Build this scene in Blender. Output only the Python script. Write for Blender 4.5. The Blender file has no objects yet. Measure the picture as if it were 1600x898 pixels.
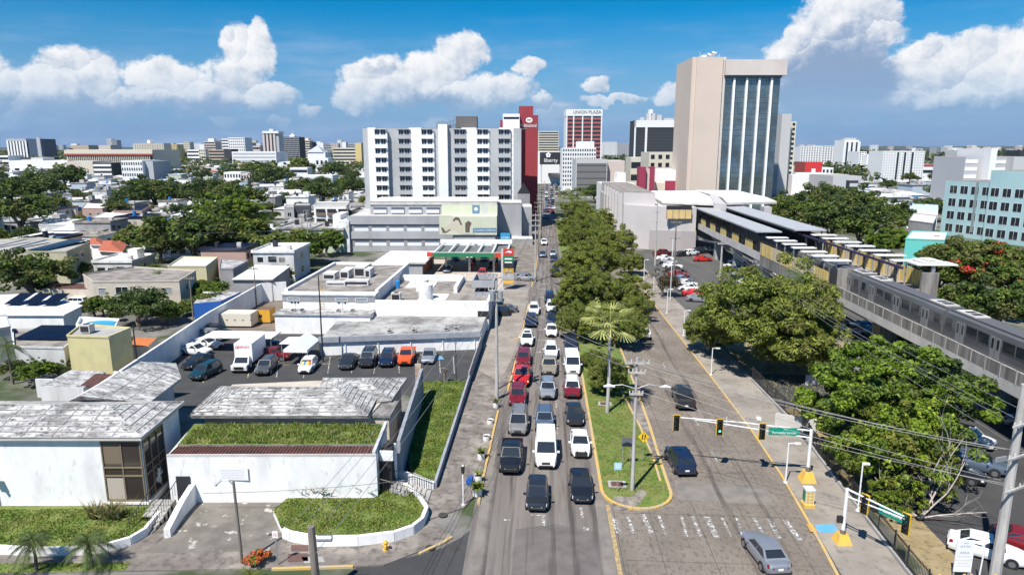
import bpy, math, random
import numpy as np
from mathutils import Vector
R_=math.radians
S=bpy.context.scene; C=S.collection
# ---------------- camera, world, sun, exposure ----------------
F=1067.; HC=28.; TH=math.atan(217/F); YAW=math.atan(48/(F/math.cos(TH)))
cam=bpy.data.cameras.new('camera'); co=bpy.data.objects.new('camera',cam); C.objects.link(co)
co.location=(0,0,HC); co.rotation_euler=(math.pi/2-TH,0,YAW)
cam.sensor_width=36; cam.lens=F/1600*36; cam.clip_start=.5; cam.clip_end=60000
S.camera=co
SUN=Vector((.32,.6,-1)).normalized()
sl=bpy.data.lights.new('sun','SUN'); sl.energy=5.0; sl.angle=R_(.53); sl.color=(1,.955,.88)
so=bpy.data.objects.new('sun',sl); so.rotation_euler=SUN.to_track_quat('-Z','Y').to_euler(); C.objects.link(so)
S.view_settings.view_transform='Standard'; S.view_settings.look='None'; S.view_settings.exposure=0.5; S.view_settings.gamma=1
EL=math.asin(-SUN.z)
def ray(px,py):
    x=(px-800)/F; y=-(py-449)/F; c,s=math.cos(TH),math.sin(TH)
    X=x; Y=c+y*s; Z=-s+y*c; ca,sa=math.cos(YAW),math.sin(YAW)
    return (X*ca-Y*sa, X*sa+Y*ca, Z)
def G(px,py,z=0.):
    r=ray(px,py); t=(z-HC)/r[2]; return (r[0]*t,r[1]*t)
def XY(px,Y):
    r=ray(px,300); return r[0]/r[1]*Y
def TOP(px,py,X,Y):
    r=ray(px,py); return HC+r[2]*math.hypot(X,Y)/math.hypot(r[0],r[1])
w=bpy.data.worlds.new('World'); S.world=w; w.use_nodes=True
def build_sky():
    nt=w.node_tree; N=nt.nodes; L=nt.links; N.clear()
    out=N.new('ShaderNodeOutputWorld'); bg=N.new('ShaderNodeBackground'); bg.inputs[1].default_value=.058
    L.new(bg.outputs[0],out.inputs[0])
    sky=N.new('ShaderNodeTexSky'); sky.sky_type='NISHITA'; sky.sun_disc=False; sky.sun_elevation=EL; sky.sun_rotation=math.atan2(-SUN.x,-SUN.y)
    sky.ozone_density=5.; sky.air_density=1.0; sky.dust_density=.35
    hs=N.new('ShaderNodeHueSaturation'); hs.inputs['Hue'].default_value=.497; hs.inputs['Saturation'].default_value=1.6; hs.inputs['Value'].default_value=1.3
    L.new(sky.outputs[0],hs.inputs['Color'])
    def m(op,a,b=None,c=None,clamp=False):
        n=N.new('ShaderNodeMath'); n.operation=op; n.use_clamp=clamp
        for i,v in enumerate((a,b,c)):
            if v is None: continue
            if isinstance(v,(int,float)): n.inputs[i].default_value=v
            else: L.new(v,n.inputs[i])
        return n.outputs[0]
    tc=N.new('ShaderNodeTexCoord'); sp=N.new('ShaderNodeSeparateXYZ'); L.new(tc.outputs['Generated'],sp.inputs[0])
    u=m('MULTIPLY',m('ARCTAN2',sp.outputs[0],sp.outputs[1]),10.); v=m('MULTIPLY',m('ARCSINE',sp.outputs[2]),10.)
    def cmb(a,b,z=0.):
        n=N.new('ShaderNodeCombineXYZ')
        for i,q in enumerate((a,b,z)):
            if isinstance(q,(int,float)): n.inputs[i].default_value=q
            else: L.new(q,n.inputs[i])
        return n.outputs[0]
    def noise(vec,sc,det,ro=.55):
        n=N.new('ShaderNodeTexNoise'); n.inputs['Scale'].default_value=sc; n.inputs['Detail'].default_value=det; n.inputs['Roughness'].default_value=ro
        L.new(vec,n.inputs['Vector']); return n.outputs['Fac']
    P=cmb(u,v)
    def uv(px,py):
        r=ray(px,py); return 10*math.atan2(r[0],r[1]), 10*math.asin(r[2]/math.sqrt(r[0]**2+r[1]**2+r[2]**2))
    # billows: (px,py,rx,ry) of cumulus heads
    B=[(95,150,62,48),(105,95,45,22),(150,125,35,32),(70,165,50,25),(0,140,40,32),(250,118,45,28),(268,128,50,30),(300,150,75,28),(355,50,10,10),(372,75,28,34),(408,58,20,24),(365,120,42,30),(400,95,30,45),(420,150,45,22),
       (340,150,60,20),(200,160,60,20),(590,112,60,18),(640,128,95,38),(720,85,45,32),(740,72,20,18),(680,110,60,32),(565,150,50,26),(780,140,60,28),(825,105,28,14),(740,150,90,25),(870,180,40,20),(845,158,20,14),(690,195,30,12),(480,172,18,9),
       (345,192,22,9),(435,192,22,9),(1310,30,60,50),(1345,10,50,30),(1300,90,90,50),(1270,150,70,45),(1330,130,60,60),(1250,60,30,24),(1370,50,22,22),(1520,85,50,30),(1450,110,80,40),(1560,110,50,50),(1600,120,40,50),(1420,160,80,30),(1530,160,90,35),(1440,85,30,20),
       (1230,90,40,28),(1180,140,50,14),(1060,150,40,18),(960,155,60,8),(930,132,26,12),(1120,150,60,15),(1650,90,60,60),(-60,120,60,50)]
    n1=noise(P,.9,6,.6); n2=noise(P,2.6,7,.62)
    vo=N.new('ShaderNodeTexVoronoi'); vo.feature='SMOOTH_F1'; vo.inputs['Scale'].default_value=3.2; vo.inputs['Smoothness'].default_value=.25
    wn=N.new('ShaderNodeTexNoise'); wn.inputs['Scale'].default_value=3.5; wn.inputs['Detail'].default_value=5; L.new(P,wn.inputs['Vector'])
    va=N.new('ShaderNodeVectorMath'); va.operation='MULTIPLY_ADD'; L.new(wn.outputs['Color'],va.inputs[0]); va.inputs[1].default_value=(.35,.35,0); L.new(P,va.inputs[2])
    L.new(va.outputs[0],vo.inputs['Vector'])
    P2=cmb(m('ADD',u,m('MULTIPLY',m('SUBTRACT',n1,.5),.55)),m('ADD',v,m('MULTIPLY',m('SUBTRACT',n2,.5),.42)))
    s2=N.new('ShaderNodeSeparateXYZ'); L.new(P2,s2.inputs[0]); uu,vv=s2.outputs[0],s2.outputs[1]
    acc=None; lit=None
    for (px,py,rx,ry) in B:
        cu,cv=uv(px,py); k=10/1000.
        a=m('MULTIPLY',m('SUBTRACT',uu,cu),1/(rx*k)); b=m('MULTIPLY',m('SUBTRACT',vv,cv),1/(ry*k))
        q=m('SUBTRACT',1.,m('ADD',m('MULTIPLY',a,a),m('MULTIPLY',b,b)))
        # light from the left: lobe normal term
        li=m('ADD',m('MULTIPLY',a,-.38),m('MULTIPLY',b,.55))
        if acc is None: acc,lit=q,li
        else:
            g=m('GREATER_THAN',q,acc)
            lit=m('ADD',m('MULTIPLY',lit,m('SUBTRACT',1.,g)),m('MULTIPLY',li,g))
            acc=m('SMOOTH_MAX',acc,q,.25)
    dens=m('ADD',acc,m('MULTIPLY',m('SUBTRACT',.42,vo.outputs['Distance']),.55))
    dens=m('ADD',dens,m('MULTIPLY',m('SUBTRACT',n2,.5),1.25))
    dens=m('ADD',dens,m('MULTIPLY',m('SUBTRACT',noise(P,8.,8,.68),.5),1.15))
    def ss(x,a,b):
        n=N.new('ShaderNodeMapRange'); n.interpolation_type='SMOOTHSTEP'; L.new(x,n.inputs[0]); n.inputs[1].default_value=a; n.inputs[2].default_value=b; return n.outputs[0]
    a_c=ss(dens,-.06,.46)
    # fine relief shading by offset noise
    Po=cmb(m('ADD',u,.07),m('SUBTRACT',v,.11))
    rel=m('SUBTRACT',n2,noise(Po,2.6,7,.62))
    sh=m('ADD',m('ADD',m('MULTIPLY',lit,.42),.66),m('MULTIPLY',rel,.95))
    for (px,py,rx,ry,k_) in [(1305,115,80,62,.8),(1245,150,60,36,.6),(1350,150,60,50,.6),(110,172,100,24,.5),(330,172,130,20,.45),(690,168,120,24,.55),(1560,178,150,26,.5),(600,108,45,10,.3),(1380,185,240,16,.4),(870,172,70,22,.4)]:
        cu,cv=uv(px,py); a=m('MULTIPLY',m('SUBTRACT',uu,cu),100./rx); b=m('MULTIPLY',m('SUBTRACT',vv,cv),100./ry)
        sh=m('SUBTRACT',sh,m('MULTIPLY',m('SUBTRACT',1.,m('ADD',m('MULTIPLY',a,a),m('MULTIPLY',b,b)),None,True),k_))
    shv=ss(m('ADD',sh,m('MULTIPLY',m('SUBTRACT',n1,.5),.7)),.0,1.0)
    mc=N.new('ShaderNodeMix'); mc.data_type='RGBA'; L.new(shv,mc.inputs[0]); mc.inputs[6].default_value=(3.5,4.9,7.3,1); mc.inputs[7].default_value=(12.2,12.2,12.3,1)
    # low thin layers near the horizon
    Ps=cmb(m('MULTIPLY',u,.32),m('MULTIPLY',v,1.7))
    n3=noise(Ps,1.6,6,.6)
    low=m('MULTIPLY',ss(n3,.44,.74),m('MULTIPLY',ss(v,2.0,.9),.62))
    band=m('MULTIPLY',ss(v,2.0,-.2),.9)
    m0=N.new('ShaderNodeMix'); m0.data_type='RGBA'; L.new(band,m0.inputs[0]); L.new(hs.outputs[0],m0.inputs[6]); m0.inputs[7].default_value=(1.6,3.9,8.2,1)
    m1=N.new('ShaderNodeMix'); m1.data_type='RGBA'; L.new(low,m1.inputs[0]); L.new(m0.outputs[2],m1.inputs[6]); m1.inputs[7].default_value=(4.6,6.5,9.6,1)
    m2=N.new('ShaderNodeMix'); m2.data_type='RGBA'; L.new(m('MULTIPLY',a_c,m('MULTIPLY',ss(v,.05,1.1),.97)),m2.inputs[0]); L.new(m1.outputs[2],m2.inputs[6]); L.new(mc.outputs[2],m2.inputs[7])
    L.new(m2.outputs[2],bg.inputs[0])
build_sky()
w.cycles.sampling_method='MANUAL'; w.cycles.sample_map_resolution=512
# ---------------- materials ----------------
MT={}
def mat(name,c,c2=None,sc=1.,lo=.4,hi=.65,rough=.8,metal=0.,bump=0.,stretch=(1,1,1),c3=None,sc3=6.,lo3=.5,hi3=.7,spec=.5,coat=0.,det=6,emit=None,glass=False,isl=0.,trans=0.):
    if name in MT: return MT[name]
    M=bpy.data.materials.new(name); M.use_nodes=True; MT[name]=M
    nt=M.node_tree; N=nt.nodes; L=nt.links; b=N['Principled BSDF']
    b.inputs['Base Color'].default_value=(*c,1); b.inputs['Roughness'].default_value=rough; b.inputs['Metallic'].default_value=metal
    b.inputs['Specular IOR Level'].default_value=spec; b.inputs['Coat Weight'].default_value=coat
    if coat: b.inputs['Coat Roughness'].default_value=.04
    if emit: b.inputs['Emission Color'].default_value=(*emit[:3],1); b.inputs['Emission Strength'].default_value=emit[3]
    M.diffuse_color=(*c,1)
    tc=N.new('ShaderNodeTexCoord'); mp=N.new('ShaderNodeMapping'); mp.inputs['Scale'].default_value=stretch; L.new(tc.outputs['Object'],mp.inputs[0])
    last=None
    def mixn(prev,col,scale,l,h):
        n=N.new('ShaderNodeTexNoise'); n.inputs['Scale'].default_value=scale; n.inputs['Detail'].default_value=det; n.inputs['Roughness'].default_value=.62; L.new(mp.outputs[0],n.inputs['Vector'])
        r=N.new('ShaderNodeMapRange'); L.new(n.outputs['Fac'],r.inputs[0]); r.inputs[1].default_value=l; r.inputs[2].default_value=h
        x=N.new('ShaderNodeMix'); x.data_type='RGBA'; L.new(r.outputs[0],x.inputs[0])
        if prev is None: x.inputs[6].default_value=(*c,1)
        else: L.new(prev,x.inputs[6])
        x.inputs[7].default_value=(*col,1); return x.outputs[2],n
    nn=None
    if c2: last,nn=mixn(None,c2,sc,lo,hi)
    if c3: last,nn=mixn(last,c3,sc3,lo3,hi3)
    if isl:
        g=N.new('ShaderNodeNewGeometry'); h=N.new('ShaderNodeHueSaturation')
        a=N.new('ShaderNodeMath'); a.operation='MULTIPLY_ADD'; L.new(g.outputs['Random Per Island'],a.inputs[0]); a.inputs[1].default_value=isl; a.inputs[2].default_value=1-isl/2; L.new(a.outputs[0],h.inputs['Value'])
        a2=N.new('ShaderNodeMath'); a2.operation='MULTIPLY_ADD'; L.new(g.outputs['Random Per Island'],a2.inputs[0]); a2.inputs[1].default_value=-.05*isl; a2.inputs[2].default_value=.5+.025*isl; L.new(a2.outputs[0],h.inputs['Hue'])
        if last: L.new(last,h.inputs['Color'])
        else: h.inputs['Color'].default_value=(*c,1)
        last=h.outputs[0]
    if last: L.new(last,b.inputs['Base Color'])
    if bump and nn:
        bp=N.new('ShaderNodeBump'); bp.inputs['Strength'].default_value=bump; bp.inputs['Distance'].default_value=.05; L.new(nn.outputs['Fac'],bp.inputs['Height']); L.new(bp.outputs[0],b.inputs['Normal'])
    if trans:
        t=N.new('ShaderNodeBsdfTranslucent'); ms=N.new('ShaderNodeMixShader'); ms.inputs[0].default_value=trans
        if last: L.new(last,t.inputs[0])
        else: t.inputs[0].default_value=(*c,1)
        L.new(b.outputs[0],ms.inputs[1]); L.new(t.outputs[0],ms.inputs[2]); L.new(ms.outputs[0],N['Material Output'].inputs[0])
    return M
white=mat('white_paint',(.80,.80,.79),(.60,.60,.60),.7,.46,.8,rough=.75,c3=(.36,.355,.35),sc3=2.6,lo3=.58,hi3=.86,stretch=(1,1,.35))
white2=mat('old_white_wall',(.60,.60,.60),(.38,.38,.375),.5,.40,.75,rough=.85,c3=(.28,.28,.28),sc3=2.,lo3=.62,hi3=.85,stretch=(1,1,.3))
mildew=mat('mildewed_white_roof',(.56,.55,.54),(.21,.205,.20),.55,.42,.60,rough=.9,c3=(.055,.055,.055),sc3=2.6,lo3=.50,hi3=.66,stretch=(1,1.6,1),bump=.2)
mildew2=mat('mildewed_grey_roof',(.42,.41,.39),(.16,.155,.15),.25,.42,.62,rough=.9,c3=(.06,.06,.06),sc3=1.3,lo3=.56,hi3=.72)
whiteroof=mat('white_roof_coating',(.76,.76,.75),(.46,.45,.43),.3,.45,.72,rough=.8,c3=(.22,.21,.2),sc3=1.4,lo3=.58,hi3=.76)
gravel=mat('brown_stained_roof',(.30,.27,.24),(.14,.125,.11),.4,.4,.65,rough=.95,c3=(.5,.48,.45),sc3=2.2,lo3=.6,hi3=.72)
conc=mat('concrete',(.40,.385,.36),(.26,.25,.235),.35,.4,.7,rough=.9,c3=(.14,.135,.13),sc3=1.5,lo3=.62,hi3=.8)
conc_pale=mat('pale_concrete',(.56,.54,.51),(.40,.38,.36),.35,.4,.75,rough=.85,c3=(.22,.21,.2),sc3=1.2,lo3=.66,hi3=.85,stretch=(1,1,.4))
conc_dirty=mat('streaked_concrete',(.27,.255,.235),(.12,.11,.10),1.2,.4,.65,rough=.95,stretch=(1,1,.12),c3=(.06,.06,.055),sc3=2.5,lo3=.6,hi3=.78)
black=mat('black_rubber',(.012,.012,.012),rough=.7)
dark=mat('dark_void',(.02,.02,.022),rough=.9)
yellow=mat('yellow_paint',(.72,.42,.06),(.45,.33,.15),2.,.45,.75,rough=.7)
yellowkerb=mat('worn_yellow_kerb',(.56,.36,.09),(.38,.34,.27),1.3,.42,.66,rough=.85)
metal=mat('galvanised_metal',(.5,.51,.52),rough=.45,metal=.6)
wmetal=mat('white_painted_metal',(.74,.75,.76),rough=.4)
darkmetal=mat('dark_metal',(.04,.04,.045),rough=.5,metal=.3)
glass=mat('window_glass',(.03,.037,.045),rough=.07,spec=1.,metal=.25)
glass2=mat('tinted_glass',(.045,.035,.03),rough=.08,spec=.7)
wood=mat('pole_wood',(.22,.19,.16),(.13,.11,.09),2.,.4,.6,rough=.95,stretch=(1,1,.1))
concpole=mat('concrete_pole',(.46,.44,.42),(.3,.285,.27),2.,.4,.7,rough=.9,stretch=(1,1,.2))
# ---------------- mesh helpers ----------------
class MB:
    def __init__(s,o=(0,0),a=0.): s.v=[];s.f=[];s.m=[];s.mats=[];s.o=o;s.a=a
    def mi(s,m):
        if m not in s.mats: s.mats.append(m)
        return s.mats.index(m)
    def tr(s,p):
        c,n=math.cos(s.a),math.sin(s.a); return (s.o[0]+p[0]*c-p[1]*n, s.o[1]+p[0]*n+p[1]*c, p[2])
    def add(s,vs,fs,m):
        b=len(s.v); k=s.mi(m)
        s.v+= [s.tr(p) for p in vs]
        for f in fs: s.f.append(tuple(b+i for i in f)); s.m.append(k)
        return s
    def box(s,x0,x1,y0,y1,z0,z1,m,mt=None):
        if x0>x1:x0,x1=x1,x0
        if y0>y1:y0,y1=y1,y0
        vs=[(x0,y0,z0),(x1,y0,z0),(x1,y1,z0),(x0,y1,z0),(x0,y0,z1),(x1,y0,z1),(x1,y1,z1),(x0,y1,z1)]
        s.add(vs,[(0,3,2,1),(0,1,5,4),(1,2,6,5),(2,3,7,6),(3,0,4,7)],m)
        s.add(vs[4:],[(0,1,2,3)],mt or m); return s
    def prism(s,poly,z0,z1,m,mt=None):
        a=sum(poly[i][0]*poly[(i+1)%len(poly)][1]-poly[(i+1)%len(poly)][0]*poly[i][1] for i in range(len(poly)))
        if a<0: poly=poly[::-1]
        n=len(poly); vs=[(p[0],p[1],z0) for p in poly]+[(p[0],p[1],z1) for p in poly]
        s.add(vs,[(i,(i+1)%n,n+(i+1)%n,n+i) for i in range(n)]+[tuple(range(n))[::-1]],m)
        s.add(vs[n:],[tuple(range(n))],mt or m); return s
    def quad(s,a,b,c,d,m): return s.add([a,b,c,d],[(0,1,2,3)],m)
    def poly(s,pts,z,m):
        a=sum(pts[i][0]*pts[(i+1)%len(pts)][1]-pts[(i+1)%len(pts)][0]*pts[i][1] for i in range(len(pts)))
        if a<0: pts=pts[::-1]
        return s.add([(p[0],p[1],z) for p in pts],[tuple(range(len(pts)))],m)
    def tube(s,path,r,m,n=6,caps=True):
        P=[Vector(p) for p in path]; rs=r if isinstance(r,(list,tuple)) else [r]*len(P)
        vs=[];fs=[]
        for i,p in enumerate(P):
            d=(P[min(i+1,len(P)-1)]-P[max(i-1,0)]).normalized()
            up=Vector((0,0,1)) if abs(d.z)<.95 else Vector((1,0,0))
            x=d.cross(up).normalized(); y=d.cross(x)
            for k in range(n):
                t=2*math.pi*k/n; vs.append(tuple(p+(x*math.cos(t)+y*math.sin(t))*rs[i]))
        for i in range(len(P)-1):
            for k in range(n): fs.append((i*n+k,i*n+(k+1)%n,(i+1)*n+(k+1)%n,(i+1)*n+k))
        if caps: fs+= [tuple(range(n))[::-1],tuple((len(P)-1)*n+k for k in range(n))]
        return s.add(vs,fs,m)
    def cyl(s,x,y,z0,z1,r,m,n=16,r2=None): return s.tube([(x,y,z0),(x,y,z1)],[r,r if r2 is None else r2],m,n)
    def beam(s,a,b,wd,h,m):   # box beam between two points
        a=Vector(a);b=Vector(b);d=(b-a).normalized(); up=Vector((0,0,1)) if abs(d.z)<.98 else Vector((0,1,0)); x=d.cross(up).normalized()*wd/2; y=x.cross(d).normalized()*h/2
        vs=[tuple(p+i*x+j*y) for p in(a,b) for i,j in((-1,-1),(1,-1),(1,1),(-1,1))]
        return s.add(vs,[(0,1,2,3),(7,6,5,4),(0,4,5,1),(1,5,6,2),(2,6,7,3),(3,7,4,0)],m)
    def hip(s,poly,z0,z1,m,inset=.5,along=None):
        # poly: 4 corners ccw; ridge along the longer direction
        p=[Vector((q[0],q[1],0)) for q in poly]
        l0=(p[1]-p[0]).length; l1=(p[2]-p[1]).length
        if l0<l1: p=p[1:]+p[:1]; l0,l1=l1,l0
        A=(p[0]+p[3])/2; B=(p[1]+p[2])/2; d=(B-A).normalized()*min(l1*inset,l0*.49)
        A2=A+d;B2=B-d
        vs=[(q.x,q.y,z0) for q in p]+[(A2.x,A2.y,z1),(B2.x,B2.y,z1)]
        return s.add(vs,[(0,1,5,4),(1,2,5),(2,3,4,5),(3,0,4)],m)
    def mesh(s,name,off=(0,0,0),smooth=False):
        me=bpy.data.meshes.new(name)
        me.from_pydata([(x-off[0],y-off[1],z-off[2]) for x,y,z in s.v],[],s.f)
        for m in s.mats: me.materials.append(m)
        me.polygons.foreach_set('material_index',s.m)
        if smooth:
            me.polygons.foreach_set('use_smooth',[True]*len(s.f))
            try: me.set_sharp_from_angle(angle=R_(35))
            except Exception: pass
        me.update(); return me
    def build(s,name,parent=None,origin=None,smooth=False,**tags):
        off=origin
        if off is None: off=rootloc(parent) if parent else (0,0,0)
        o=bpy.data.objects.new(name,s.mesh(name,off,smooth)); C.objects.link(o)
        if parent: o.parent=parent
        else: o.location=off
        tag(o,**tags); return o
def rootloc(o):
    while o.parent: o=o.parent
    return tuple(o.location)
def tag(o,label=None,cat=None,group=None,kind=None):
    if label:o['label']=label
    if cat:o['category']=cat
    if group:o['group']=group
    if kind:o['kind']=kind
    return o
def thing(name,label,cat,loc=(0,0,0),group=None,rz=0.):
    o=bpy.data.objects.new(name,None); o.empty_display_size=.3; C.objects.link(o); o.location=loc; o.rotation_euler=(0,0,rz)
    return tag(o,label,cat,group)
def kids(o): return [c for c in bpy.data.objects if c.parent==o]
KC={}
def dup(root,loc,rz=0.,label=None,group=None,sc=None,cat=None):
    if root.name not in KC:
        KC[root.name]=[(ch,kids(ch)) for ch in kids(root)]
    r=root.copy(); C.objects.link(r); r.location=loc; r.rotation_euler=(0,0,rz)
    if sc: r.scale=sc if isinstance(sc,tuple) else (sc,)*3
    if label:r['label']=label
    if group:r['group']=group
    if cat:r['category']=cat
    for ch,gs in KC[root.name]:
        c=ch.copy(); C.objects.link(c); c.parent=r
        for g in gs: d=g.copy(); C.objects.link(d); d.parent=c
    return r
def struct(mb,name,origin=(0,0,0)): return mb.build(name,origin=origin,kind='structure')
def objmat(o,i,m):
    o.material_slots[i].link='OBJECT'; o.material_slots[i].material=m
WC={}
def window(parent,frame,u,z,wd,h,style='slide',v=0.,side=0,name='window',awn=False):
    """window object set 3 mm proud of a wall; frame=(ox,oy,ang); side 0 front,1 right,3 left"""
    key=(round(wd,2),round(h,2),style,awn)
    if key not in WC:
        m=MB(); fr=wmetal if style!='dark' else darkmetal
        t=.06
        m.box(0,wd,-.05,.0,0,t,fr); m.box(0,wd,-.05,.0,h-t,h,fr); m.box(0,t,-.05,0,t,h-t,fr); m.box(wd-t,wd,-.05,0,t,h-t,fr)
        m.box(t,wd-t,-.02,0,t,h-t,glass)
        if style=='slide': m.box(wd/2-.03,wd/2+.03,-.045,-.02,t,h-t,fr)
        if style=='louvre':
            for k in range(1,int(h/.18)): m.box(t,wd-t,-.035,-.02,k*.18-.03,k*.18+.03,fr)
        if awn: m.box(-.15,wd+.25,-.75,0,h+.02,h+.1,conc_dirty)
        WC[key]=m.mesh('window')
    ox,oy,a=frame; c,s=math.cos(a),math.sin(a)
    X=ox+u*c-v*s; Y=oy+u*s+v*c
    rl=rootloc(parent); o=bpy.data.objects.new(name,WC[key]); C.objects.link(o); o.parent=parent
    o.location=(X-rl[0],Y-rl[1],z-rl[2]); o.rotation_euler=(0,0,a+(math.pi/2 if side==1 else -math.pi/2 if side==3 else 0))
    return o
def text(parent,txt,size,loc,rot,m,name='lettering',ext=.01,align='CENTER',sx=1.):
    cu=bpy.data.curves.new(name,'FONT'); cu.body=txt; cu.size=size; cu.extrude=ext; cu.align_x=align; cu.align_y='CENTER'
    t=bpy.data.objects.new(name,cu); C.objects.link(t)
    dg=bpy.context.evaluated_depsgraph_get(); me=bpy.data.meshes.new_from_object(t.evaluated_get(dg)); me.name=name
    C.objects.unlink(t); bpy.data.objects.remove(t)
    o=bpy.data.objects.new(name,me); C.objects.link(o); me.materials.clear(); me.materials.append(m)
    rl=rootloc(parent) if parent else (0,0,0); o.location=(loc[0]-rl[0],loc[1]-rl[1],loc[2]-rl[2]); o.rotation_euler=rot; o.scale=(sx,1,1)
    if parent:o.parent=parent
    return o
rnd=random.Random(7)
# ---------------- ground, roads, pavements ----------------
town=mat('town_ground',(.22,.205,.185),(.12,.115,.105),.09,.4,.6,rough=.95,c3=(.05,.07,.025),sc3=.07,lo3=.46,hi3=.55)
asph=mat('asphalt',(.075,.073,.07),(.115,.11,.105),.25,.35,.7,rough=.9,c3=(.05,.05,.05),sc3=1.1,lo3=.6,hi3=.8,stretch=(1,.25,1))
asph_new=mat('dark_asphalt',(.043,.043,.045),(.065,.064,.062),.3,.4,.7,rough=.9,c3=(.10,.10,.095),sc3=1.7,lo3=.66,hi3=.8)
roadc=mat('worn_road_surface',(.152,.132,.120),(.215,.190,.170),.35,.38,.64,rough=.92,c3=(.085,.075,.070),sc3=1.3,lo3=.50,hi3=.72,stretch=(1,.07,1),det=10)
roadr=mat('worn_brown_road',(.160,.134,.112),(.230,.196,.163),.3,.38,.66,rough=.92,c3=(.085,.073,.062),sc3=3.4,lo3=.5,hi3=.72,stretch=(1,.6,1),det=9)
pave=mat('pavement_concrete',(.31,.275,.235),(.21,.185,.158),.25,.4,.66,rough=.93,c3=(.11,.105,.10),sc3=1.2,lo3=.55,hi3=.78,det=9)
pave_dark=mat('grimy_pavement',(.175,.152,.133),(.30,.265,.23),.4,.45,.66,rough=.93,c3=(.085,.075,.068),sc3=1.5,lo3=.48,hi3=.70,det=9)
beigeslab=mat('beige_forecourt',(.52,.44,.36),(.38,.32,.27),.5,.4,.7,rough=.9)
grassm=mat('lawn_soil',(.115,.175,.028),(.20,.20,.06),.5,.42,.66,rough=1.,c3=(.045,.075,.018),sc3=2.2,lo3=.5,hi3=.7,det=8)
drygrass=mat('dry_grass_soil',(.26,.20,.10),(.34,.27,.16),.6,.4,.7,rough=1.,c3=(.13,.10,.05),sc3=1.8,lo3=.5,hi3=.7)
wline=mat('white_road_paint',(.62,.62,.60),(.19,.175,.16),3.6,.38,.52,rough=.8,det=9)
yline=mat('yellow_road_paint',(.48,.34,.12),(.24,.2,.15),2.4,.38,.6,rough=.8)
g=MB(); g.poly([(-30000,-200),(30000,-200),(30000,30000),(-30000,30000)],0,town); struct(g,'ground')
# main avenue (left carriageway)
LK=[(-4.6,20),(-4.9,45),(-4.9,55),(-4.6,70),(-3.7,79),(-3.4,89),(-2.7,100),(-2.4,110),(-2,137),(-1.3,160),(-.9,205),(-.5,283),(1.1,452),(3,719),(9,1500)]
RK=[(5.1,20),(5.1,50),(5.2,80),(5.2,110),(4.9,131),(4.9,180),(5.1,258),(7.8,452),(12,719),(24,1500)]
def strip(mb,A,B,z,m):
    for i in range(len(A)-1): mb.quad((A[i][0],A[i][1],z),(B[i][0],B[i][1],z),(B[i+1][0],B[i+1][1],z),(A[i+1][0],A[i+1][1],z),m)
def interp(P,y):
    for a,b in zip(P,P[1:]):
        if a[1]<=y<=b[1]: return a[0]+(b[0]-a[0])*(y-a[1])/(b[1]-a[1])
    return P[0][0] if y<P[0][1] else P[-1][0]
ys=[20,30,40,45,50,55,60,70,79,89,100,110,120,137,160,205,258,283,350,452,719,1500]
g=MB(); strip(g,[(interp(LK,y)-.3,y) for y in ys],[(interp(RK,y)+.3,y) for y in ys],.012,roadc); struct(g,'road')
MK=[(10.2,50.6),(10.9,52),(11.0,60),(11.3,73),(11.2,79),(11.3,110),(12,150),(13,205),(16,283)]
RR=[(19.2,20),(19.6,40),(20.3,46),(21.0,56),(21.3,66),(21.2,82),(20.9,100),(20.7,112),(20.5,150),(20,180)]
ys2=[20,30,40,46,50.6,56,60,66,73,82,95,110,130,150,180]
g=MB(); strip(g,[((5.35 if y<51 else interp(MK,y)-.3),y) for y in ys2],[(interp(RR,y)+.3,y) for y in ys2],.016,roadr)
g.poly([(11,175),(24,175),(30,215),(60,240),(60,250),(12,252)],.012,roadr); struct(g,'right_road')
# dark asphalt side street at lower left
sr=[(-4.6,20),(-4.7,46.5)]+[G(*p) for p in [(745,818),(722,838),(690,856),(640,870),(560,884),(540,898),(200,898),(0,898)]]+[(-60,20)]
g=MB(); g.poly(sr,.008,asph_new); struct(g,'side_road')
# pavements: left
def pv(poly,z,m,name,kerb=None,km=None):
    g=MB(); g.prism(poly,-.02,z,kerb or m,m); return struct(g,name)
lp=[G(*p) for p in [(0,898),(200,893),(425,889),(552,886),(600,884),(640,868),(690,848),(706,838)]]
pv([(-60,40.5)]+lp+[(-8.6,47.5),(-5.9,49.5),(-5.2,52)]+[(interp(LK,y)-.15,y) for y in (55,70,79,89,100,110,137,160,205,283)]+[(-7,283),(-7.6,205),(-8.2,160),(-8.7,110),(-8.7,78),(-9.2,56),(-12,50.2),(-27,49.6),(-60,47)],.11,pave_dark,'left_pavement')
# paler concrete run of the pavement farther on
g=MB(); g.poly([(-8.2,84),(-5.0,79),(-3.9,89),(-3.2,100),(-2.9,112),(-2.6,137),(-8.2,137)],.118,pave); struct(g,'pale_pavement')
g=MB(); g.prism([(-19,134),(-8.3,134),(-8.1,172),(-36,172),(-36,150),(-19,150)],.0,.125,beigeslab); struct(g,'forecourt')
def kerb(pts,name,m=yellowkerb,wd=.22,h=.15,label=None,z0=0.):
    g=MB()
    for a,b in zip(pts,pts[1:]): 
        g.beam((a[0],a[1],h/2+z0),(b[0],b[1],h/2+z0),wd,h,m)
    return struct(g,name)
kerb([(interp(LK,y),y) for y in (50,55,60,65,70)],'yellow_kerb')
kerb([(-3.9,76.5),(-3.6,82),(-3.4,88)],'yellow_kerb')
kerb([(-4.6,97),(-3.4,99),(-2.9,104),(-2.6,112),(-2.3,122)],'yellow_kerb')
kerb([G(655,866),G(672,858),G(690,850),G(706,840)],'yellow_kerb')
kerb([G(425,890),G(552,886)],'yellow_kerb')
kerb([(-2.0,138),(-1.3,160),(-.9,205),(-.5,283)],'yellow_kerb')
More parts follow.
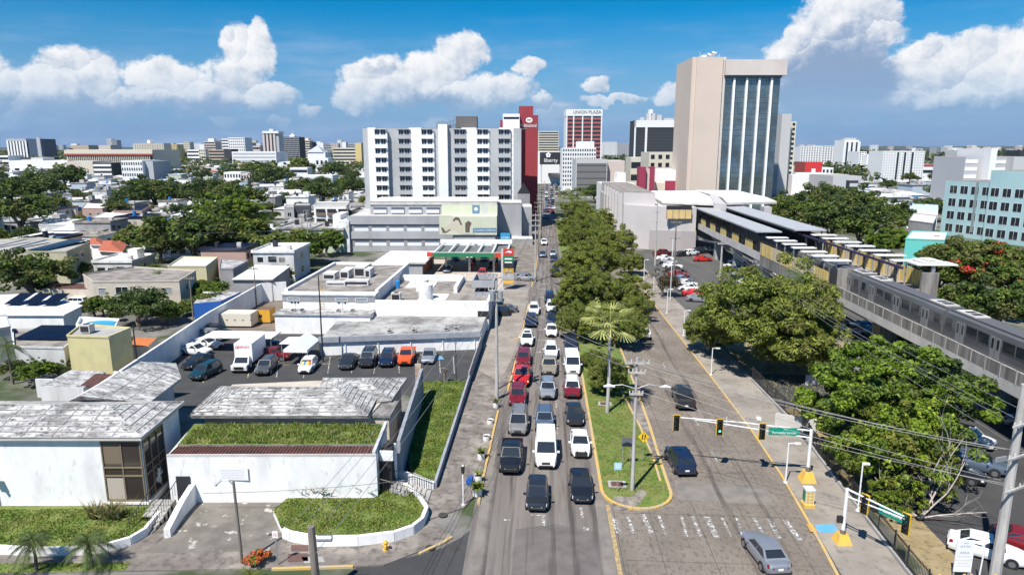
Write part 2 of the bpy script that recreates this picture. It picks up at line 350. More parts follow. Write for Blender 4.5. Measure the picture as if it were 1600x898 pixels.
# median
def arc(cx,cy,r,a0,a1,n=10): return [(cx+r*math.cos(R_(a0+(a1-a0)*i/n)),cy+r*math.sin(R_(a0+(a1-a0)*i/n))) for i in range(n+1)]
nose=arc(8.0,52.7,2.85,180,360,14)
med=[(5.15,110),(5.15,79)]+nose+[(10.95,58),(10.4,64),(9.6,72)]
medi=[(x*1,y) for x,y in med]
g=MB(); g.prism([(5.15,252),(5.15,79)]+nose+[(10.9,56),(11.0,59),(11.2,66),(11.3,73),(11.3,110),(12,150),(13,205),(15,252)],-.02,.12,conc,grassm); struct(g,'median_lawn')
g=MB(); g.prism([G(958,776),G(985,778),G(1003,764),G(1012,772),G(998,790),G(968,799),G(957,795)],.0,.135,pave_dark); struct(g,'median_apron')
g=MB(); g.poly([(9.8,72),(10.45,64),(10.3,57.5),(11.0,59),(11.2,66),(11.35,79)],.128,pave_dark); struct(g,'median_strip')
kerb([(5.2,110),(5.2,79)]+nose+[(10.9,56),(11.0,60),(11.2,66),(11.3,75),(11.3,110)],'yellow_kerb',wd=.26,h=.17)
kerb([(10.3,54.5),(10.4,59),(10.2,66),(9.7,73),(9.3,80)],'yellow_kerb',wd=.2,h=.2)
g=MB(); strip(g,[(5.3,y) for y in (20,35,50.5)],[(5.62,y) for y in (20,35,50.5)],.022,yline); struct(g,'yellow_line')
# right pavement
pv([(19.9,36),(20.2,42),(20.5,46),(21.2,56),(21.5,66),(21.4,82),(21.1,100),(20.9,112),(20.7,180),(24,180),(25.6,112),(26.2,82),(25.6,60),(24.7,42),(24.3,36)],.13,pave,'right_pavement')
kerb([(19.75,40),(20.35,46),(21.05,56),(21.35,66),(21.25,82),(20.95,100),(20.75,112),(20.5,150)],'yellow_kerb')
g=MB(); g.poly([(26.5,62),(44,60),(60,80),(60,100),(26.5,98)],.006,drygrass); struct(g,'dry_verge')
g=MB(); g.poly([(26,38),(29.0,38),(29.4,52),(26.5,60)],.01,drygrass); struct(g,'dry_verge')
g=MB(); g.poly([(29,30),(70,30),(70,75),(29.4,75)],.008,asph_new); struct(g,'right_parking_lot')
g=MB(); g.poly([(26.5,84),(34,84),(34,76),(26.5,72)],.012,asph_new); struct(g,'side_lot')
g=MB(); g.poly([(22,112),(64,108),(64,190),(24,190)],.01,asph); struct(g,'station_parking_lot')
# blue and ochre crossing pad
bl=mat('blue_paint',(.10,.34,.55),(.2,.36,.46),2,.5,.7,rough=.8); och=mat('ochre_pad',(.48,.26,.08),rough=.9)
g=MB(); g.poly([G(*p) for p in [(1271,822),(1303,820),(1312,834),(1279,834)]],.136,bl); struct(g,'blue_crossing_pad')
g=MB(); g.poly([G(*p) for p in [(1259,820),(1270.5,820),(1278,833),(1266,833)]],.136,och); struct(g,'tactile_paving')
# crosswalk bars across the right road
g=MB()
bars=[(957,808,968,833,1),(981,806,990,833,.5),(1004,803,1018,833,.8),(1029,804,1040,834,.45),(1065,806,1073,838,.4),(1082,806,1095,838,.5),(1104,807,1120,839,1),(1128,808,1142,838,.3),(1150,808,1160,836,.3),(1178,809,1194,836,.5),(1202,810,1218,842,.8),(1226,812,1250,844,1)]
for x0,y0,x1,y1,s in bars:
    A=G(x0,y0);B=G(x1,y1); wd=.36*s+.06
    g.quad((A[0]-wd/2,A[1],.02),(B[0]-wd/2,B[1],.02),(B[0]+wd/2,B[1],.02),(A[0]+wd/2,A[1],.02),wline)
struct(g,'crosswalk')
g=MB()
for k,(x,y) in enumerate([(913,630),(913,700),(829,600),(829,660),(826,700),(873,540),(874,500),(911,560),(838,540),(868,560)]): pass
for X in (-1.5,1.75):
    y=57.
    while y<230:
        g.quad((X-.06,y,.02),(X+.06,y,.02),(X+.06,y+2.4,.02),(X-.06,y+2.4,.02),wline); y+=7.2
for X,Y in ((16.2,58.5),(16.3,67),(16.3,76),(16.2,85),(16.1,94)): g.quad((X-.07,Y,.024),(X+.07,Y,.024),(X+.07,Y+2.8,.024),(X-.07,Y+2.8,.024),wline)
struct(g,'lane_markings')
g=MB()  # worn stop bars and arrows
for (X,Y,w_,l_) in [(-.2,48.6,.9,.22),(.3,47.2,.25,1.5),(3.3,48.4,.22,1.6),(3.5,46.6,.4,.5),(-2.5,47.8,.5,.18)]: g.quad((X-w_/2,Y,.02),(X+w_/2,Y,.02),(X+w_/2,Y+l_,.02),(X-w_/2,Y+l_,.02),wline)
for Y in (92,98,104,112,120,128,136,141,150): g.quad((-.6,Y,.02),(1.3+.5*math.sin(Y),Y+.1,.02),(1.2,Y+.55,.02),(-.6,Y+.5,.02),wline)
struct(g,'worn_markings')
tw=mat('tyre_wear',(.03,.027,.025),rough=.9); _n=tw.node_tree; _t=_n.nodes.new('ShaderNodeTexNoise'); _t.inputs['Scale'].default_value=.9; _t.inputs['Detail'].default_value=8; _mp=_n.nodes.new('ShaderNodeMapping'); _mp.inputs['Scale'].default_value=(2.5,.12,1); _tc=_n.nodes.new('ShaderNodeTexCoord'); _n.links.new(_tc.outputs['Object'],_mp.inputs[0]); _n.links.new(_mp.outputs[0],_t.inputs['Vector']); _r=_n.nodes.new('ShaderNodeMapRange'); _n.links.new(_t.outputs['Fac'],_r.inputs[0]); _r.inputs[1].default_value=.42; _r.inputs[2].default_value=.72; _r.inputs[4].default_value=.42; _n.links.new(_r.outputs[0],_n.nodes['Principled BSDF'].inputs['Alpha'])
g=MB()
for X in (-4.0,-2.35,-.75,.85,2.5,4.1):
    for a,b in zip(ys[:-2],ys[1:-1]):
        k=lambda y: X*(interp(RK,y)-interp(LK,y))/10+(interp(RK,y)+interp(LK,y))/2-.05
        g.quad((k(a)-.28,a,.0235),(k(a)+.28,a,.0235),(k(b)+.28,b,.0235),(k(b)-.28,b,.0235),tw)
for X in (14.8,17.6): g.quad((X-.3,20,.0262),(X+.3,20,.0262),(X+.5,108,.0262),(X-.1,108,.0262),tw)
struct(g,'tyre_marks')
# concrete seams and patches
seam=mat('seam_tar',(.06,.055,.05),rough=.9); patch=mat('patched_concrete',(.22,.195,.172),(.145,.13,.117),.8,.4,.7,rough=.9,det=9)
g=MB()
for X in (5.8,8.6,12.2,15.8,18.6):
    g.quad((X-.02,20,.021),(X+.02,20,.021),(X+.02,50.4 if X<11 else 75,.021),(X-.02,50.4 if X<11 else 75,.021),seam)
for Y in (43,49.3,56.5,61,68,76,84): g.quad((6 if Y<50 else 11.2,Y,.0205),(20.3,Y-.2,.0205),(20.3,Y-.16,.0205),(6 if Y<50 else 11.2,Y+.04,.0205),seam)
struct(g,'road_seams')
g=MB()
g.poly([(4.2,20),(5.2,20),(5.2,56),(4.5,56)],.0165,patch); g.poly([(-4.7,20),(-3.6,20),(-3.7,60),(-4.8,60)],.0165,patch)
g.poly([(-1.9,36),(4.0,36),(4.1,46.5),(1.2,47.5),(-1.8,46.6)],.0155,mat('road_dark_patch',(.115,.103,.096),(.17,.152,.140),.5,.4,.7,rough=.9,det=9))
g.poly([(11.3,51.6),(18.8,51),(18.9,54.3),(11.6,55)],.0215,patch); struct(g,'road_patches')
# left car park
tilt=R_(10)
g=MB(); g.poly([(-55,66),(-8.7,76),(-8.7,93.5),(-30,89.3),(-31,100),(-54,100)],.01,asph_new); struct(g,'left_parking_lot')
g=MB()
for x in (436,478,516,553,588,622,652,686,708):
    A=G(x,557);B=G(x-4 if x<600 else x+2,590 if x<480 else 583)
    g.quad((A[0]-.06,A[1],.016),(B[0]-.06,B[1],.016),(B[0]+.06,B[1],.016),(A[0]+.06,A[1],.016),wline)
for x0,y0,x1,y1 in [(323,578,317,598),(392,570,387,590),(430,571,453,570),(495,569,517,568),(645,554,655,560)]:
    A=G(x0,y0);B=G(x1,y1); g.beam((A[0],A[1],.02),(B[0],B[1],.02),.14,.012,yline)
g.poly([G(*p) for p in [(669,557),(690,556),(694,561),(675,562)]],.018,bl)
struct(g,'parking_markings')
# driveway in front of the white wall with a pale worn patch
drv=mat('driveway',(.135,.122,.105),(.20,.18,.155),.5,.42,.62,rough=.93,c3=(.42,.39,.35),sc3=.9,lo3=.60,hi3=.63,det=10)
g=MB(); g.poly([G(*p) for p in [(292,787),(448,787),(444,843),(430,862),(225,866),(258,842)]],.118,drv); struct(g,'driveway')
g=MB(); g.poly([G(*p) for p in [(0,882),(205,880),(195,893),(0,897)]],.122,grassm); struct(g,'kerb_lawn')
g=MB()
for q in ([(471,872),(504,871),(508,880),(476,882)],[(455,853),(482,853),(482,863),(455,863)],[(450,867),(480,866),(482,878),(450,880)]): g.poly([G(*p) for p in q],.13,conc if q[0][0]==471 else mat('reddish_cover',(.13,.07,.06),rough=.9))
struct(g,'pavement_covers')
# flower-bed base for bushes at far road end / station forecourt handled as ground
g=MB(); g.poly([(-54,100),(-31,100),(-30,112),(-28.5,140),(-52,140)],.008,mat('yard_soil',(.15,.12,.095),(.22,.18,.14),.3,.4,.7,rough=.95)); struct(g,'service_yard')
# ---------------- vehicles ----------------
def paint(name,c,metal=.0,rough=.32): return mat('paint_'+name,c,rough=rough,metal=metal,coat=.7,spec=.5)
PC={k:paint(k,*v) for k,v in {'black':((.012,.013,.016),),'navy':((.012,.022,.06),.2),'charcoal':((.035,.038,.043),.4),'grey':((.13,.135,.14),.5),'silver':((.46,.47,.49),.55),'white':((.80,.80,.79),),'offwhite':((.66,.64,.60),),
 'red':((.55,.018,.015),),'darkred':((.22,.012,.018),.2),'beige':((.42,.36,.27),.4),'champagne':((.36,.34,.31),.5),'orange':((.72,.10,.02),),'blue':((.03,.08,.19),.3),'steel':((.16,.21,.29),.5),'teal':((.015,.06,.08),.3),'greywhite':((.30,.32,.36),.4)}.items()}
head_m=mat('headlight_lens',(.75,.77,.8),rough=.1,spec=.8); lit_m=mat('lit_headlight',(1,.7,.4),emit=(1,.62,.3,3.)); tail_m=mat('tail_light_lens',(.35,.01,.01),rough=.2); plate_m=mat('number_plate',(.75,.76,.74),rough=.5)
rim_m=mat('wheel_rim',(.4,.41,.42),rough=.3,metal=.8); grille_m=mat('grille_black',(.02,.02,.022),rough=.35); trim=mat('plastic_trim',(.03,.03,.032),rough=.6)
CT={ # L W; body top profile front->rear [(y,z)]; greenhouse base y(front,rear), roof y(front,rear), roof z; beltz; wheel radius; zb
'sedan':dict(L=4.75,W=1.84,top=[(2.37,.60),(2.28,.74),(1.7,.84),(1.0,.93),(-1.6,.97),(-1.85,1.0),(-2.25,1.0),(-2.37,.86)],g=(1.1,-1.85,.2,-1.05,1.44),wr=.33,zb=.2,ax=1.4),
'hatch':dict(L=4.2,W=1.8,top=[(2.1,.62),(2.0,.78),(1.6,.88),(1.0,.97),(-1.9,1.02),(-2.02,1.0),(-2.1,.8)],g=(1.15,-1.98,.35,-1.55,1.53),wr=.33,zb=.22,ax=1.28),
'suv':dict(L=4.65,W=1.9,top=[(2.32,.72),(2.24,.9),(1.75,1.0),(1.1,1.08),(-2.1,1.1),(-2.25,1.05),(-2.32,.85)],g=(1.2,-2.2,.5,-1.85,1.68),wr=.37,zb=.28,ax=1.38),
'bigsuv':dict(L=5.0,W=2.0,top=[(2.5,.8),(2.42,1.0),(1.9,1.12),(1.25,1.18),(-2.3,1.2),(-2.45,1.1),(-2.5,.85)],g=(1.35,-2.42,.7,-2.15,1.85),wr=.4,zb=.3,ax=1.5),
'minivan':dict(L=5.0,W=1.96,top=[(2.5,.7),(2.4,.88),(1.9,1.02),(1.5,1.1),(-2.3,1.12),(-2.45,1.05),(-2.5,.85)],g=(1.7,-2.42,.75,-2.1,1.78),wr=.35,zb=.24,ax=1.5),
'jeep':dict(L=4.3,W=1.85,top=[(2.15,.85),(2.12,1.05),(1.7,1.12),(1.0,1.14),(-2.05,1.14),(-2.15,1.0)],g=(1.0,-2.08,.75,-2.0,1.84),wr=.4,zb=.34,ax=1.25),
'pickup':dict(L=5.6,W=2.02,top=[(2.8,.82),(2.72,1.06),(2.2,1.15),(1.4,1.2),(-.85,1.2),(-.88,.72),(-2.76,.72),(-2.8,.7)],g=(1.45,-.86,.75,-.7,1.88),wr=.42,zb=.34,ax=1.75,bed=True),
'van':dict(L=5.6,W=2.04,top=[(2.8,.85),(2.72,1.08),(2.3,1.2),(1.9,1.28),(-2.7,1.3),(-2.76,1.2),(-2.8,.9)],g=(2.0,-2.76,1.25,-2.66,2.2),wr=.38,zb=.3,ax=1.75,cargo=True),
}
def make_car(ty,simple=False):
    c=CT[ty]; L,W=c['L'],c['W']; hw=W/2; zb=c['zb']; tp=c['top']
    root=thing('car','car','car') if not simple else None
    b=MB(); ST=[]
    def wf(y):
        t=abs(y)/(L/2); return hw*(1-.2*t**6-.02*t**2)
    pts=[]
    # refine stations
    for (a,za),(d,zd) in zip(tp,tp[1:]):
        n=max(1,int(abs(a-d)/.45))
        for k in range(n): t=k/n; pts.append((a+(d-a)*t,za+(zd-za)*t))
    pts.append(tp[-1])
    for y,zt in pts:
        ww=wf(y); z0=zb+.12*(abs(y)>L/2-.12)
        half=[(ww*.90,z0),(ww*.985,z0+.12),(ww,(z0+zt)/2),(ww*.985,zt-.12),(ww*.95,zt-.03),(ww*.84,zt+.005),(ww*.4,zt+.03),(0,zt+.035)]
        sec=half+[(-x,z) for x,z in half[-2::-1]]
        ST.append([(x,y,z) for x,z in sec])
    n=len(ST[0]); vs=[p for s_ in ST for p in s_]; fs=[]
    for i in range(len(ST)-1):
        for k in range(n-1): fs.append((i*n+k,i*n+k+1,(i+1)*n+k+1,(i+1)*n+k))
        fs.append((i*n+n-1,i*n,(i+1)*n,(i+1)*n+n-1))
    fs.append(tuple(range(n))[::-1]); fs.append(tuple((len(ST)-1)*n+k for k in range(n)))
    b.add(vs,[f[::-1] for f in fs],PC['white'])
    gf,gr,rf,rr,rz=c['g']
    def zt_at(y):
        for (a,za),(d,zd) in zip(tp,tp[1:]):
            if d<=y<=a: return za+(zd-za)*(a-y)/(a-d) if a!=d else za
        return tp[-1][1]
    z1,z2=zt_at(gf)-.02,zt_at(gr)-.02
    bw=hw*.93; tw=hw*.74 if ty not in('jeep','van') else hw*.84
    crown=.05
    Bq=[(-bw*.97,gf,z1),(bw*.97,gf,z1),(bw,gr,z2),(-bw,gr,z2)]
    Tq=[(-tw,rf,rz),(tw,rf,rz),(tw*.98,rr,rz-.01),(-tw*.98,rr,rz-.01)]
    cb=MB() if not simple else b
    mid=(rf+rr)/2
    V_=Bq+Tq+[(0,rf,rz+crown*.6),(0,rr,rz+crown*.4),(-tw*1.01,mid,rz+.015),(tw*1.01,mid,rz+.015),(0,mid,rz+crown)]
    cb.add(V_,[(1,0,4,5),(5,4,8),(3,2,6,7),(7,6,9),(2,1,5,6),(6,5,11),(0,3,7,4),(4,7,10),(4,10,12,8),(8,12,11,5),(12,9,6,11),(10,7,9,12)],PC['white'])
    def panel(m,A,B_,C_,D,u0,u1,v0,v1,nrm,m_,off=.006):
        # A,B bottom; D,C top
        def P(u,v): 
            q=[ (A[i]*(1-u)+B_[i]*u)*(1-v)+(D[i]*(1-u)+C_[i]*u)*v for i in range(3)]
            return tuple(q[i]+nrm[i]*off for i in range(3))
        m.add([P(u0,v0),P(u1,v0),P(u1,v1),P(u0,v1)],[(0,1,2,3)],m_)
    def nrm(A,B_,D):
        v=(Vector(B_)-Vector(A)).cross(Vector(D)-Vector(A)).normalized(); return tuple(v)
    def done(m,name,p=root,smooth=False):
        return m.build(name,parent=p,smooth=smooth)
    if simple:
        gm=b
    # windscreen (front faces +y)
    def W_(name,A,B_,C_,D,u0,u1,v0,v1):
        m=MB() if not simple else b
        panel(m,A,B_,C_,D,u0,u1,v0,v1,nrm(A,B_,D),glass)
        if not simple: done(m,name)
    if not simple:
        bo=done(b,'body',smooth=True); done(cb,'cabin',smooth=False)
    W_('windscreen',Bq[1],Bq[0],Tq[0],Tq[1],.05,.95,.10,.93)
    if not c.get('cargo'): W_('rear_window',Bq[3],Bq[2],Tq[2],Tq[3],.08,.92,.25,.92)
    else: W_('rear_window',Bq[3],Bq[2],Tq[2],Tq[3],.08,.92,.45,.9)
    segs=[(.04,.46),(.49,.94)] if not c.get('cargo') else [(.02,.24)]
    if ty in('suv','bigsuv','minivan','jeep'): segs=[(.04,.36),(.385,.66),(.685,.96)]
    for a,d in segs:
        W_('side_window',Bq[2],Bq[1],Tq[1],Tq[2],1-d,1-a,.14,.9)
        W_('side_window',Bq[0],Bq[3],Tq[3],Tq[0],a,d,.14,.9)
    if c.get('bed'):
        m=MB() if not simple else b
        for s in(-1,1): m.box(s*(hw-.11),s*(hw-.03),-2.79,-.86,.66,1.2,PC['white'])
        m.box(-hw+.11,hw-.11,-2.8,-2.72,.66,1.18,PC['white']); m.box(-hw+.1,hw-.1,-2.72,-.9,.7,.80,trim)
        if not simple: done(m,'cargo_bed')
    def lamp(m,x,y,z,w_,h,mm):
        s_=1 if x>0 else -1; k=1 if y>0 else -1; a=x-s_*w_/2; b_=x+s_*w_/2
        m.add([(a,y+.03*k,z-h/2),(b_,y-.13*k,z-h/2+.03),(b_,y-.2*k,z+h/2+.05),(a,y-.05*k,z+h/2),(a,y-.2*k,z-h/2),(b_,y-.34*k,z-h/2),(b_,y-.34*k,z+h/2+.03),(a,y-.2*k,z+h/2-.01)],[(0,1,2,3),(0,3,2,1),(0,4,5,1),(3,2,6,7),(1,5,6,2),(2,6,5,1)],mm)
    zf=tp[0][1]; wy=L/2-.07
    for s in(-1,1):
        m=MB() if not simple else b; lamp(m,s*hw*.64,L/2,zf+.0,.44,.17,head_m)
        if not simple: done(m,'headlight')
        m=MB() if not simple else b; zr=tp[-1][1]-.02 if not c.get('bed') else .98; lamp(m,s*hw*(.70 if ty!='pickup' else .88),-L/2-.01,zr,.34 if ty!='pickup' else .16,.2 if ty!='pickup' else .34,tail_m)
        if not simple: done(m,'tail_light')
        m=MB() if not simple else b
        m.box(s*(hw-.02),s*(hw+.2),gf-.45,gf-.3,zt_at(gf)-.02,zt_at(gf)+.14,PC['white'])
        if not simple: done(m,'wing_mirror')
    m=MB() if not simple else b
    m.box(-hw*.36,hw*.36,L/2-.1,L/2+.02,zf-.22,zf-.0,grille_m); m.box(-hw*.36,hw*.36,L/2+.0,L/2+.03,zf-.12,zf-.09,rim_m); m.box(-hw*.6,hw*.6,L/2-.1,L/2+.012,zb+.13,zb+.24,grille_m)
    if not simple: done(m,'grille')
    m=MB() if not simple else b
    m.box(-.18,.18,-L/2-.02,-L/2+.03,.62,.76,plate_m)
    if not simple: done(m,'number_plate')
    m=MB() if not simple else b
    m.box(-hw*.86,hw*.86,-L/2-.015,-L/2+.1,zb+.1,zb+.26,trim)
    if not simple: done(m,'bumper')
    if ty in('bigsuv','minivan','suv') and not simple:
        m=MB()
        for s in(-1,1): m.beam((s*tw*.86,rf-.1,rz+.05),(s*tw*.86,rr+.1,rz+.05),.04,.05,trim)
        done(m,'roof_rails')
    r=c['wr']
    for s in(-1,1):
        for yy in(c['ax'],-c['ax']):
            m=MB() if not simple else b
            x0=s*(hw-.2); x1=s*(hw+.015); m.tube([(x0,yy,r),(x1,yy,r)],r,black,14)
            m.tube([(s*(hw-.1),yy,r+.02),(s*(hw+.004),yy,r+.02)],r+.07,trim,14)
            if not simple:
                wh=done(m,'wheel'); m=MB(); m.tube([(s*(hw-.02),yy,r),(s*(hw+.028),yy,r)],r*.66,rim_m,10); done(m,'rim',wh)
    if simple: root=b.build('car',origin=(0,0,0)); root['category']='car'; root['label']='car'
    return root
PROTO={}
def carproto(ty,simple):
    k=(ty,simple)
    if k not in PROTO: PROTO[k]=[make_car(ty,simple),False]
    return PROTO[k]
NMS={'sedan':'car','hatch':'car','suv':'suv','bigsuv':'suv','minivan':'minivan','jeep':'jeep','pickup':'pickup_truck','van':'van'}
CATS={'sedan':'car','hatch':'car','suv':'SUV','bigsuv':'SUV','minivan':'minivan','jeep':'SUV','pickup':'pickup truck','van':'van'}
def car(ty,X,Y,rz,col,label,group=None,simple=False,z=.012,**k):
    P=carproto(ty,simple); proto=P[0]
    if not P[1]: P[1]=proto; 
    o=dup(proto,(X,Y,z),rz,label,group)
    o.name=NMS[ty] if ty!='jeep' else 'suv'; o['category']=CATS[ty]
    bodycol(o,PC[col],simple)
    return o
def bodycol(o,m,simple=False):
    def setm(c):
        for i,s in enumerate(c.material_slots):
            if c.data.materials[i] is PC['white']: objmat(c,i,m)
    if simple: setm(o)
    else:
        for c in kidlist(o):
            if c.name.split('.')[0] in('body','cabin','wing_mirror','cargo_bed'): setm(c)
def kidlist(o): return list(o.children)
def drop_protos():
    for P in PROTO.values():
        o=P[0]
        for c in list(o.children):
            for g_ in list(c.children): bpy.data.objects.remove(g_)
            bpy.data.objects.remove(c)
        bpy.data.objects.remove(o)
def partmat(o,part,m):
    for c in o.children:
        if c.name.split('.')[0]==part:
            for i in range(len(c.material_slots)): objmat(c,i,m)
def toward(px,py,ty):  # nearest end of the car, facing the camera: centre
    X,Y=G(px,py); return X,Y+CT[ty]['L']/2
Q='vehicles queued on the avenue'
T_=[ # px, y bottom, type, colour, label
(797,745,'pickup','black','black crew-cab pickup truck, front vehicle of the left lane'),
(809,683,'minivan','champagne','beige-silver minivan with roof rails, right behind the black pickup truck'),
(808,638,'suv','darkred','dark red SUV behind the beige-silver minivan in the left lane'),
(814,607,'pickup','red','bright red pickup truck with its headlights lit in the left lane'),
(817,575,'suv','darkred','dark red SUV just behind the bright red pickup truck'),
(823,543,'suv','white','white SUV with a dark sunroof behind the dark red SUV in the left lane'),
(829,513,'suv','navy','dark navy SUV in the left lane between two white SUVs'),
(834,494,'suv','white','white SUV at the back of the left-lane queue, behind a navy SUV'),
(839,803,'hatch','charcoal','dark grey small SUV heading the middle lane, closest vehicle of the whole queue'),
(853,736,'van','white','white cargo van in the middle lane behind the dark grey small SUV'),
(851,679,'suv','steel','blue-grey SUV close behind the white cargo van'),
(856,627,'suv','silver','silver SUV in the middle lane behind the blue-grey SUV'),
(858,590,'pickup','beige','beige pickup truck in the middle lane with an open load bed'),
(861,563,'suv','white','white SUV directly behind the beige pickup truck'),
(862,528,'sedan','white','white sedan in the middle lane in front of a dark navy car'),
(863,509,'sedan','navy','dark navy car hidden between two white cars in the middle lane'),
(862,490,'suv','white','white SUV in the middle lane right behind the dark navy car'),
(859,475,'suv','navy','dark blue SUV, last of the middle-lane queue'),
(910,790,'sedan','black','black sedan heading the right lane beside the median tip'),
(908,718,'sedan','white','white sedan with a black push bumper in the right lane'),
(899,668,'sedan','charcoal','dark charcoal sedan behind the white sedan with push bumper'),
(895,625,'suv','darkred','dark red SUV with a white roof in the right lane'),
(895,589,'van','white','white high-roof passenger van in the right lane under the trees'),
(893,552,'suv','navy','dark navy SUV behind the white passenger van, half under the trees'),
(888,489,'suv','charcoal','dark car half hidden under the median trees at the right lane'),
(868,434,'bigsuv','black','black SUV moving down the avenue towards the queue'),
(866,410,'sedan','navy','dark navy car following the black SUV down the avenue'),
(848,403,'sedan','steel','blue sedan beside a silver sedan farther up the avenue'),
(864,401,'sedan','silver','silver sedan beside the blue sedan farther up the avenue'),
(850,384,'suv','white','lone white SUV near the tall red tower on the avenue'),
]
cars={}
for px,py,ty,col,lab in T_:
    X,Y=toward(px,py,ty); cars[lab[:24]]=o=car(ty,X,Y,math.pi+rnd.uniform(-.015,.015),col,lab,Q,simple=Y>140)
    if 'white roof' in lab: 
        partmat(o,'cabin',PC['white'])
    if 'headlights lit' in lab: partmat(o,'headlight',lit_m)
    if 'push bumper' in lab:
        m=MB(); m.box(-.55,.55,2.40,2.47,.35,.8,trim); m.box(-.4,-.34,2.3,2.5,.3,.92,trim); m.box(.34,.4,2.3,2.5,.3,.92,trim); p=m.build('push_bumper'); p.parent=o
    if 'lit in the left' in lab or 'sunroof' in lab:
        pass
    if 'sunroof' in lab:
        m=MB(); m.box(-.42,.42,-.6,.35,1.72,1.745,glass); p=m.build('sunroof'); p.parent=o
def away(px,py,ty):
    X,Y=G(px,py); return X,Y+CT[ty]['L']/2
X,Y=away(1073,643,'bigsuv'); car('pickup',X+.1,Y+.2,-.06,'charcoal','dark grey pickup truck with a bed cover driving away on the right road')
X,Y=away(1071,746,'hatch'); car('suv',X-.1,Y+.1,.09,'navy','dark blue SUV driving away beside the median tip')
X,Y=away(1219,905,'sedan'); car('sedan',X-.3,Y,.13,'greywhite','silver sedan crossing over the crosswalk at the bottom edge')
X,Y=G(1008,532); car('suv',X,Y+2.3,0,'offwhite','pale car in the shade under the last median tree')
X,Y=G(820,440); car('suv',X+.2,Y+1,-math.pi/2-.15,'silver','silver SUV pulling out of the petrol station across the pavement')
# left car park
PK='cars in the left car park'
def parked(px,py,ty,col,lab,rz=math.pi-.1,dy=None,simple=False,group=PK):
    X,Y=G(px,py); L=CT[ty]['L']; 
    X+=math.sin(rz)*L/2*-1*-1 if False else 0
    d=(-math.sin(rz),math.cos(rz)); X-=d[0]*L/2; Y-=d[1]*L/2
    return car(ty,X,Y,rz,col,lab,group,simple)
rr=math.pi+tilt*.45
parked(408,589,'suv','grey','grey SUV parked right of the box truck',rr)
wc=parked(475,586,'hatch','white','white car with a colourful sunshade parked below the white tent canopy',rr)
m=MB(); 
for i,c_ in enumerate([(.75,.12,.05),(.8,.6,.05),(.05,.2,.6),(.75,.5,.1)]): m.add([(-.62+.31*i,1.02,1.02),(-.31+.31*i,1.02,1.02),(-.36+.3*i,.55,1.33),(-.62+.3*i,.55,1.33)],[(3,2,1,0)],mat('sunshade%d'%i if False else 'sunshade_'+['red','yellow','blue','amber'][i],c_,rough=.6))
p=m.build('sunshade'); p.parent=wc; p.location=(0,.075,.02)
parked(539,580,'sedan','charcoal','dark charcoal sedan, leftmost of the row beside the tent canopy',rr)
parked(571,577,'bigsuv','charcoal','dark grey SUV with pale bumper, second in the row right of the tent',rr)
parked(602,576,'suv','navy','dark navy SUV beside the orange pickup in the car park row',rr)
parked(632,574,'pickup','orange','bright orange pickup truck parked in the row',rr)
parked(668,571,'sedan','silver','silver sedan at the right end of the car park row',rr)
parked(303,597,'suv','teal','dark blue SUV parked by the left side wall nose outward',math.pi-.18)
parked(290,580,'sedan','black','black car squeezed behind the dark blue SUV by the side wall',math.pi-.2)
parked(455,562,'suv','darkred','dark red SUV parked sideways beside the white tent canopy',-math.pi/2-.05)
parked(440,545,'pickup','navy','dark blue pickup parked sideways behind the dark red SUV',-math.pi/2)
parked(328,555,'sedan','white','white sedan nearest the box truck in the angled white pair',-math.pi/2-.25)
parked(345,545,'sedan','white','second white sedan behind the nearest one by the sloping wall',-math.pi/2-.25)
parked(352,533,'suv','silver','silver-white wagon third from the camera by the sloping wall',-math.pi/2-.25)
parked(358,526,'suv','charcoal','dark SUV at the far end of the angled cars by the sloping wall',-math.pi/2-.25)
# box truck
X,Y=G(369,587); bt=thing('box_truck','white box truck with red lettering on its cargo box','truck',(X,Y+3.6,.012)); bt.rotation_euler=(0,0,math.pi+.04)
def bpart(m,n): o=m.build(n); o.parent=bt; return o
m=MB(); m.box(-1.15,1.15,-3.6,1.2,1.0,3.5,mat('truck_box',(.80,.80,.80),rough=.5)); bpart(m,'cargo_box')
t=text(None,'FERGEY',.42,(0,0,0),(0,0,0),mat('red_lettering',(.6,.02,.03)),'lettering'); t.parent=bt; t.location=(-.12,1.21,3.0); t.rotation_euler=(math.pi/2,0,math.pi)
m=MB(); m.tube([(.78,1.2,3.0),(.78,1.225,3.0)],.2,mat('red_lettering',(.6,.02,.03)),16); m.tube([(.78,1.2,3.0),(.78,1.232,3.0)],.1,MT['truck_box'],16); bpart(m,'logo')
m=MB(); m.box(-1.0,1.0,1.25,3.0,.5,1.15,PC['white']); m.add([(-.98,1.25,1.15),(.98,1.25,1.15),(.98,2.3,1.15),(-.98,2.3,1.15),(-.85,1.3,1.95),(.85,1.3,1.95),(.85,1.75,1.95),(-.85,1.75,1.95)],[(0,4,7,3),(1,2,6,5),(3,7,6,2),(4,5,6,7),(0,1,5,4)],PC['white']); m.add([(-.98,2.3,1.15),(.98,2.3,1.15),(.98,3.05,1.0),(-.98,3.05,1.0)],[(0,1,2,3)],PC['white']); bpart(m,'body')
m=MB(); m.quad((.88,2.25,1.2),(-.88,2.25,1.2),(-.78,1.82,1.88),(.78,1.82,1.88),glass); o=bpart(m,'windscreen'); o.location=(0,.02,.01)
m=MB(); m.box(-.6,.6,3.0,3.06,.62,.95,grille_m); bpart(m,'grille')
for s in(-1,1):
    m=MB(); m.box(s*.65,s*.95,2.98,3.05,.75,.95,head_m); bpart(m,'headlight')
    for yy in(2.3,-2.2): m=MB(); m.tube([(s*.8,yy,.42),(s*1.08,yy,.42)],.42,black,14); bpart(m,'wheel')
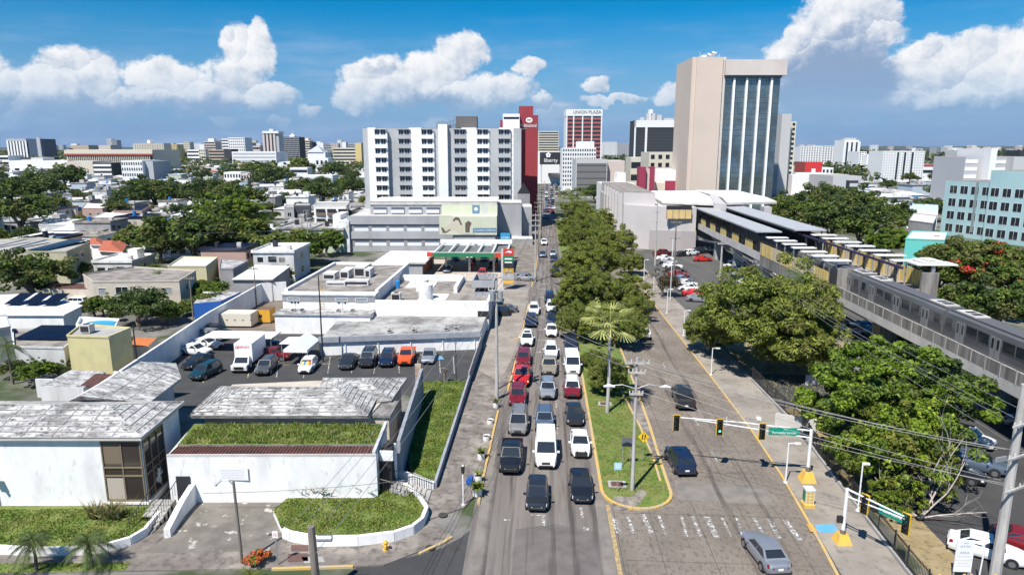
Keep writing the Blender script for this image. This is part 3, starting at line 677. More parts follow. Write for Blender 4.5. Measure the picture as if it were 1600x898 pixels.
# station car park
SP='cars in the station car park'
def sp(px,py,ty,col,lab,rz,simple=True): return parked(px,py,ty,col,lab,rz,simple=simple,group=SP)
a_=math.pi*.62
for i,(px,py,ty,col,lab) in enumerate([
 (1143,417,'sedan','white','white car, first of the right-hand row below the elevated platform'),
 (1136,424,'sedan','white','white car, second of the right-hand row below the elevated platform'),
 (1141,431,'sedan','navy','dark blue car between white ones in the right-hand station row'),
 (1146,437,'suv','silver','silver SUV in the middle of the right-hand station row'),
 (1150,444,'sedan','navy','dark navy car in front of the palm in the right-hand station row'),
 (1157,449,'sedan','white','white car beside the tall station pole, lower right-hand row'),
 (1163,456,'sedan','offwhite','off-white car second from the trees in the right-hand row'),
 (1168,463,'sedan','white','white car nearest the green trees in the right-hand row')]):
    X,Y=G(px-4,py-5); car(ty,X+2.3,Y+.8,math.pi/2+.28,col,lab,SP,True)
for i,(px,py,ty,col,lab) in enumerate([
 (1030,407,'sedan','white','white car at the far top of the left station row'),
 (1034,412,'sedan','silver','silver car near the far top of the left station row'),
 (1041,419,'sedan','white','white car behind the dark cars in the left station row'),
 (1046,425,'sedan','charcoal','dark car in the left station row beside the street lamp'),
 (1050,432,'sedan','darkred','red car half way down the left station row'),
 (1056,440,'sedan','steel','blue-grey car in front of the red one in the left station row'),
 (1062,447,'sedan','offwhite','pale car in the lower part of the left station row'),
 (1068,455,'suv','white','white SUV next to the red car in the left station row'),
 (1075,463,'sedan','red','red car near the bottom of the left station row'),
 (1082,471,'sedan','greywhite','silver-white car last of the left station row beside the trees')]):
    X,Y=G(px+10,py); car(ty,X,Y,-math.pi/2-.28,col,lab,SP,True)
X,Y=G(1098,408); car('sedan',X,Y,-math.pi/2+.1,'red','bright red sedan driving in the station car park aisle',SP,True)
for px,py,ty,col,lab in [(1035,400,'pickup','darkred','dark red pickup at the foot of the station wall'),(1067,400,'sedan','black','black car parked at the foot of the station wall'),(1080,399,'suv','white','white SUV by the corner of the station wall'),(1094,396,'suv','charcoal','dark SUV at the edge of the shade under the platform'),(1107,394,'sedan','silver','silver car deep in the shade under the platform')]:
    X,Y=G(px,py); car(ty,X,Y,-math.pi/2+.6,col,lab,SP,True)
# right lot
RP='cars in the right-hand car park'
def rpk(px,py,ty,col,lab,rz): X,Y=G(px,py); return car(ty,X,Y,rz,col,lab,RP)
rpk(1541,868,'sedan','white','white sedan parked beside the white notice board',math.pi+1.02)
rpk(1606,860,'sedan','darkred','dark red sedan cut by the right edge beside the white sedan',math.pi+1.02)
rpk(1524,733,'suv','steel','silver-blue SUV with a sunshade beside the leafless branches',math.pi+1.0)
rpk(1509,693,'suv','white','white car emerging from behind the big leafy tree',math.pi+.8)
rpk(1490,745,'sedan','black','black car in the shade of the big leafy tree',math.pi+.9)
rpk(1612,672,'sedan','silver','silver car at the right edge under the viaduct',math.pi+.8)
# far traffic, petrol station
def farcar(px,py,i,lab,grp,rz=math.pi,col=None,ty=None):
    X,Y=G(px,py); car(ty or rnd.choice(['sedan','suv','hatch','sedan']),X,Y,rz,col or rnd.choice(['white','silver','navy','charcoal','white','steel','black','darkred','offwhite']),lab,grp,True)
FL='car in the distant jam beyond the big red tower, too far to tell apart'
for i,(y) in enumerate([341,332,326,321,316,312,308,305,302,299,296,293.5,291,289]):
    for j in range(4 if i>0 else 3):
        Y=G(850,y)[1]; x0=interp(LK,Y); x1=interp(RK,Y)+ (0 if Y<400 else 6); X=x0+1.6+(x1-x0-2.6)*j/3+rnd.uniform(-.2,.2)
        if rnd.random()<.8: car(rnd.choice(['sedan','suv','hatch']),X,Y+rnd.uniform(-3,3),math.pi if j<3 else math.pi,rnd.choice(['white','silver','navy','charcoal','white','steel','black','darkred','offwhite']),FL,'cars in the distant jam',True)
for px,py,col,lab in [(878,347,'white','white car half under the farthest median trees'),(712,408,'charcoal','dark grey car parked behind the petrol pumps'),(735,404,'white','white SUV parked at the back of the petrol station'),(757,408,'navy','navy car parked behind the petrol station sign'),(770,418,'black','black car in the canopy shade by the price sign'),(754,432,'red','red car refuelling at the right end of the canopy'),(700,425,'navy','dark car in the deep shade at the left of the canopy'),(722,453,'white','white car with an open bonnet-height rack behind the flat roofs')]:
    farcar(px,py,0,lab,None,rz=math.pi if px!=722 else math.pi/2,col=col)
for px,py,col,lab in [(776,493,'black','black car parked beside the slender pole left of the avenue'),(788,488,'grey','grey car parked behind the black one left of the avenue'),(393,347,'darkred','dark red car parked by the trees left of the apartment tower'),(382,352,'white','white car parked next to the dark red one left of the tower'),(118,478,'white','white car parked beside the white hip-roofed house'),(135,482,'silver','silver car half hidden beside the round dark tree')]:
    farcar(px,py,0,lab,None,rz=math.pi/2,col=col)
for k,(px,py) in enumerate([(1330,520),(1345,515),(1358,524),(1240,440),(1210,425),(1180,412),(1226,432),(1196,418)]):
    farcar(px,py,0,'car standing in the deep shade under the viaduct','cars under the viaduct',rz=math.pi/2)
drop_protos()
# ---------------- near buildings ----------------
red_corr=mat('rusty_red_corrugated',(.12,.045,.035),(.055,.03,.025),1.2,.4,.65,rough=.85,c3=(.30,.14,.10),sc3=3,lo3=.62,hi3=.75)
blocklet=mat('sign_lettering_grey',(.45,.45,.46)); redL=mat('red_lettering',(.6,.02,.03)); whiteL=mat('white_lettering',(.85,.85,.85),rough=.6)
cream=mat('cream_wall',(.52,.46,.38),(.4,.35,.29),.6,.45,.8,rough=.88,c3=(.25,.22,.18),sc3=2,lo3=.65,hi3=.85)
yellowwall=mat('pale_yellow_wall',(.56,.50,.26),(.42,.38,.22),.6,.45,.8,rough=.88)
greyw=mat('grey_wall',(.30,.295,.30),(.2,.195,.2),.4,.4,.8,rough=.88)
pinkw=mat('salmon_wall',(.45,.30,.25),(.36,.25,.21),.5,.4,.8,rough=.88)
greyc=mat('grey_concrete_wall',(.38,.385,.40),(.26,.265,.275),.15,.4,.75,rough=.88,c3=(.16,.16,.165),sc3=1.0,lo3=.64,hi3=.8,stretch=(1,1,.35))
tile=mat('terracotta_tiles',(.42,.12,.06),(.28,.08,.05),1.5,.4,.7,rough=.85)
solar=mat('solar_panel',(.012,.018,.045),rough=.15,spec=.7)
class Con: pass
def battens(m,A,B_,C_,D,n,mt,h=.05,w_=.09,rows=0):
    """raised joints on a roof slope: from edge A-B to edge D-C"""
    A,B_,C_,D=map(Vector,(A,B_,C_,D))
    for i in range(n+1):
        t=i/n; p=A.lerp(B_,t); q=D.lerp(C_,t)
        if (q-p).length>.2: m.beam(tuple(p+Vector((0,0,h/2))),tuple(q+Vector((0,0,h/2))),w_,h,mt)
def hipbat(m,poly,z0,z1,inset,n,mt,rows=6):
    p=[Vector((q[0],q[1],z0)) for q in poly]; l0=(p[1]-p[0]).length; l1=(p[2]-p[1]).length
    if l0<l1: p=p[1:]+p[:1]; l0,l1=l1,l0
    A=(p[0]+p[3])/2; B=(p[1]+p[2])/2; d=(B-A).normalized()*min(l1*inset,l0*.49); A2=A+d;B2=B-d; A2.z=B2.z=z1
    u=Vector((0,0,.03))
    for k in range(rows):
        f=k/rows
        for a,b,c,e in((p[0],p[1],B2,A2),(p[2],p[3],A2,B2),(p[1],p[2],B2,B2),(p[3],p[0],A2,A2)): m.beam(tuple(a.lerp(e,f)+u),tuple(b.lerp(c,f)+u),.09,.05,mt)
    for k in range(1,n):   # seams square to the eaves, ending at hip or ridge
        f=k/n; a=p[0].lerp(p[1],f); x=(a-p[0]).length; t=min(1,x/d.length,(l0-x)/d.length) if d.length>0 else 1
        mid=A2+(B2-A2).normalized()*max(0,min((B2-A2).length,x-d.length)); mid=mid if t==1 else a.lerp(Vector((a.x+(A.x-p[0].x),a.y+(A.y-p[0].y),z1)),t)
        if k%2==0: m.beam(tuple(a+u),tuple(mid+u),.06,.04,mt)
    for a,b in((p[0],A2),(p[3],A2),(p[1],B2),(p[2],B2),(A2,B2)): m.beam(tuple(a+u),tuple(b+u),.14,.07,mildew)
def ac_unit(X,Y,z,label,s=1.,rz=0.):
    t=thing('air_conditioner',label,'AC unit',(X,Y,z),'roof air conditioners',rz)
    m=MB(); m.box(-.5*s,.5*s,-.4*s,.4*s,.08,.85*s,conc_pale); o=m.build('casing'); o.parent=t
    m=MB(); m.cyl(0,0,.85*s,.88*s,.3*s,darkmetal,12); m.box(-.4*s,.4*s,-.405*s-.01,-.4*s,.2,.7*s,darkmetal); o=m.build('fan_grille'); o.parent=t
    return t
# --- B1 : white corner building with the hipped mildewed roof
zE=6.2
t=thing('office_building','white two-storey block with brown corner windows and a mildewed hipped roof, at the lower left','building',(-36,52,0))
m=MB(); m.prism([(-60,47.0),(-31.0,48.3),(-31.5,54.8),(-60,53.6)],0,zE-.25,white); m.prism([(-40.3,53.9),(-34.6,54.5),(-35.2,60.8),(-38.4,65.8),(-41.2,65.6)],0,zE-.35,white2)
m.build('wall',t)
m=MB(); r1=[(-61,46.6),(-30.7,47.9),(-31.3,55.5),(-61,54.3)]
m.prism(r1,zE-.25,zE,conc_pale,mildew); m.hip(r1,zE+.003,zE+1.15,mildew,.6); hipbat(m,r1,zE,zE+1.15,.6,26,mildew2)
r2=[(-41.8,55.0),(-34.4,55.4),(-35.0,62.0),(-38.0,66.6),(-41.9,66.4)]
m.prism(r2,zE-.36,zE-.1,conc_pale,mildew); m.add([(r2[0][0],r2[0][1],zE-.09),(r2[1][0],r2[1][1],zE-.09),(r2[2][0],r2[2][1],zE-.09),(r2[3][0],r2[3][1],zE-.09),(r2[4][0],r2[4][1],zE-.09),(-39.6,54,zE+.95),(-40,63.8,zE+.9)],[(0,1,5),(1,2,6,5),(2,3,6),(3,4,6),(4,0,5,6)],mildew)
battens(m,(-34.4,55.4,zE-.09),(-35.0,62.0,zE-.09),(-40,63.8,zE+.9),(-39.6,54.5,zE+.92),9,mildew2)
for k in (.33,.66): m.beam((-34.5-k*5,55.2,zE-.07+k),(-35.1-k*4.8,62.4,zE-.07+k),.08,.05,mildew2)
m.build('roof',t)
brown=mat('bronze_frame',(.20,.16,.11),rough=.5); curtain=mat('brown_curtain',(.17,.13,.09),rough=.9)
def bigwin(u0,u1,nv,z0,z1,side):
    m=MB((0,0),0)
    fr=[]
    def P(u,d,z):
        if side=='f':
            X=-60+u; Y=47.0+(1.3/29)*(u)-d; return (X,Y,z)
        X=-31.0-(.5/6.5)*u+d; return (X,48.3+u,z)
    def bar(ua,ub,za,zb,d,mt):
        a=P(ua,0.0,za);vs=[P(ua,.0,za),P(ub,0,za),P(ub,d,za),P(ua,d,za),P(ua,0,zb),P(ub,0,zb),P(ub,d,zb),P(ua,d,zb)]
        m.add(vs,[(3,2,1,0),(4,5,6,7),(3,7,6,2),(2,6,5,1),(1,5,4,0),(0,4,7,3)][::1],mt)
    bar(u0,u1,z0,z1,.02,glass2)
    for k in range(nv+1): u=u0+(u1-u0)*k/nv; bar(u-.05,u+.05,z0,z1,.09,brown)
    for z in (z0,z0+(z1-z0)*.42,z0+(z1-z0)*.56,z1): bar(u0-.05,u1+.05,z-.06,z+.06,.1,brown)
    bar(u0-.3,u1+.3 if side=='f' else u1+.1,z0-.25,z0-.08,.22,white)
    if side=='f' and u1>28:
        bar(u0+.1,u0+(u1-u0)/2-.1,z0+.1,z0+(z1-z0)*.38,.03,mat('closed_board',(.42,.37,.31),rough=.9)); bar(u0+.1,u0+(u1-u0)/2-.1,z0+(z1-z0)*.62,z1-.1,.03,curtain)
    m.build('window',t)
bigwin(25.9,28.9,2,.75,5.75,'f'); bigwin(.15,3.4,3,.75,5.75,'r'); bigwin(14.2,16.4,2,.6,5.75,'f')
m=MB(); m.beam((-43.0,47.55,0),(-43.0,47.55,5.8),.35,.35,white); m.beam((-45.9,47.4,0),(-45.9,47.4,5.8),.35,.35,white); m.build('pilaster',t)
m=MB(); m.box(-42.8,-42.2,47.1,47.6,2.6,2.72,metal); m.tube([(-42.5,47.3,2.7),(-42.3,46.9,2.6)],.12,conc,8); m.build('floodlight',t)
# graffiti on the corner glass
m=MB()
gr=random.Random(3)
for k in range(16):
    a=gr.uniform(0,6.28); u=1.9+.1*math.cos(a); z=1.9
    u2=1.9+gr.uniform(.3,.7)*math.cos(a); z2=1.9+gr.uniform(.4,.8)*math.sin(a)
    m.beam((-31.0-.077*u+.14,48.3+u,z),(-31.0-.077*u2+.14,48.3+u2,z2),.06,.02,whiteL)
m.build('graffiti',t)
# --- garage wing with grassy roof
t=thing('garage_building','long windowless white building with weeds and rusty sheet on its flat roof','building',(-20,52,0))
fl=[(-29.6,49.15),(-13.0,49.95),(-13.55,56.1),(-30.6,55.3)]
m=MB(); m.prism(fl,0,4.1,white); m.build('wall',t)
m=MB(); m.prism([(-29.5,49.25),(-13.1,50.05),(-13.3,51.6),(-29.6,50.8)],4.1,4.17,red_corr)
n=60
for k in range(n): x=-29.4+16.2*k/n; y=49.27+.8*k/n; m.beam((x,y,4.2),(x-.1,y+1.5,4.2),.1,.07,red_corr)
m.build('corrugated_sheet',t)
m=MB(); m.prism([(-29.6,50.85),(-13.3,51.65),(-13.6,55.9),(-30.4,55.2)],4.1,4.3,conc_dirty,grassm); m.beam((-13.2,50,4.2),(-13.6,56.1,4.2),.25,.5,white2); m.beam((-29.6,49.2,4.15),(-13.0,50.0,4.15),.12,.2,conc_pale); m.build('roof',t)
m=MB(); m.box(-29.0,-27.9,49.1,49.25,0,2.4,darkmetal); m.build('door',t)
m=MB(); m.box(-25.6,-23.2,49.31,49.345,2.1,3.2,mat('faded_notice',(.74,.75,.77))); 
for k in range(6): m.box(-25.4,-23.5,49.30,49.31,2.25+k*.14,2.28+k*.14,blocklet)
m.build('notice_panel',t)
# --- white tiled hip roof house behind it
t=thing('low_building','low building with a wide mildewed white tiled hip roof behind the weedy flat roof','building',(-22,60,0))
ev=[(-30.4,55.5),(-15.0,56.2),(-13.7,61.0),(-13.9,66.4),(-23.0,66.0),(-31.5,64.5)]
m=MB(); m.prism([(-30,56.2),(-15.2,56.7),(-14.3,66),(-23,65.6),(-31,64.1)],0,4.75,cream); m.build('wall',t)
m=MB(); q=[(-31,55.3),(-15.2,56.0),(-15.6,63.5),(-31.6,62.8)]
m.prism(q,4.75,4.95,conc_dirty,mildew); m.hip(q,4.953,6.2,mildew,.5)
hipbat(m,q,4.96,6.2,.5,14,mildew2,8)
m.build('roof',t)
m=MB(); q=[(-20.6,57.4),(-14.0,60.2),(-13.8,66.6),(-22.4,66.2)]
m.prism(q,4.6,4.8,conc_dirty,mildew); m.hip(q,4.803,6.05,mildew,.6); hipbat(m,q,4.81,6.05,.6,9,mildew2); m.build('roof',t)
# --- beige block + pale column at its right
t=thing('porch_building','small beige flat block with a dark doorway beside the tall blue-grey side wall','building',(-14,58,0))
m=MB(); m.box(-15.6,-13.6,57.2,60.5,0,4.4,cream); m.build('wall',t)
m=MB(); m.box(-15.8,-13.4,57.0,60.7,4.4,4.6,conc_dirty); m.build('roof',t)
m=MB(); m.box(-15.2,-14.2,57.1,57.2,0,2.3,darkmetal); m.build('door',t)
bluew=mat('blue_grey_tone',(.31,.325,.36),(.22,.235,.26),.8,.45,.75,rough=.85,c3=(.16,.17,.19),sc3=2,lo3=.62,hi3=.8)  # on the white retaining wall this blue-grey is shade put into the colour
# tall garden walls
def wall(name,label,pts,h,th,m1,cat='wall',cap=None,z0=0.,h1=None,posts=0):
    x=sum(p[0] for p in pts)/len(pts); y=sum(p[1] for p in pts)/len(pts)
    m=MB(); hs=h if isinstance(h,(list,tuple)) else [h]*len(pts)
    for i,(a,b) in enumerate(zip(pts,pts[1:])):
        A=Vector((a[0],a[1],0));B=Vector((b[0],b[1],0)); d=(B-A).normalized(); n=Vector((-d.y,d.x,0))*th/2
        vs=[(A-n),(B-n),(B+n),(A+n)]
        hh=[hs[i],hs[i+1],hs[i+1],hs[i]]
        m.add([(v.x,v.y,z0) for v in vs]+[(v.x,v.y,k) for v,k in zip(vs,hh)],[(0,3,2,1),(0,1,5,4),(1,2,6,5),(2,3,7,6),(3,0,4,7),(4,5,6,7)],m1)
        if posts:
            L_=(B-A).length; k=0
            while k<L_:
                p=A+d*k; t_=k/L_; m.cyl(p.x,p.y,z0,hs[i]*(1-t_)+hs[i+1]*t_+.12,th*.8,m1,6); k+=posts
    return m.build(name,origin=(x,y,z0),label=label,cat=cat)
wall('boundary_wall','tall blue-grey wall with a rusty pale end, left edge of the narrow grass strip',[(-11.9,53.2),(-13.3,72.5)],[4.0,4.0],.3,bluew)
wall('entrance_wall','short white wall panel above the gated porch by the corner steps',[(-12.95,51.4),(-12.0,52.6)],[4.0,4.0],.2,white)
t=thing('porch_gate','dark gated porch between the white garage wall and the grass strip','gate',(-12.8,50.8,0))
m=MB(); m.box(-13.0,-11.9,51.0,51.2,3.2,4.0,white); m.build('lintel',t)
m=MB()
for k in range(10): m.cyl(-12.95+k*.11,50.6,.9,3.3,.018,darkmetal,5)
m.box(-13.0,-11.9,50.55,50.65,3.3,3.36,darkmetal); m.build('bars',t)
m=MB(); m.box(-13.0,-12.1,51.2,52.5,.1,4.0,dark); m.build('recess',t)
wall('chimney_wall','rusty stained upright wall end at the far end of the blue-grey wall',[(-13.35,72.3),(-14.0,72.2)],4.5,.35,mat('rust_stained_wall',(.5,.38,.3),(.25,.15,.1),1.5,.45,.65,rough=.9))
# grass strip between walls, raised slope
g_strip=[(-14.6,77.8),(-8.85,78.1),(-8.95,52.9),(-11.2,54.6),(-12.0,57.5)]
m=MB(); m.prism(g_strip,0,.5,white2,grassm); struct(m,'grass_strip')
wall('retaining_wall','long low blue-grey wall between the grass strip and the pavement',[(-8.75,52.4),(-8.65,78.5)],[.75,1.1],.22,bluew,posts=0)  # white wall; the blue-grey of its shaded side is coloured in
wall('chain_fence','grey sheet fence along the car park beside the pavement',[(-8.65,78.5),(-8.5,94)],[1.6,1.9],.12,greyc,cat='fence',posts=2.2)
wall('step_wall','low white wall with a slanting railing beside the corner steps',[(-12.2,53.2),(-11.2,52.8),(-8.8,52.35)],[1.3,1.3,.7],.3,white)
# corner steps
t=thing('corner_steps','worn concrete steps with railings climbing to the gated porch','steps',(-11,51.2,0))
for k in range(8):
    m=MB(); u=k/8; x=-9.0-3.1*u; m.box(x-.45,x+.02,49.6+1.0*u,51.9+.5*u,.1,.22+.11*k,conc); m.build('step',t)
for off,lab in ((0,'r'),(2.0,'l')):
    m=MB(); P=[(-9.0,49.4+off*1.3,1.0),(-10.6,50.1+off*1.1,1.45),(-12.9,50.3+off*.9,1.95)]
    m.tube(P,.035,wood,6)
    for a,b in zip(P,P[1:]):
        for k in range(8): q=Vector(a).lerp(Vector(b),k/8); m.beam(tuple(q),(q.x,q.y,q.z-.95),.03,.03,darkmetal)
    m.build('railing',t)
# mound and its curved wall
mound=[G(*p) for p in [(443,841),(455,846),(496,854),(560,853),(616,846),(645,836),(660,824),(667,806),(655,788),(634,770),(610,762),(591,761)]]
mi=mound+[(-13.2,49.7),(-20.2,49.3),(-20.6,47.5)]
m=MB(); m.prism(mi,0,.62,white,grassm); struct(m,'front_mound')
wall('curved_wall','curved low white retaining wall around the front grass mound at the street corner',mound,.85,.28,white)
lm=[G(*p) for p in [(-40,866),(0,866),(60,869),(120,868),(170,862),(205,852),(228,838),(242,820),(255,806),(270,796)]]
m=MB(); m.prism(lm+[(-31.0,47.9),(-60,46.6)],0,.5,white,grassm); struct(m,'left_mound')
wall('curved_wall','long curved low white wall below the lawn of the corner-window block',lm,.72,.26,white)
wall('stair_wall','thick white sloping side wall of the stairs by the driveway',[G(262,841),G(286,806),G(309,781)],[.75,1.3,1.9],.45,white)
t=thing('side_stairs','concrete stairs with dark railings between the corner window and driveway','steps',(-29.6,46,0))
for k in range(6):
    m=MB(); m.box(-30.2,-28.6,44.6+k*.55,45.4+k*.55,.05,.2+.15*k,conc); m.build('step',t)
for x in(-30.25,-28.7):
    m=MB(); P=[(x,44.6,1.2),(x,48.6,2.3)]; m.tube(P,.035,darkmetal,6)
    for k in range(12): q=Vector(P[0]).lerp(Vector(P[1]),k/12); m.beam(tuple(q),(q.x,q.y,q.z-1.0),.025,.025,darkmetal)
    m.build('railing',t)
# --- low sheds upper left of the hip roof
t=thing('shed','low shed with mildewed panels and a rusty red sheet behind the corner-window block','shed',(-46,59,0))
m=MB(); A=[G(95,605,2.8),G(150,610,2.8),G(185,577,2.8),G(120,575,2.8)]; m.prism([G(62,603,3),G(130,606,3),G(165,580,3),G(110,578,3)],0,3,white2,mildew); m.build('wall',t)
m=MB(); m.prism([G(126,602,3),G(170,604,3),G(200,586,3),G(150,584,3)],2.9,3.06,red_corr); m.build('roof_sheet',t)
wall('yard_wall','stained white yard wall behind the left wing of the mildewed roof',[G(60,620),G(150,622)],2.2,.25,white2)
# --- long sloping left wall of the car park
wall('car_park_wall','long high white-grey wall running along the left side of the car park',[(-47.2,62),(-47.4,68),(-48.6,77.5),(-51.2,100),(-52.0,122),(-48,124)],[3.2,3.2,3.2,3.3,3.5,3.5],.3,white)
t=thing('gatehouse_wall','white double gate panel with a dark seam at the near end of the sloping wall','gate',(-44.5,70,0))
m=MB(); a,b=G(224,590,0),G(283,590,0); m.box(a[0]+1,a[0]+3.1,72.0,72.2,0,3.2,white); m.build('panel',t); m=MB(); m.box(a[0]+3.15,a[0]+7.6,72.0,72.2,0,3.2,white); m.build('panel',t)
# --- A: low building at the back of the lot
A_=[(-30.4,89.2),(-8.7,93.3),(-8.6,103.2),(-26,103.2),(-26,99.5),(-31,99.5)]
t=thing('low_roof_building','long low building with dark water-stained roof behind the car park row','building',(-20,96,0))
m=MB(); m.prism(A_,0,2.15,white); m.build('wall',t)
m=MB(); m.prism([(x,y) for x,y in A_],2.15,2.3,bluew,mildew2)
A2=Vector((-30.5,89.0,2.3));B2=Vector((-8.6,93.1,2.3)); m.beam(tuple(A2),tuple(B2),.35,.75,bluew)
m.build('roof',t)
m=MB(); m.poly([(-26,96),(-20,96.5),(-19.5,98.5),(-24,99)],2.31,dark) if False else None
for i,(x,y) in enumerate([(-21.5,93.0),(-18.1,93.6),(-13.6,94.5),(-12.2,94.9)]): ac_unit(x,y,2.35,['leftmost','second from left','second from right','rightmost'][i]+' of four small AC boxes on the dark stained low roof',.62)
for k in range(5):
    x=-27+4.4*k; y=89.2+(x+30.4)*.189-.12; tt=MB(); tt.cyl(x,y,0,2.5,.06,white,6); tt.build('pipe',t)
# --- C: two-level white building
t=thing('white_building','two-level white building with brown gravel roof and a yellow ladder','building',(-33,115,0))
m=MB(); m.box(-41,-26.2,100.4,104,0,2.9,white); m.box(-41,-26.2,104,132,0,5.4,white); m.build('wall',t)
m=MB(); m.box(-41.2,-26,100.2,104,2.9,3.1,greyc,mildew); m.build('ledge',t)
m=MB(); m.box(-40.7,-26.5,105.6,131.6,5.4,5.5,gravel,gravel); m.box(-41.2,-26.0,103.7,105.6,5.38,5.6,whiteroof)
m.box(-41.2,-40.7,105.6,132,5.3,5.95,white); m.box(-26.5,-26.0,105.6,132,5.3,5.95,white); m.box(-40.7,-26.5,131.6,132.2,5.3,5.95,white); m.build('roof',t)
m=MB(); m.box(-41.02,-26.18,103.9,104.0,4.35,5.0,greyw); m.build('window_band',t)
for u in(-40.2,-32.5,-29.3): window(t,(u,103.88,0),0,4.38,2.0,.58,'louvre')
m=MB()
for s in(0,.6): m.beam((-35+s,103.6,3.1),(-35+s,104.4,6.6),.06,.06,yellow)
for k in range(11): m.beam((-35,103.6+.07*k,3.3+.3*k),(-34.4,103.6+.07*k,3.3+.3*k),.04,.04,yellow)
m.build('ladder',t)
# rooftop clutter on C
m=MB()
for (x0,x1,y0,y1,z1) in [(-38.3,-36.2,116,119,6.6),(-35.6,-34,117,121,6.9),(-33.6,-31.6,119,124,7.2),(-33,-29,111,112.2,6.4),(-36,-32.8,110.5,111.6,6.2),(-31.4,-30.4,118,121,7.0)]:
    m=MB(); m.box(x0,x1,y0,y1,5.5,z1,white2,whiteroof); m.box(x0+.2,x1-.2,y0-.02,y0,5.7,z1-.3,darkmetal); m.build('roof_unit',t)
for x,y in((-38.6,101.9),(-37.2,101.9),(-31.5,102),(-29.3,102.2)): ac_unit(x,y,3.1,{-38.6:'leftmost small AC unit on the ledge below the yellow ladder roof',-37.2:'small AC unit right of the leftmost one on the white building ledge',-31.5:'small AC unit in the middle of the white building ledge',-29.3:'small AC unit near the right end of the white building ledge'}[x],.6)
def floodcluster(X,Y,z,lab,n=3):
    t=thing('floodlight_post',lab,'floodlight',(X,Y,z),'floodlight posts')
    m=MB(); m.tube([(0,0,0),(0,0,1.6)],.03,metal,6); m.beam((-.5,0,1.5),(.5,0,1.5),.05,.05,metal); o=m.build('post'); o.parent=t
    for k in range(n):
        m=MB(); x=-.5+k*1.0/(n-1); m.tube([(x,0,1.75),(x,-.25,1.6)],[.1,.16],darkmetal,8); o=m.build('lamp_head'); o.parent=t
floodcluster(-37.9,101.2,3.1,'left post with three spotlights on the ledge of the white building'); floodcluster(-30.6,101.3,3.1,'post with two spotlights on the ledge left of the roof corner',2)
# --- B: right white block with tanks
t=thing('flat_roof_building','white flat-roofed building with two round white tanks, right of the ladder building','building',(-17,112,0))
m=MB(); m.box(-26.0,-8.2,103.2,103.6,0,4.75,white); m.box(-26.0,-8.2,103.6,124,0,3.9,white2,gravel); m.build('wall',t)
m=MB(); m.box(-25.9,-8.4,103.6,124,3.9,3.96,gravel,gravel); m.box(-26,-14.0,123.5,124.2,3.9,5.0,white); m.box(-14.9,-14.3,113,124,3.9,5.0,white); m.box(-8.5,-8.1,103.6,112,3.9,4.8,white); m.box(-24,-19,117,122,3.96,4.1,whiteroof); m.box(-20,-15.5,106,112,3.96,4.0,whiteroof);m.build('roof',t)
def tank(X,Y,z,lab,r=.95,h=2.2,mt=None):
    t=thing('water_tank',lab,'water tank',(X,Y,z),'roof water tanks'); mt=mt or whiteroof
    m=MB(); m.cyl(0,0,0,h,r,mt,20); m.tube([(0,0,h),(0,0,h+.25)],[r,r*.25],mt,20); o=m.build('tank'); o.parent=t; m=MB(); m.cyl(0,0,h+.25,h+.33,r*.24,mt,10); o=m.build('lid'); o.parent=t
tank(-18.8,108.2,3.96,'large white round tank nearest the front of the flat roof',1.15,2.4); tank(-20.5,114.5,3.96,'white round tank behind the largest one on the flat roof',1.1,2.0); tank(-22.6,119.5,3.96,'farthest white round tank near the roof parapet',1.05,1.4)
tank(-25.2,116.5,3.96,'small blue drum at the left edge of the tank roof',.4,1.3,mat('blue_plastic',(.02,.2,.5),rough=.4))
ac_unit(-23.4,106.8,3.98,'large boxy AC unit on the gravel roof left of the tanks',1.5); ac_unit(-17.2,104.9,3.98,'tilted small unit behind the white parapet below the tanks',.7)
# shadowed corner opening
t=thing('corner_kiosk','dark open-topped box tower of the flat-roofed building beside the pavement','building',(-9.4,114,0))
m=MB(); m.box(-11.2,-8.0,111,117,0,4.6,bluew); m.build('wall',t)
m=MB(); 
for a in ((-11.6,-7.8,110.6,110.9),(-11.6,-7.8,117.2,117.5),(-11.6,-11.3,110.9,117.2),(-8.1,-7.8,110.9,117.2)): m.box(*a,5.4,6.6,greyc)
m.box(-11.3,-8.1,110.9,117.2,5.4,5.5,darkmetal); m.build('open_crown',t)
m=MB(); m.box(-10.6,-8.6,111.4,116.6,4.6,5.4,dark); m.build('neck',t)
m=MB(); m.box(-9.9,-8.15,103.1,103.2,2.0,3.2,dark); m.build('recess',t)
# tent canopy
t=thing('tent_canopy','white peaked tent canopy on thin poles in the car park','canopy',(-31.6,86,0))
m=MB(); x0,x1,y0,y1=-33.6,-30.4,84.2,89.2
m.add([(x0,y0,2.3),(x0,y1,2.3),(x1,y0,2.3),(x1,y1,2.3),((x0+x1)/2,y0,3.4),((x0+x1)/2,y1,3.4),(x0,y0,1.95),(x0,y1,1.95),(x1,y0,1.95),(x1,y1,1.95)],[(0,4,5,1),(4,2,3,5),(6,0,1,7),(2,8,9,3),(0,2,4),(1,5,3),(6,8,2,0),],mat('tent_fabric',(.8,.8,.8),rough=.6)); m.build('cover',t)
for x in(x0,x1):
    for y in(y0,y1): m=MB(); m.cyl(x,y,0,2.3,.04,metal,6); m.build('leg',t)
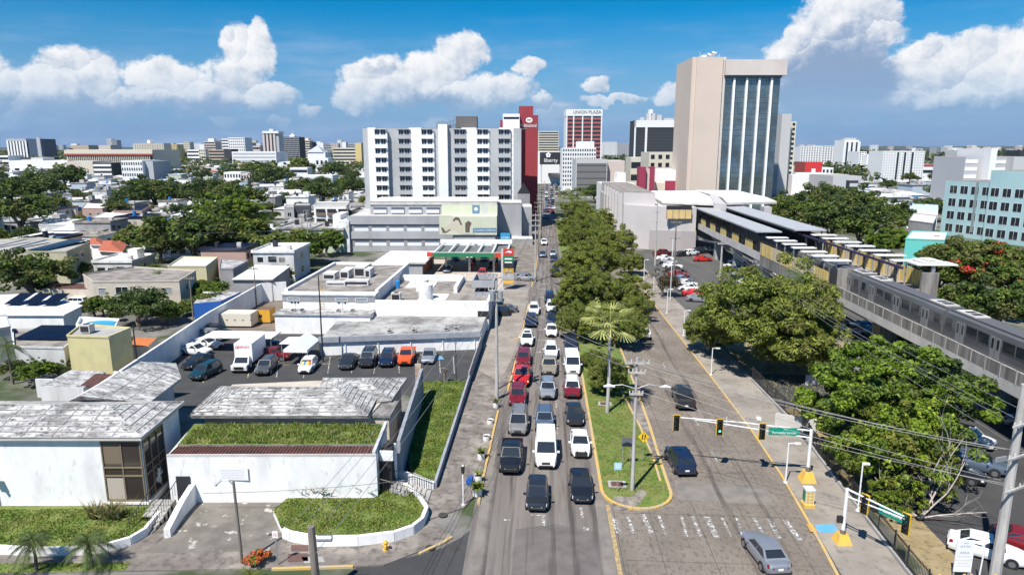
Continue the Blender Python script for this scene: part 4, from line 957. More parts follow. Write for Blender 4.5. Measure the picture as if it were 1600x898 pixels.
# orange generator + white container + long low roof
t=thing('generator_box','orange generator cabin with rusty top behind the car park','generator',(-42.5,104,0))
orange=mat('orange_enamel',(.62,.33,.03),(.5,.25,.05),2,.5,.8,rough=.6)
X,Y=G(415,503); m=MB(); m.box(X-1.2,X+1.2,Y-1,Y+1.4,.2,2.3,orange,mat('rusty_top',(.16,.09,.05),rough=.9)); m.build('cabin',t); m=MB(); m.box(X-.6,X-.1,Y-1.02,Y-1,1.0,1.5,dark); m.build('vent',t)
for dx in(-1,.9): m=MB(); m.box(X+dx,X+dx+.15,Y-.9,Y-.7,0,.2,darkmetal); m.build('leg',t)
t=thing('storage_tank','long cream rounded tank lying behind the white car park roof','tank',(-47,96,0))
a=G(345,512);b=G(397,510); m=MB(); m.box(a[0],b[0],a[1],a[1]+3,.3,2.3,mat('cream_metal',(.62,.58,.48),rough=.6)); m.tube([(a[0],a[1]+.02,1.3),(a[0],a[1]+.02,1.3)],.1,dark,4) ; m.build('body',t)
for k in range(4): m=MB(); x=a[0]+1+k*1.3; m.box(x,x+.2,a[1]-.03,a[1],1.2,1.4,dark); m.build('port',t)
t=thing('carport','long white sheet roof on posts at the back of the car park','carport',(-45,92,0))
a=G(322,524,2.2);b=G(428,527,2.2); m=MB(); m.box(a[0],b[0],a[1]-1.4,a[1]+2.2,2.2,2.32,whiteroof); m.build('roof',t)
for x in(a[0]+.3,(a[0]+b[0])/2,b[0]-.3): m=MB(); m.cyl(x,a[1]-1,0,2.2,.06,metal,6); m.build('post',t)
t=thing('carport','short white sheet roof beside the tent canopy','carport',(-36.5,88.5,0))
a=G(440,535,2.2);b=G(463,535,2.2); m=MB(); m.box(a[0],b[0]+1.2,a[1]-.8,a[1]+2.6,2.2,2.3,whiteroof); m.build('roof',t)
for x in(a[0]+.2,b[0]+1): m=MB(); m.cyl(x,a[1]-.6,0,2.2,.06,metal,6); m.build('post',t)
# --- petrol station
t=thing('petrol_canopy','petrol station canopy frame with green and red fascia','canopy',(-16,158,0))
grn=mat('green_fascia',(.02,.19,.09),rough=.45); rd=mat('red_fascia',(.55,.05,.03),rough=.45)
x0,x1,y0,y1=-25.4,-7.4,152,169
m=MB(); m.box(x0+.7,x1-3.2,y0-.1,y0,4.0,4.9,grn); m.build('green_fascia',t)
m=MB(); m.box(x0-.6,x0+.7,y0-.12,y0+1,4.0,4.95,rd); m.build('red_corner',t); m=MB(); m.box(x1-3.2,x1,y0-.12,y0+1,4.0,4.95,rd); m.build('red_corner',t)
m=MB(); m.box(x0,x1,y0,y1,4.1,4.2,mat('canopy_deck',(.17,.19,.18),(.1,.1,.1),.6,.4,.6)); m.build('deck',t)
m=MB(); 
for k in range(6): x=x0+1+(x1-x0-1.5)*k/5; m.beam((x,y0,4.9),(x,y1,4.9),.35,.25,whiteroof)
m.beam((x0,y1,5.2),(x1,y1,5.2),.35,1.1,white); m.beam((x0,y0+.2,4.95),(x1,y0+.2,4.95),.3,.2,conc_pale); m.build('roof_beams',t)
for x in(-22,-16.6,-11): 
    for y in(154.5,166): m=MB(); m.box(x-.22,x+.22,y-.22,y+.22,0,4.1,conc_pale); m.build('column',t)
for i,(x,y) in enumerate([(-16.4,157.5),(-11,157.5),(-16.4,163),(-11,163)]):
    p=thing('fuel_pump',['front left','front right','rear left','rear right'][i]+' fuel pump under the canopy','fuel pump',(x,y,.12),'fuel pumps'); m=MB(); m.box(-.45,.45,-.25,.25,0,1.7,rd); o=m.build('cabinet'); o.parent=p; m=MB(); m.box(-.35,.35,-.27,-.25,.9,1.4,dark); o=m.build('display'); o.parent=p
t=thing('station_shop','low petrol station shop with a pale sheet roof','building',(-30,158,0))
m=MB(); m.box(-36.4,-26.2,147,163,0,3.2,greyc); m.build('wall',t); m=MB(); m.box(-36.8,-25.4,146.6,163.4,3.2,3.6,conc_pale,whiteroof); m.beam((-36.8,151,3.65),(-25.4,151,3.65),.15,.1,conc_pale); m.build('roof',t)
m=MB(); m.box(-26.3,-26.15,148,160,.2,2.6,mat('brick_red',(.3,.1,.06),rough=.9)); m.build('shopfront',t)
# price totem
t=thing('price_totem','tall petrol price totem with stacked red, green, grey and yellow panels','sign',(-7.6,134.5,0))
m=MB(); m.box(-8.1,-7.7,134.6,134.9,0,8.4,conc_pale); m.build('post',t)
pan=[(7.1,8.4,rd,''),(6.0,7.0,grn,''),(4.7,5.9,darkmetal,''),(3.6,4.5,mat('sign_amber',(.5,.3,.03),rough=.5),''),(2.2,3.5,greyc,''),(1.4,2.1,yellow,'')]
for z0,z1,mm,_ in pan: m=MB(); m.box(-7.7,-5.6,134.5,134.9,z0,z1,mm); m.build('panel',t)
for z in (5.6,6.3): m=MB(); m.box(-7.4,-5.9,134.46,134.5,z,z+.25,whiteL); m.build('price_strip',t)
m=MB(); m.add([(-7.4,134.47,7.6),(-6.7,134.47,8.1),(-5.9,134.47,7.9),(-6.1,134.47,7.6),(-6.8,134.47,7.75)],[(0,4,3,2,1)],whiteL); m.build('emblem',t)
for z in(3.72,2.6): text(t,'61.9' if z>3 else '74',.55,(-6.65,134.46,z+.3),(math.pi/2,0,0),whiteL,'price_digits',.005)
# pole sign beyond: blue square sign
t=thing('pole_sign','light blue square shop sign on a white post by the avenue','sign',(-8.6,172,0))
blue=mat('cyan_sign',(.03,.30,.52),rough=.5)
X,Y=-8.0,172
m=MB(); m.box(X-.9,X-.7,Y,Y+.3,0,7,whiteL); m.build('post',t); m=MB(); m.box(X-2.5,X-.1,Y-.1,Y+.3,4.6,7.0,blue); m.build('panel',t); m=MB(); m.box(X-2.5,X-.1,Y-.1,Y+.3,4.0,4.5,darkmetal); m.build('lower_panel',t)
text(t,'ATHM',.75,(X-1.3,Y-.12,5.8),(math.pi/2,0,0),whiteL,'lettering',.005); text(t,'24 HRS',.4,(X-1.3,Y-.12,4.25),(math.pi/2,0,0),whiteL,'lettering',.005)
# --- mural building
fr=(*G(545,393),YAW)
t=thing('clinic_building','long grey three-storey building with a pale green mural at its right end','building',(fr[0]+20,fr[1]+8,0))
m=MB(fr[:2],YAW)
m.box(0,40.6,0,26,0,9.6,greyc,conc_pale); m.box(5,41.0,7,24,9.6,13.2,greyc,whiteroof)
m.box(-.1,29,-.35,0,3.6,5.5,greyc); m.box(-.1,29,-.35,0,7.6,9.9,greyc); m.build('wall',t)
m=MB(fr[:2],YAW); m.box(-2.4,.6,-1.0,9,0,8.6,whiteroof); m.box(-4.5,-2.4,2,12,0,10,white); m.build('stair_tower',t)
m=MB(fr[:2],YAW); m.box(5,41,6.7,7,12.4,13.5,conc_pale); m.box(5,41.2,6.6,24,13.2,13.4,conc_pale,whiteroof); m.build('cornice',t)
for row,(z,h) in enumerate([(1.6,1.8),(5.7,1.7)]):
    for k in range(8 if row==0 else 6):
        x=1.8+k*4.85
        m=MB(fr[:2],YAW); m.box(x,x+3.9,-.06,0,z,z+h,wmetal); m.box(x,x+3.9,-.08,-.06,z+h*.55,z+h,mat('blue_glass',(.12,.14,.19),rough=.15)); m.box(x-.8,x,-.05,0,z,z+h,greyw); m.build('window',t)
for k in range(5): m=MB(fr[:2],YAW); x=6+k*5; m.box(x,x+3.6,6.6,7,10.1,11.8,wmetal); m.box(x,x+3.6,6.56,6.6,11.0,11.8,MT['blue_glass']); m.build('window',t)
mg=mat('mural_pale_green',(.52,.55,.40),(.6,.6,.5),.2,.4,.7,rough=.8); mu=MB(fr[:2],YAW); mu.box(25.3,41.1,-.42,-.36,4.7,9.7,mg); mu.box(25.3,41.1,6.5,6.58,9.7,12.4,mg); mu.box(25.3,41.1,-.4,6.58,9.68,9.72,mg); mu.build('mural',t)
def mp(pts,z,mm,name='mural_figure',d=-.44):
    m=MB(fr[:2],YAW); vs=[(x,d,zz) for x,zz in pts]; m.add(vs,[tuple(range(len(vs)))],mm); return m.build(name,t)
skinp=mat('mural_beige',(.55,.50,.40),rough=.8); hair=mat('mural_brown',(.12,.09,.07),rough=.8); navy_=mat('mural_blue',(.12,.22,.33),rough=.7)
mp([(25.6,5.0),(27.2,5.2),(29,6.2),(31.6,4.9),(32.1,7.0),(31.2,8.9),(30.3,9.5),(29.2,9.3),(28.6,8.2),(27,6.9),(25.8,6.4)],0,skinp)
mp([(29.3,9.2),(29.9,9.65),(30.8,9.4),(31.6,7.5),(31.2,7.3),(30.6,8.6),(29.9,8.9),(29.4,8.4),(29.0,8.6)],0,hair,d=-.45)
mp([(25.7,6.9),(26.4,6.6),(27.0,5.6),(28.2,6.3),(28.4,6.1),(27.0,5.2),(26.2,5.3)],0,hair,d=-.46); mp([(32.4,5.4),(33.6,5.4),(33.7,6.9),(34.2,7.9),(33.4,8.6),(32.4,8.0)],0,hair,d=-.45)
mp([(34.5,5.3),(41.0,5.3),(41.0,6.6),(34.5,6.6)],0,navy_,'mural_band')
text(t,'TU CLINICA Y FARMACIA',.62,(0,0,0),(0,0,0),whiteL,'lettering',.004)
o=bpy.context.scene.collection.objects[-1]; a=(37.75,-.47); c_,s_=math.cos(YAW),math.sin(YAW)
rl=rootloc(t); o.location=(fr[0]+a[0]*c_-a[1]*s_-rl[0],fr[1]+a[0]*s_+a[1]*c_-rl[1],5.95); o.rotation_euler=(math.pi/2,0,YAW); o.scale=(.85,1,1)
mp([(34.0,9.9),(36.1,9.9),(36.1,12.3),(34.0,12.3)],0,navy_,'mural_logo',d=6.46)
mp([(34.6+.9*.5+.55*math.cos(R_(90+72*k)),11.2+.55*math.sin(R_(90+72*k))) for k in range(5)],0,whiteL,'mural_logo',d=6.44)
mp([(36.6,9.9),(38.3,9.9),(38.3,12.0),(36.6,12.3)],0,mat('mural_grey',(.5,.5,.5)),'mural_photo',d=6.46)
text(t,'LLAMANOS',.7,(0,0,0),(0,0,0),blocklet,'lettering',.004); o=bpy.context.scene.collection.objects[-1]; a=(33.2,-.47); o.location=(fr[0]+a[0]*c_-a[1]*s_-rl[0],fr[1]+a[0]*s_+a[1]*c_-rl[1],4.95); o.rotation_euler=(math.pi/2,0,YAW)
# grey windowless block right of it
t=thing('grey_block','plain light grey windowless block between the mural and the red tower','building',(-12,212,0))
m=MB((-14.8,206),YAW); m.box(0,8.6,0,14,0,11.8,greyc,whiteroof); m.box(8.6,11.8,4,14,0,10.5,greyc,whiteroof); m.box(0,11.8,-6,0,0,1.9,greyw,whiteroof); m.build('wall',t)
m=MB((-14.8,206),YAW); m.box(-.1,8.7,-.1,.2,11.8,12.1,conc_pale); m.build('cornice',t)
# --- white apartment tower
Yt=235; xl=XY(572,Yt); xr=XY(824,Yt); zt=34.6
fr=(xl,Yt-1.2,YAW); Wd=(xr-xl)/math.cos(YAW)
t=thing('apartment_tower','big white and grey ten-storey apartment slab with rows of small balconied windows','building',((xl+xr)/2,Yt+8,0))
wt=mat('tower_white',(.78,.78,.79),rough=.8); gt=mat('tower_grey',(.42,.43,.44),(.36,.365,.375),.1,.45,.6,rough=.85)
def tx(px): return (XY(px,Yt)-xl)/math.cos(YAW)
m=MB(fr[:2],YAW)
segs=[(572,580,gt,0),(580,592,wt,-.6),(592,608,gt,.0),(608,642,gt,.6),(642,661,wt,0),(661,675,gt,.2),(675,687,gt,.8),(687,701,wt,-1.2),(701,722,gt,.6),(722,745,wt,.0),(745,766,gt,.5),(766,780,gt,.3),(780,802,wt,-.2),(802,814,gt,-1.4)]
for a,b,mm,d in segs: m.box(tx(a),tx(b),d,16,0,zt+(1.1 if a==687 else 0)+(.25 if mm is wt else 0),mm)
m.build('wall',t)
m=MB(fr[:2],YAW); m.box(tx(712),tx(745),5,12,zt+.3,zt+4.2,mat('dark_plant_room',(.12,.115,.11),rough=.9)); m.build('plant_room',t)
m=MB(fr[:2],YAW); m.box(0,Wd,0.8,15.8,zt-.1,zt+.05,conc_dirty); m.build('roof',t)
m=MB(fr[:2],YAW)
for k in range(14): x=tx(682+k*2.4); h=rnd.uniform(1.2,3); m.beam((x,6,zt+.3),(x,6,zt+.3+h),.12,.12,darkmetal); 
m.beam((tx(681),6,zt+1.2),(tx(712),6,zt+1.2),.1,.1,darkmetal); m.build('antenna_rack',t)
cols=[(591,-.6),(626,0.6),(661,.0),(711,.6),(746,.0),(779,-.2)]
K=1
for ci,(px,d) in enumerate(cols):
    for f in range(10):
        z=3.1*f+4.6-.0
        u=tx(px); 
        window(t,fr,u,z,1.7,1.7,'slide',v=min(d,0)-.65 if ci in(0,5) else -.05,awn=True); window(t,fr,u+2.0,z,1.7,1.7,'slide',v=min(d,0)-.65 if ci in(0,5) else -.05,awn=True)
for ci,(px,d) in enumerate(cols):
    v=(min(d,0)-.65 if ci in(0,5) else -.05)
    m=MB(fr[:2],YAW); m.box(tx(px)-.3,tx(px)+4.2,v+.002,v+1.5,2.6,zt-.5,gt if ci in(1,3,5) else wt); m.build('window_bay',t)
# --- red tower with white lift shaft
Yr=262; a=XY(812.5,Yr); b=XY(840,Yr); fr=(a,Yr,YAW)
t=thing('red_tower','tall deep red slab tower with a white emblem and lettering at its top','building',((a+b)/2,Yr+6,0))
redw=mat('deep_red_render',(.30,.035,.045),(.25,.03,.04),.1,.4,.7,rough=.75)
z1=TOP(815,166,a,Yr); z2=TOP(830,180,a,Yr)
m=MB(fr[:2],YAW); L1=(b-a)/math.cos(YAW); m.box(-.4,L1*.72,0,14,0,z1,redw); m.box(L1*.72,L1,0,14,0,z2,redw); m.build('wall',t)
t_=MB(fr[:2],YAW); cx=L1*.5; zc=z2-1.6
t_.add([(cx+1.25*math.cos(R_(20*k)),-.06,zc-.2+.95*math.sin(R_(20*k))) for k in range(18)],[tuple(range(18))],whiteL); t_.build('emblem',t)
t_=MB(fr[:2],YAW); 
for k in(-1,0,1): t_.add([(cx+k*.5-.28,-.08,zc-.5),(cx+k*.5+.1,-.08,zc-.5),(cx+k*.5+.28,-.08,zc+.1),(cx+k*.5-.1,-.08,zc+.1)],[(0,1,2,3)],redw)
t_.build('emblem_bars',t)
text(t,'Multinational',1.7,(0,0,0),(0,0,0),whiteL,'lettering',.01); o=S.collection.objects[-1]; rl=rootloc(t); c_,s_=math.cos(YAW),math.sin(YAW); o.location=(a+cx*c_-rl[0]-.2,Yr+cx*s_-.1-rl[1],zc-2.2); o.rotation_euler=(math.pi/2,0,YAW); o.scale=(.68,1,1)
t=thing('lift_tower','white and grey service tower joined between the apartment slab and red tower','building',(a-5,Yr-6,0))
z3=TOP(800,178,a-5,Yr-4); m=MB((XY(786,Yr-4),Yr-4),YAW); m.box(0,6.2,0,8,0,z3,wt,whiteroof); m.box(-1.0,0,1,8,0,z3-2.2,redw); m.build('wall',t); m=MB((XY(786,Yr-4),Yr-4),YAW); m.box(.3,6,-.05,0,z3-1.9,z3-1.1,glass); m.build('window_band',t)
# dark gable shed between
t=thing('gabled_shed','dark gabled shed wedged at the foot of the red tower','building',(-6,236,0))
m=MB((-8.4,232),YAW); m.box(0,4.2,0,8,0,13,greyw); m.add([(0,0,13),(4.2,0,13),(2.1,0,16.5),(0,8,13),(4.2,8,13),(2.1,8,16.5)],[(0,1,2),(3,5,4),(0,2,5,3),(1,4,5,2)],darkmetal); m.build('wall',t)
# ---------------- train station ----------------
t=thing('station_building','large pale station building with buttressed left side and flat white roof slabs','building',(38,205,0))
pinkc=mat('pale_mauve_concrete',(.50,.47,.46),(.44,.415,.41),.1,.4,.7,rough=.85); zS=12.4
a=G(1016,396); 
m=MB(); m.prism([(23.5,199),(30.2,193),(38.6,190.6),(42.4,190.2),(43,226),(40,260),(22,262)],0,12.2,pinkc,conc_pale); m.build('wall',t)
m=MB(); m.prism([(30.15,192.8),(38.7,190.35),(38.7,190.5),(30.3,193)],0,5.6,mat('mauve_base',(.36,.33,.33),rough=.85)); m.prism([(38.7,190.35),(42.6,190.1),(42.6,190.3),(38.7,190.5)],0,5.6,MT['mauve_base']); m.build('plinth',t)
for k in range(6): m=MB(); y=202+k*9; m.prism([(22.1,y),(23.6,y),(23.6,y+1.2),(22.1,y+1.2)],0,15.2,pinkc); m.build('buttress',t)
m=MB(); m.prism([(23.4,199.5),(32,196),(32,262),(22.4,262)],12.2,15.6,pinkc,gravel); m.build('upper_wall',t)
m=MB(); m.prism([G(1009,300,13.1),G(1034,315,13.1),G(1117,318,13.1),G(1112,308,13.1),G(1088,298,13.1),G(1020,298,13.1)],12.5,13.1,conc_pale,whiteroof); m.build('roof',t)
m=MB(); m.prism([G(1136,318,13),G(1214,316,13),G(1198,309,13),G(1150,298,13),G(1085,298,13),G(1128,309,13)],12.6,13.2,conc_pale,whiteroof); m.build('roof',t)
m=MB(); P=[G(1117,320,14.6),G(1134,322,14.6)]; m.prism([G(1116,319,13.2),G(1135,321,13.2),G(1118,305,13.2),G(1108,304,13.2)],11.6,13.5,pinkc); m.build('roof_beam',t)
ytin=mat('tan_louvre',(.66,.48,.2),(.55,.4,.2),1.,.4,.7,rough=.6)
m=MB(); A=G(1043,343); Y0=190.1
xa=XY(1043,189.8); xb=XY(1082,189.8); zz0=TOP(1060,342,xa,189.8); zz1=TOP(1060,328,xa,189.8)
m.box(xa,xb,189.6,190.5,zz0,zz1,ytin); 
for k in range(5): x=xa+(xb-xa)*k/4; m.box(x-.06,x+.06,189.5,189.6,zz0,zz1,conc_dirty)
m.build('louvre_window',t); m=MB(); m.box(xa,xb,189.7,190.4,zz1,zz1+1.1,dark); m.build('window',t)
m=MB(); m.box(24.2,26.3,196.2,198.6,0,4,dark); m.build('doorway',t)
m=MB(); m.box(60,62,188,191,0,12.5,pinkc); m.box(44,57,200,230,0,12.4,greyw); m.build('rear_wall',t)
def fence_panels(X,Y0,Y1,z0,z1,pattern,tname,lab):
    t=thing(tname,lab,'screen',(X,(Y0+Y1)/2,z0)); y=Y0; k=0
    while y<Y1-.1:
        mm=pattern[k%len(pattern)]; m=MB(); ye=min(y+5.2,Y1)
        if mm=='o':
            for j in range(5): 
                m.box(X-.05,X+.05,y+j*(ye-y)/5,y+j*(ye-y)/5+.08,z0,z1,darkmetal)
            for j in range(4): m.box(X-.04,X+.04,y,ye,z0+(z1-z0)*j/4,z0+(z1-z0)*j/4+.07,darkmetal)
        else:
            m.box(X-.05,X+.05,y+.08,ye-.08,z0,z1-.55,mm)
            for j in range(1,6): m.box(X-.09,X-.05,y+j*(ye-y)/6-.03,y+j*(ye-y)/6+.03,z0,z1-.55,conc_dirty)
            for j in range(9): m.box(X-.03,X+.03,y+j*(ye-y)/9,y+j*(ye-y)/9+.07,z1-.55,z1,darkmetal)
            m.box(X-.05,X+.05,y,ye,z1-.04,z1,darkmetal)
            if mm is not ytin: pass
        m.build('panel',t); y=ye; k+=1
    return t
ypan=mat('yellow_louvre_panel',(.74,.53,.13),(.62,.46,.18),1.,.4,.7,rough=.6); pan2=mat('cream_louvre_panel',(.66,.54,.34),rough=.6)
XN=43.6
t=thing('platform','near station platform on a grey concrete viaduct','platform',(XN+2,150,0))
m=MB(); m.box(XN,XN+3.4,103.5,192,6.0,7.4,conc_dirty,pave); m.box(XN-.15,XN,137,192,6.0,7.6,conc_pale); m.box(XN-.12,XN,103.5,137,5.2,7.3,conc_dirty); m.build('deck',t)
for y in (118,138,158,176): m=MB(); m.box(XN+1,XN+2.6,y,y+1.8,0,6.0,conc); m.add([(XN,y,6),(XN+1,y,4.6),(XN+1,y+1.8,4.6),(XN,y+1.8,6),(XN+1,y,6),(XN+1,y+1.8,6)],[(0,1,2,3),(0,4,1),(3,2,5),(1,4,5,2)],conc); m.build('pier',t)
m=MB(); m.box(XN-.3,XN+3.4,102.9,103.5,5.0,10.3,conc_dirty); m.box(XN-.35,XN+.6,102.6,103.0,6.5,10.4,darkmetal); m.build('end_wall',t)
fence_panels(XN-.06,137,192,7.6,9.9,['o',ypan,'o',ypan],'platform_screen','screen of yellow louvres and open grilles along the roofed near platform')
fence_panels(XN-.10,104,137,7.3,10.2,[ypan,pan2,pan2,ypan,pan2,ypan],'platform_screen','yellow and cream louvre screen along the open end of the near platform')
cano=mat('grey_metal_roof',(.42,.43,.45),(.36,.37,.39),.5,.4,.7,rough=.5)
t=thing('platform_canopy','long flat grey roof over the near platform','canopy',(XN+2,165,7.4))
m=MB(); m.box(XN-.9,XN+4.1,137.5,194,11.6,11.85,cano)
m.box(XN-.9,XN-.75,137.5,194,11.4,11.6,darkmetal); m.build('roof',t)
for y in range(140,194,6): m=MB(); m.box(XN+.1,XN+.3,y,y+.25,7.4,11.6,darkmetal); m.build('post',t)
XF=52.4
t=thing('platform','far station platform behind the train','platform',(XF+2,150,0))
m=MB(); m.box(XF,XF+5,100,200,6.0,7.4,conc_dirty,pave); m.build('deck',t)
for y in (110,130,150,170,190): m=MB(); m.box(XF+1.5,XF+3.5,y,y+2,0,6.0,conc); m.build('pier',t)
m=MB(); m.box(XF+2.6,XF+5,99.6,100,6,10.4,conc_dirty); m.build('end_wall',t)
fence_panels(XF+5,100,140,7.4,10.4,[ypan,ypan,pan2],'platform_screen','row of yellow louvre panels behind the far platform')
t=thing('platform_canopy','long flat grey roof over the far platform','canopy',(XF+3,170,7.4))
m=MB(); m.box(XF-2.0,XF+4.2,138,206,11.9,12.15,cano); m.box(XF-2,XF-1.85,138,206,11.6,11.9,darkmetal); m.build('roof',t)
for y in range(140,205,6): m=MB(); m.box(XF+4,XF+4.2,y,y+.25,7.4,11.9,darkmetal); m.build('post',t)
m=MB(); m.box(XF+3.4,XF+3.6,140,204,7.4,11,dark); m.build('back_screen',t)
t=thing('purple_rail','dark purple beam running over the far platform shelters','beam',(XF,118,7.4))
m=MB(); m.beam((XF-.1,141,11.0),(XF-.1,100,11.0),.25,.35,mat('purple_steel',(.05,.035,.09),rough=.5)); m.build('beam',t)
for y in range(102,141,5): m=MB(); m.beam((XF+.1,y,7.4),(XF-.1,y,10.9),.3,.3,darkmetal); m.build('post',t)
def shelter(X0,X1,Y,z,lab):
    t=thing('platform_shelter',lab,'shelter',((X0+X1)/2,Y,7.4),'white slab shelters on the platforms'); w=X1-X0
    m=MB(); m.box(-w/2,w/2,-.75,.75,z-7.4,z-7.4+.16,whiteroof); o=m.build('roof'); o.parent=t
    m=MB(); m.beam((0,0,0),(0,0,z-7.4),.18,.18,metal); o=m.build('post'); o.parent=t
    m=MB(); m.beam((-w/3,-.3,z-7.5),(w/3,-.3,z-7.5),.1,.12,darkmetal); o=m.build('bracket'); o.parent=t
ordn=['first','second','third','fourth','fifth','sixth','seventh','eighth']
for k in range(7): shelter(XN+.2,XN+4.2,134.5-4.6*k,10.9,ordn[k]+' white slab shelter of the near platform counted from the grey roof')
for k in range(7): shelter(XF+.6,XF+5.2,136-5.2*k,11.3,ordn[k]+' white slab shelter of the far platform counted from the grey roof')
t=thing('platform_shelter','wide layered white shelter at the near end of the far platform','shelter',(XF+4,103,7.4))
m=MB(); m.box(XF+2.2,XF+8,100.5,103.5,11.3,11.5,whiteroof); m.box(XF+3.4,XF+6.5,101.2,104.5,11.6,11.8,whiteroof); m.box(XF+4,XF+5.5,101.5,103.5,11.9,12.05,whiteroof); m.build('roof',t); m=MB(); m.box(XF+4.6,XF+5.0,100.8,101.2,5.6,11.3,metal); m.build('post',t)
# guideway viaduct
t=thing('viaduct','concrete elevated rail viaduct with ribbed parapet panels','viaduct',(49,80,0))
def gx(y): return 44.6+.0*(y-60)+ (0 if y>75 else -(75-y)*.012)
yy=[30,45,60,70,80,90,103]
m=MB()
for a,b in zip(yy,yy[1:]):
    for (dx0,dx1,z0,z1,mm) in [(.25,9.5,5.0,6.6,conc),(0,.25,5.2,6.3,conc_pale)]:
        m.prism([(gx(a)+dx0,a),(gx(a)+dx1,a),(gx(b)+dx1,b),(gx(b)+dx0,b)],z0,z1,mm,conc)
m.build('deck',t)
y=30
while y<102:
    m=MB(); m.prism([(gx(y)+.02,y),(gx(y)+.22,y),(gx(y+2.3)+.22,y+2.28),(gx(y+2.3)+.02,y+2.28)],6.3,7.6,conc_dirty,conc); m.box(gx(y)-.03,gx(y)+.02,y,y+.14,6.3,7.7,conc); m.build('parapet_panel',t); y+=2.35
for y in (48,72,96): m=MB(); m.box(48,50.6,y,y+2.2,0,5.0,conc_dirty); m.build('pier',t)
for x in(46.5,47.95,50.5,51.95): m=MB(); m.box(x-.04,x+.04,30,190,6.62,6.78,darkmetal); m.build('rail',t)
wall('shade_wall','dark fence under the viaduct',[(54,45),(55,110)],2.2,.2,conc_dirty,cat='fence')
# train
steel=mat('brushed_steel',(.21,.215,.225),(.15,.155,.16),3.,.4,.6,rough=.42,metal=.45,stretch=(1,.05,1)); roofm=mat('train_roof',(.11,.11,.115),rough=.6)
def traincar(Y0,Y1,lab,cab=False):
    xa,xb=45.9,48.95; zb,zt_=7.0,9.95
    t=thing('train_car',lab,'train',((xa+xb)/2,(Y0+Y1)/2,6.78),'metro train on the viaduct')
    sec=[(xa+.12,zb),(xa,zb+.4),(xa,9.3),(xa+.1,9.85),(xa+.5,zt_),(xa+1.0,zt_+.12),((xa+xb)/2,zt_+.17),(xb-1.0,zt_+.12),(xb-.5,zt_),(xb-.1,9.85),(xb,9.3),(xb,zb+.4),(xb-.12,zb)]
    m=MB(); n=len(sec); vs=[(x,Y,z) for Y in(Y0,Y1) for x,z in sec]; m.add(vs,[(i,n+i,n+(i+1)%n,(i+1)%n) for i in range(n)]+[tuple(range(n)),tuple(range(n,2*n))[::-1]],steel); m.build('body',t,smooth=True)
    m=MB(); m.box(xa+.55,xb-.55,Y0+.1,Y1-.1,zt_+.08,zt_+.20,roofm); m.build('roof',t)
    for (a,b) in((Y0+.8,Y0+4.2),(Y1-4.2,Y1-.8)):
        m=MB(); m.box(xa+.7,xb-.7,a,b,zt_+.2,zt_+.32,conc_pale); m.box(xa+1.0,xb-1.0,a+.6,a+1.4,zt_+.32,zt_+.36,darkmetal); m.box(xa+1.0,xb-1.0,a+1.8,a+2.5,zt_+.32,zt_+.36,darkmetal); m.build('roof_unit',t)
    L=Y1-Y0
    def win(y,w_,z0,z1,name='window'):
        m=MB(); m.box(xa-.015,xa+.05,y,y+w_,z0,z1,glass); m.build(name,t)
    dl=[.17,.5,.83]
    for f in dl:
        yc=Y0+L*f; m=MB(); m.box(xa-.02,xa+.03,yc-.75,yc+.75,zb+.15,9.35,mat('door_steel',(.36,.365,.375),rough=.35,metal=.45)); m.box(xa-.03,xa-.02,yc-.02,yc+.02,zb+.15,9.35,darkmetal); m.box(xa-.06,xa-.01,yc-.7,yc+.7,zb-.02,zb+.05,whiteroof); m.build('door',t)
        for s in(-.42,.42): m=MB(); m.box(xa-.035,xa,yc+s-.17,yc+s+.17,8.1,9.15,glass); m.build('door_window',t)
    for c in(.28,.39,.61,.72): win(Y0+L*c-.9,1.8,8.05,9.3)
    for c in(.05,.95): win(Y0+L*c-.6,1.2,8.05,9.3)
    m=MB(); m.box((xa+xb)/2-1.1,(xa+xb)/2+1.1,Y0-.03,Y0,8.0,9.4,glass) if cab else m.box((xa+xb)/2-.5,(xa+xb)/2+.5,Y0-.25,Y0,7.3,9.5,black); m.build('end_window',t)
    for (a) in(Y0+2.5,Y1-2.5):
        m=MB(); m.box(xa+.3,xb-.3,a-1.2,a+1.2,6.82,7.15,black); m.build('bogie',t)
traincar(59.6,77.6,'right-hand steel metro car, nearest the camera, cut by the frame edge'); traincar(78.1,98.6,'steel metro car in the middle of the viaduct'); traincar(99.1,119,'metro car entering the station between the platforms'); traincar(41,59.1,'metro car continuing beyond the right edge of the frame')
# station stairs
t=thing('platform_stairs','long concrete stair with grey rails descending from the near platform','stairs',(40,98,0))
a=Vector((43.2,104.5,7.2)); b=Vector((36.6,91,1.2))
for k in range(22):
    p=a.lerp(b,k/22); m=MB(); m.beam((p.x-1.3,p.y,p.z),(p.x+1.0,p.y-.5,p.z),.5,.25,conc); m.build('step',t)
for dx in(-1.4,1.1):
    m=MB(); m.beam((a.x+dx,a.y,a.z+.5),(b.x+dx,b.y,b.z+.5),.15,1.0,conc_pale); m.build('balustrade',t)
t=thing('glass_skylight','pale folded roof beside the stair foot under the viaduct','roof',(40,84,0))
for k in range(3): m=MB(); x=37.5+k*1.9; m.add([(x,84,2.4),(x+.95,84,3.3),(x+1.9,84,2.4),(x,88,2.4),(x+.95,88,3.3),(x+1.9,88,2.4)],[(0,1,4,3),(1,2,5,4),(0,2,1),(3,4,5)],conc_pale); m.build('gable',t)
m=MB(); m.box(37.5,43.2,84,88,0,2.4,greyw); m.build('wall',t)
wall('ramp_wall','low pale concrete ramp wall beyond the leafy tree',[(32,80),(43,83)],1.3,.3,conc_pale)
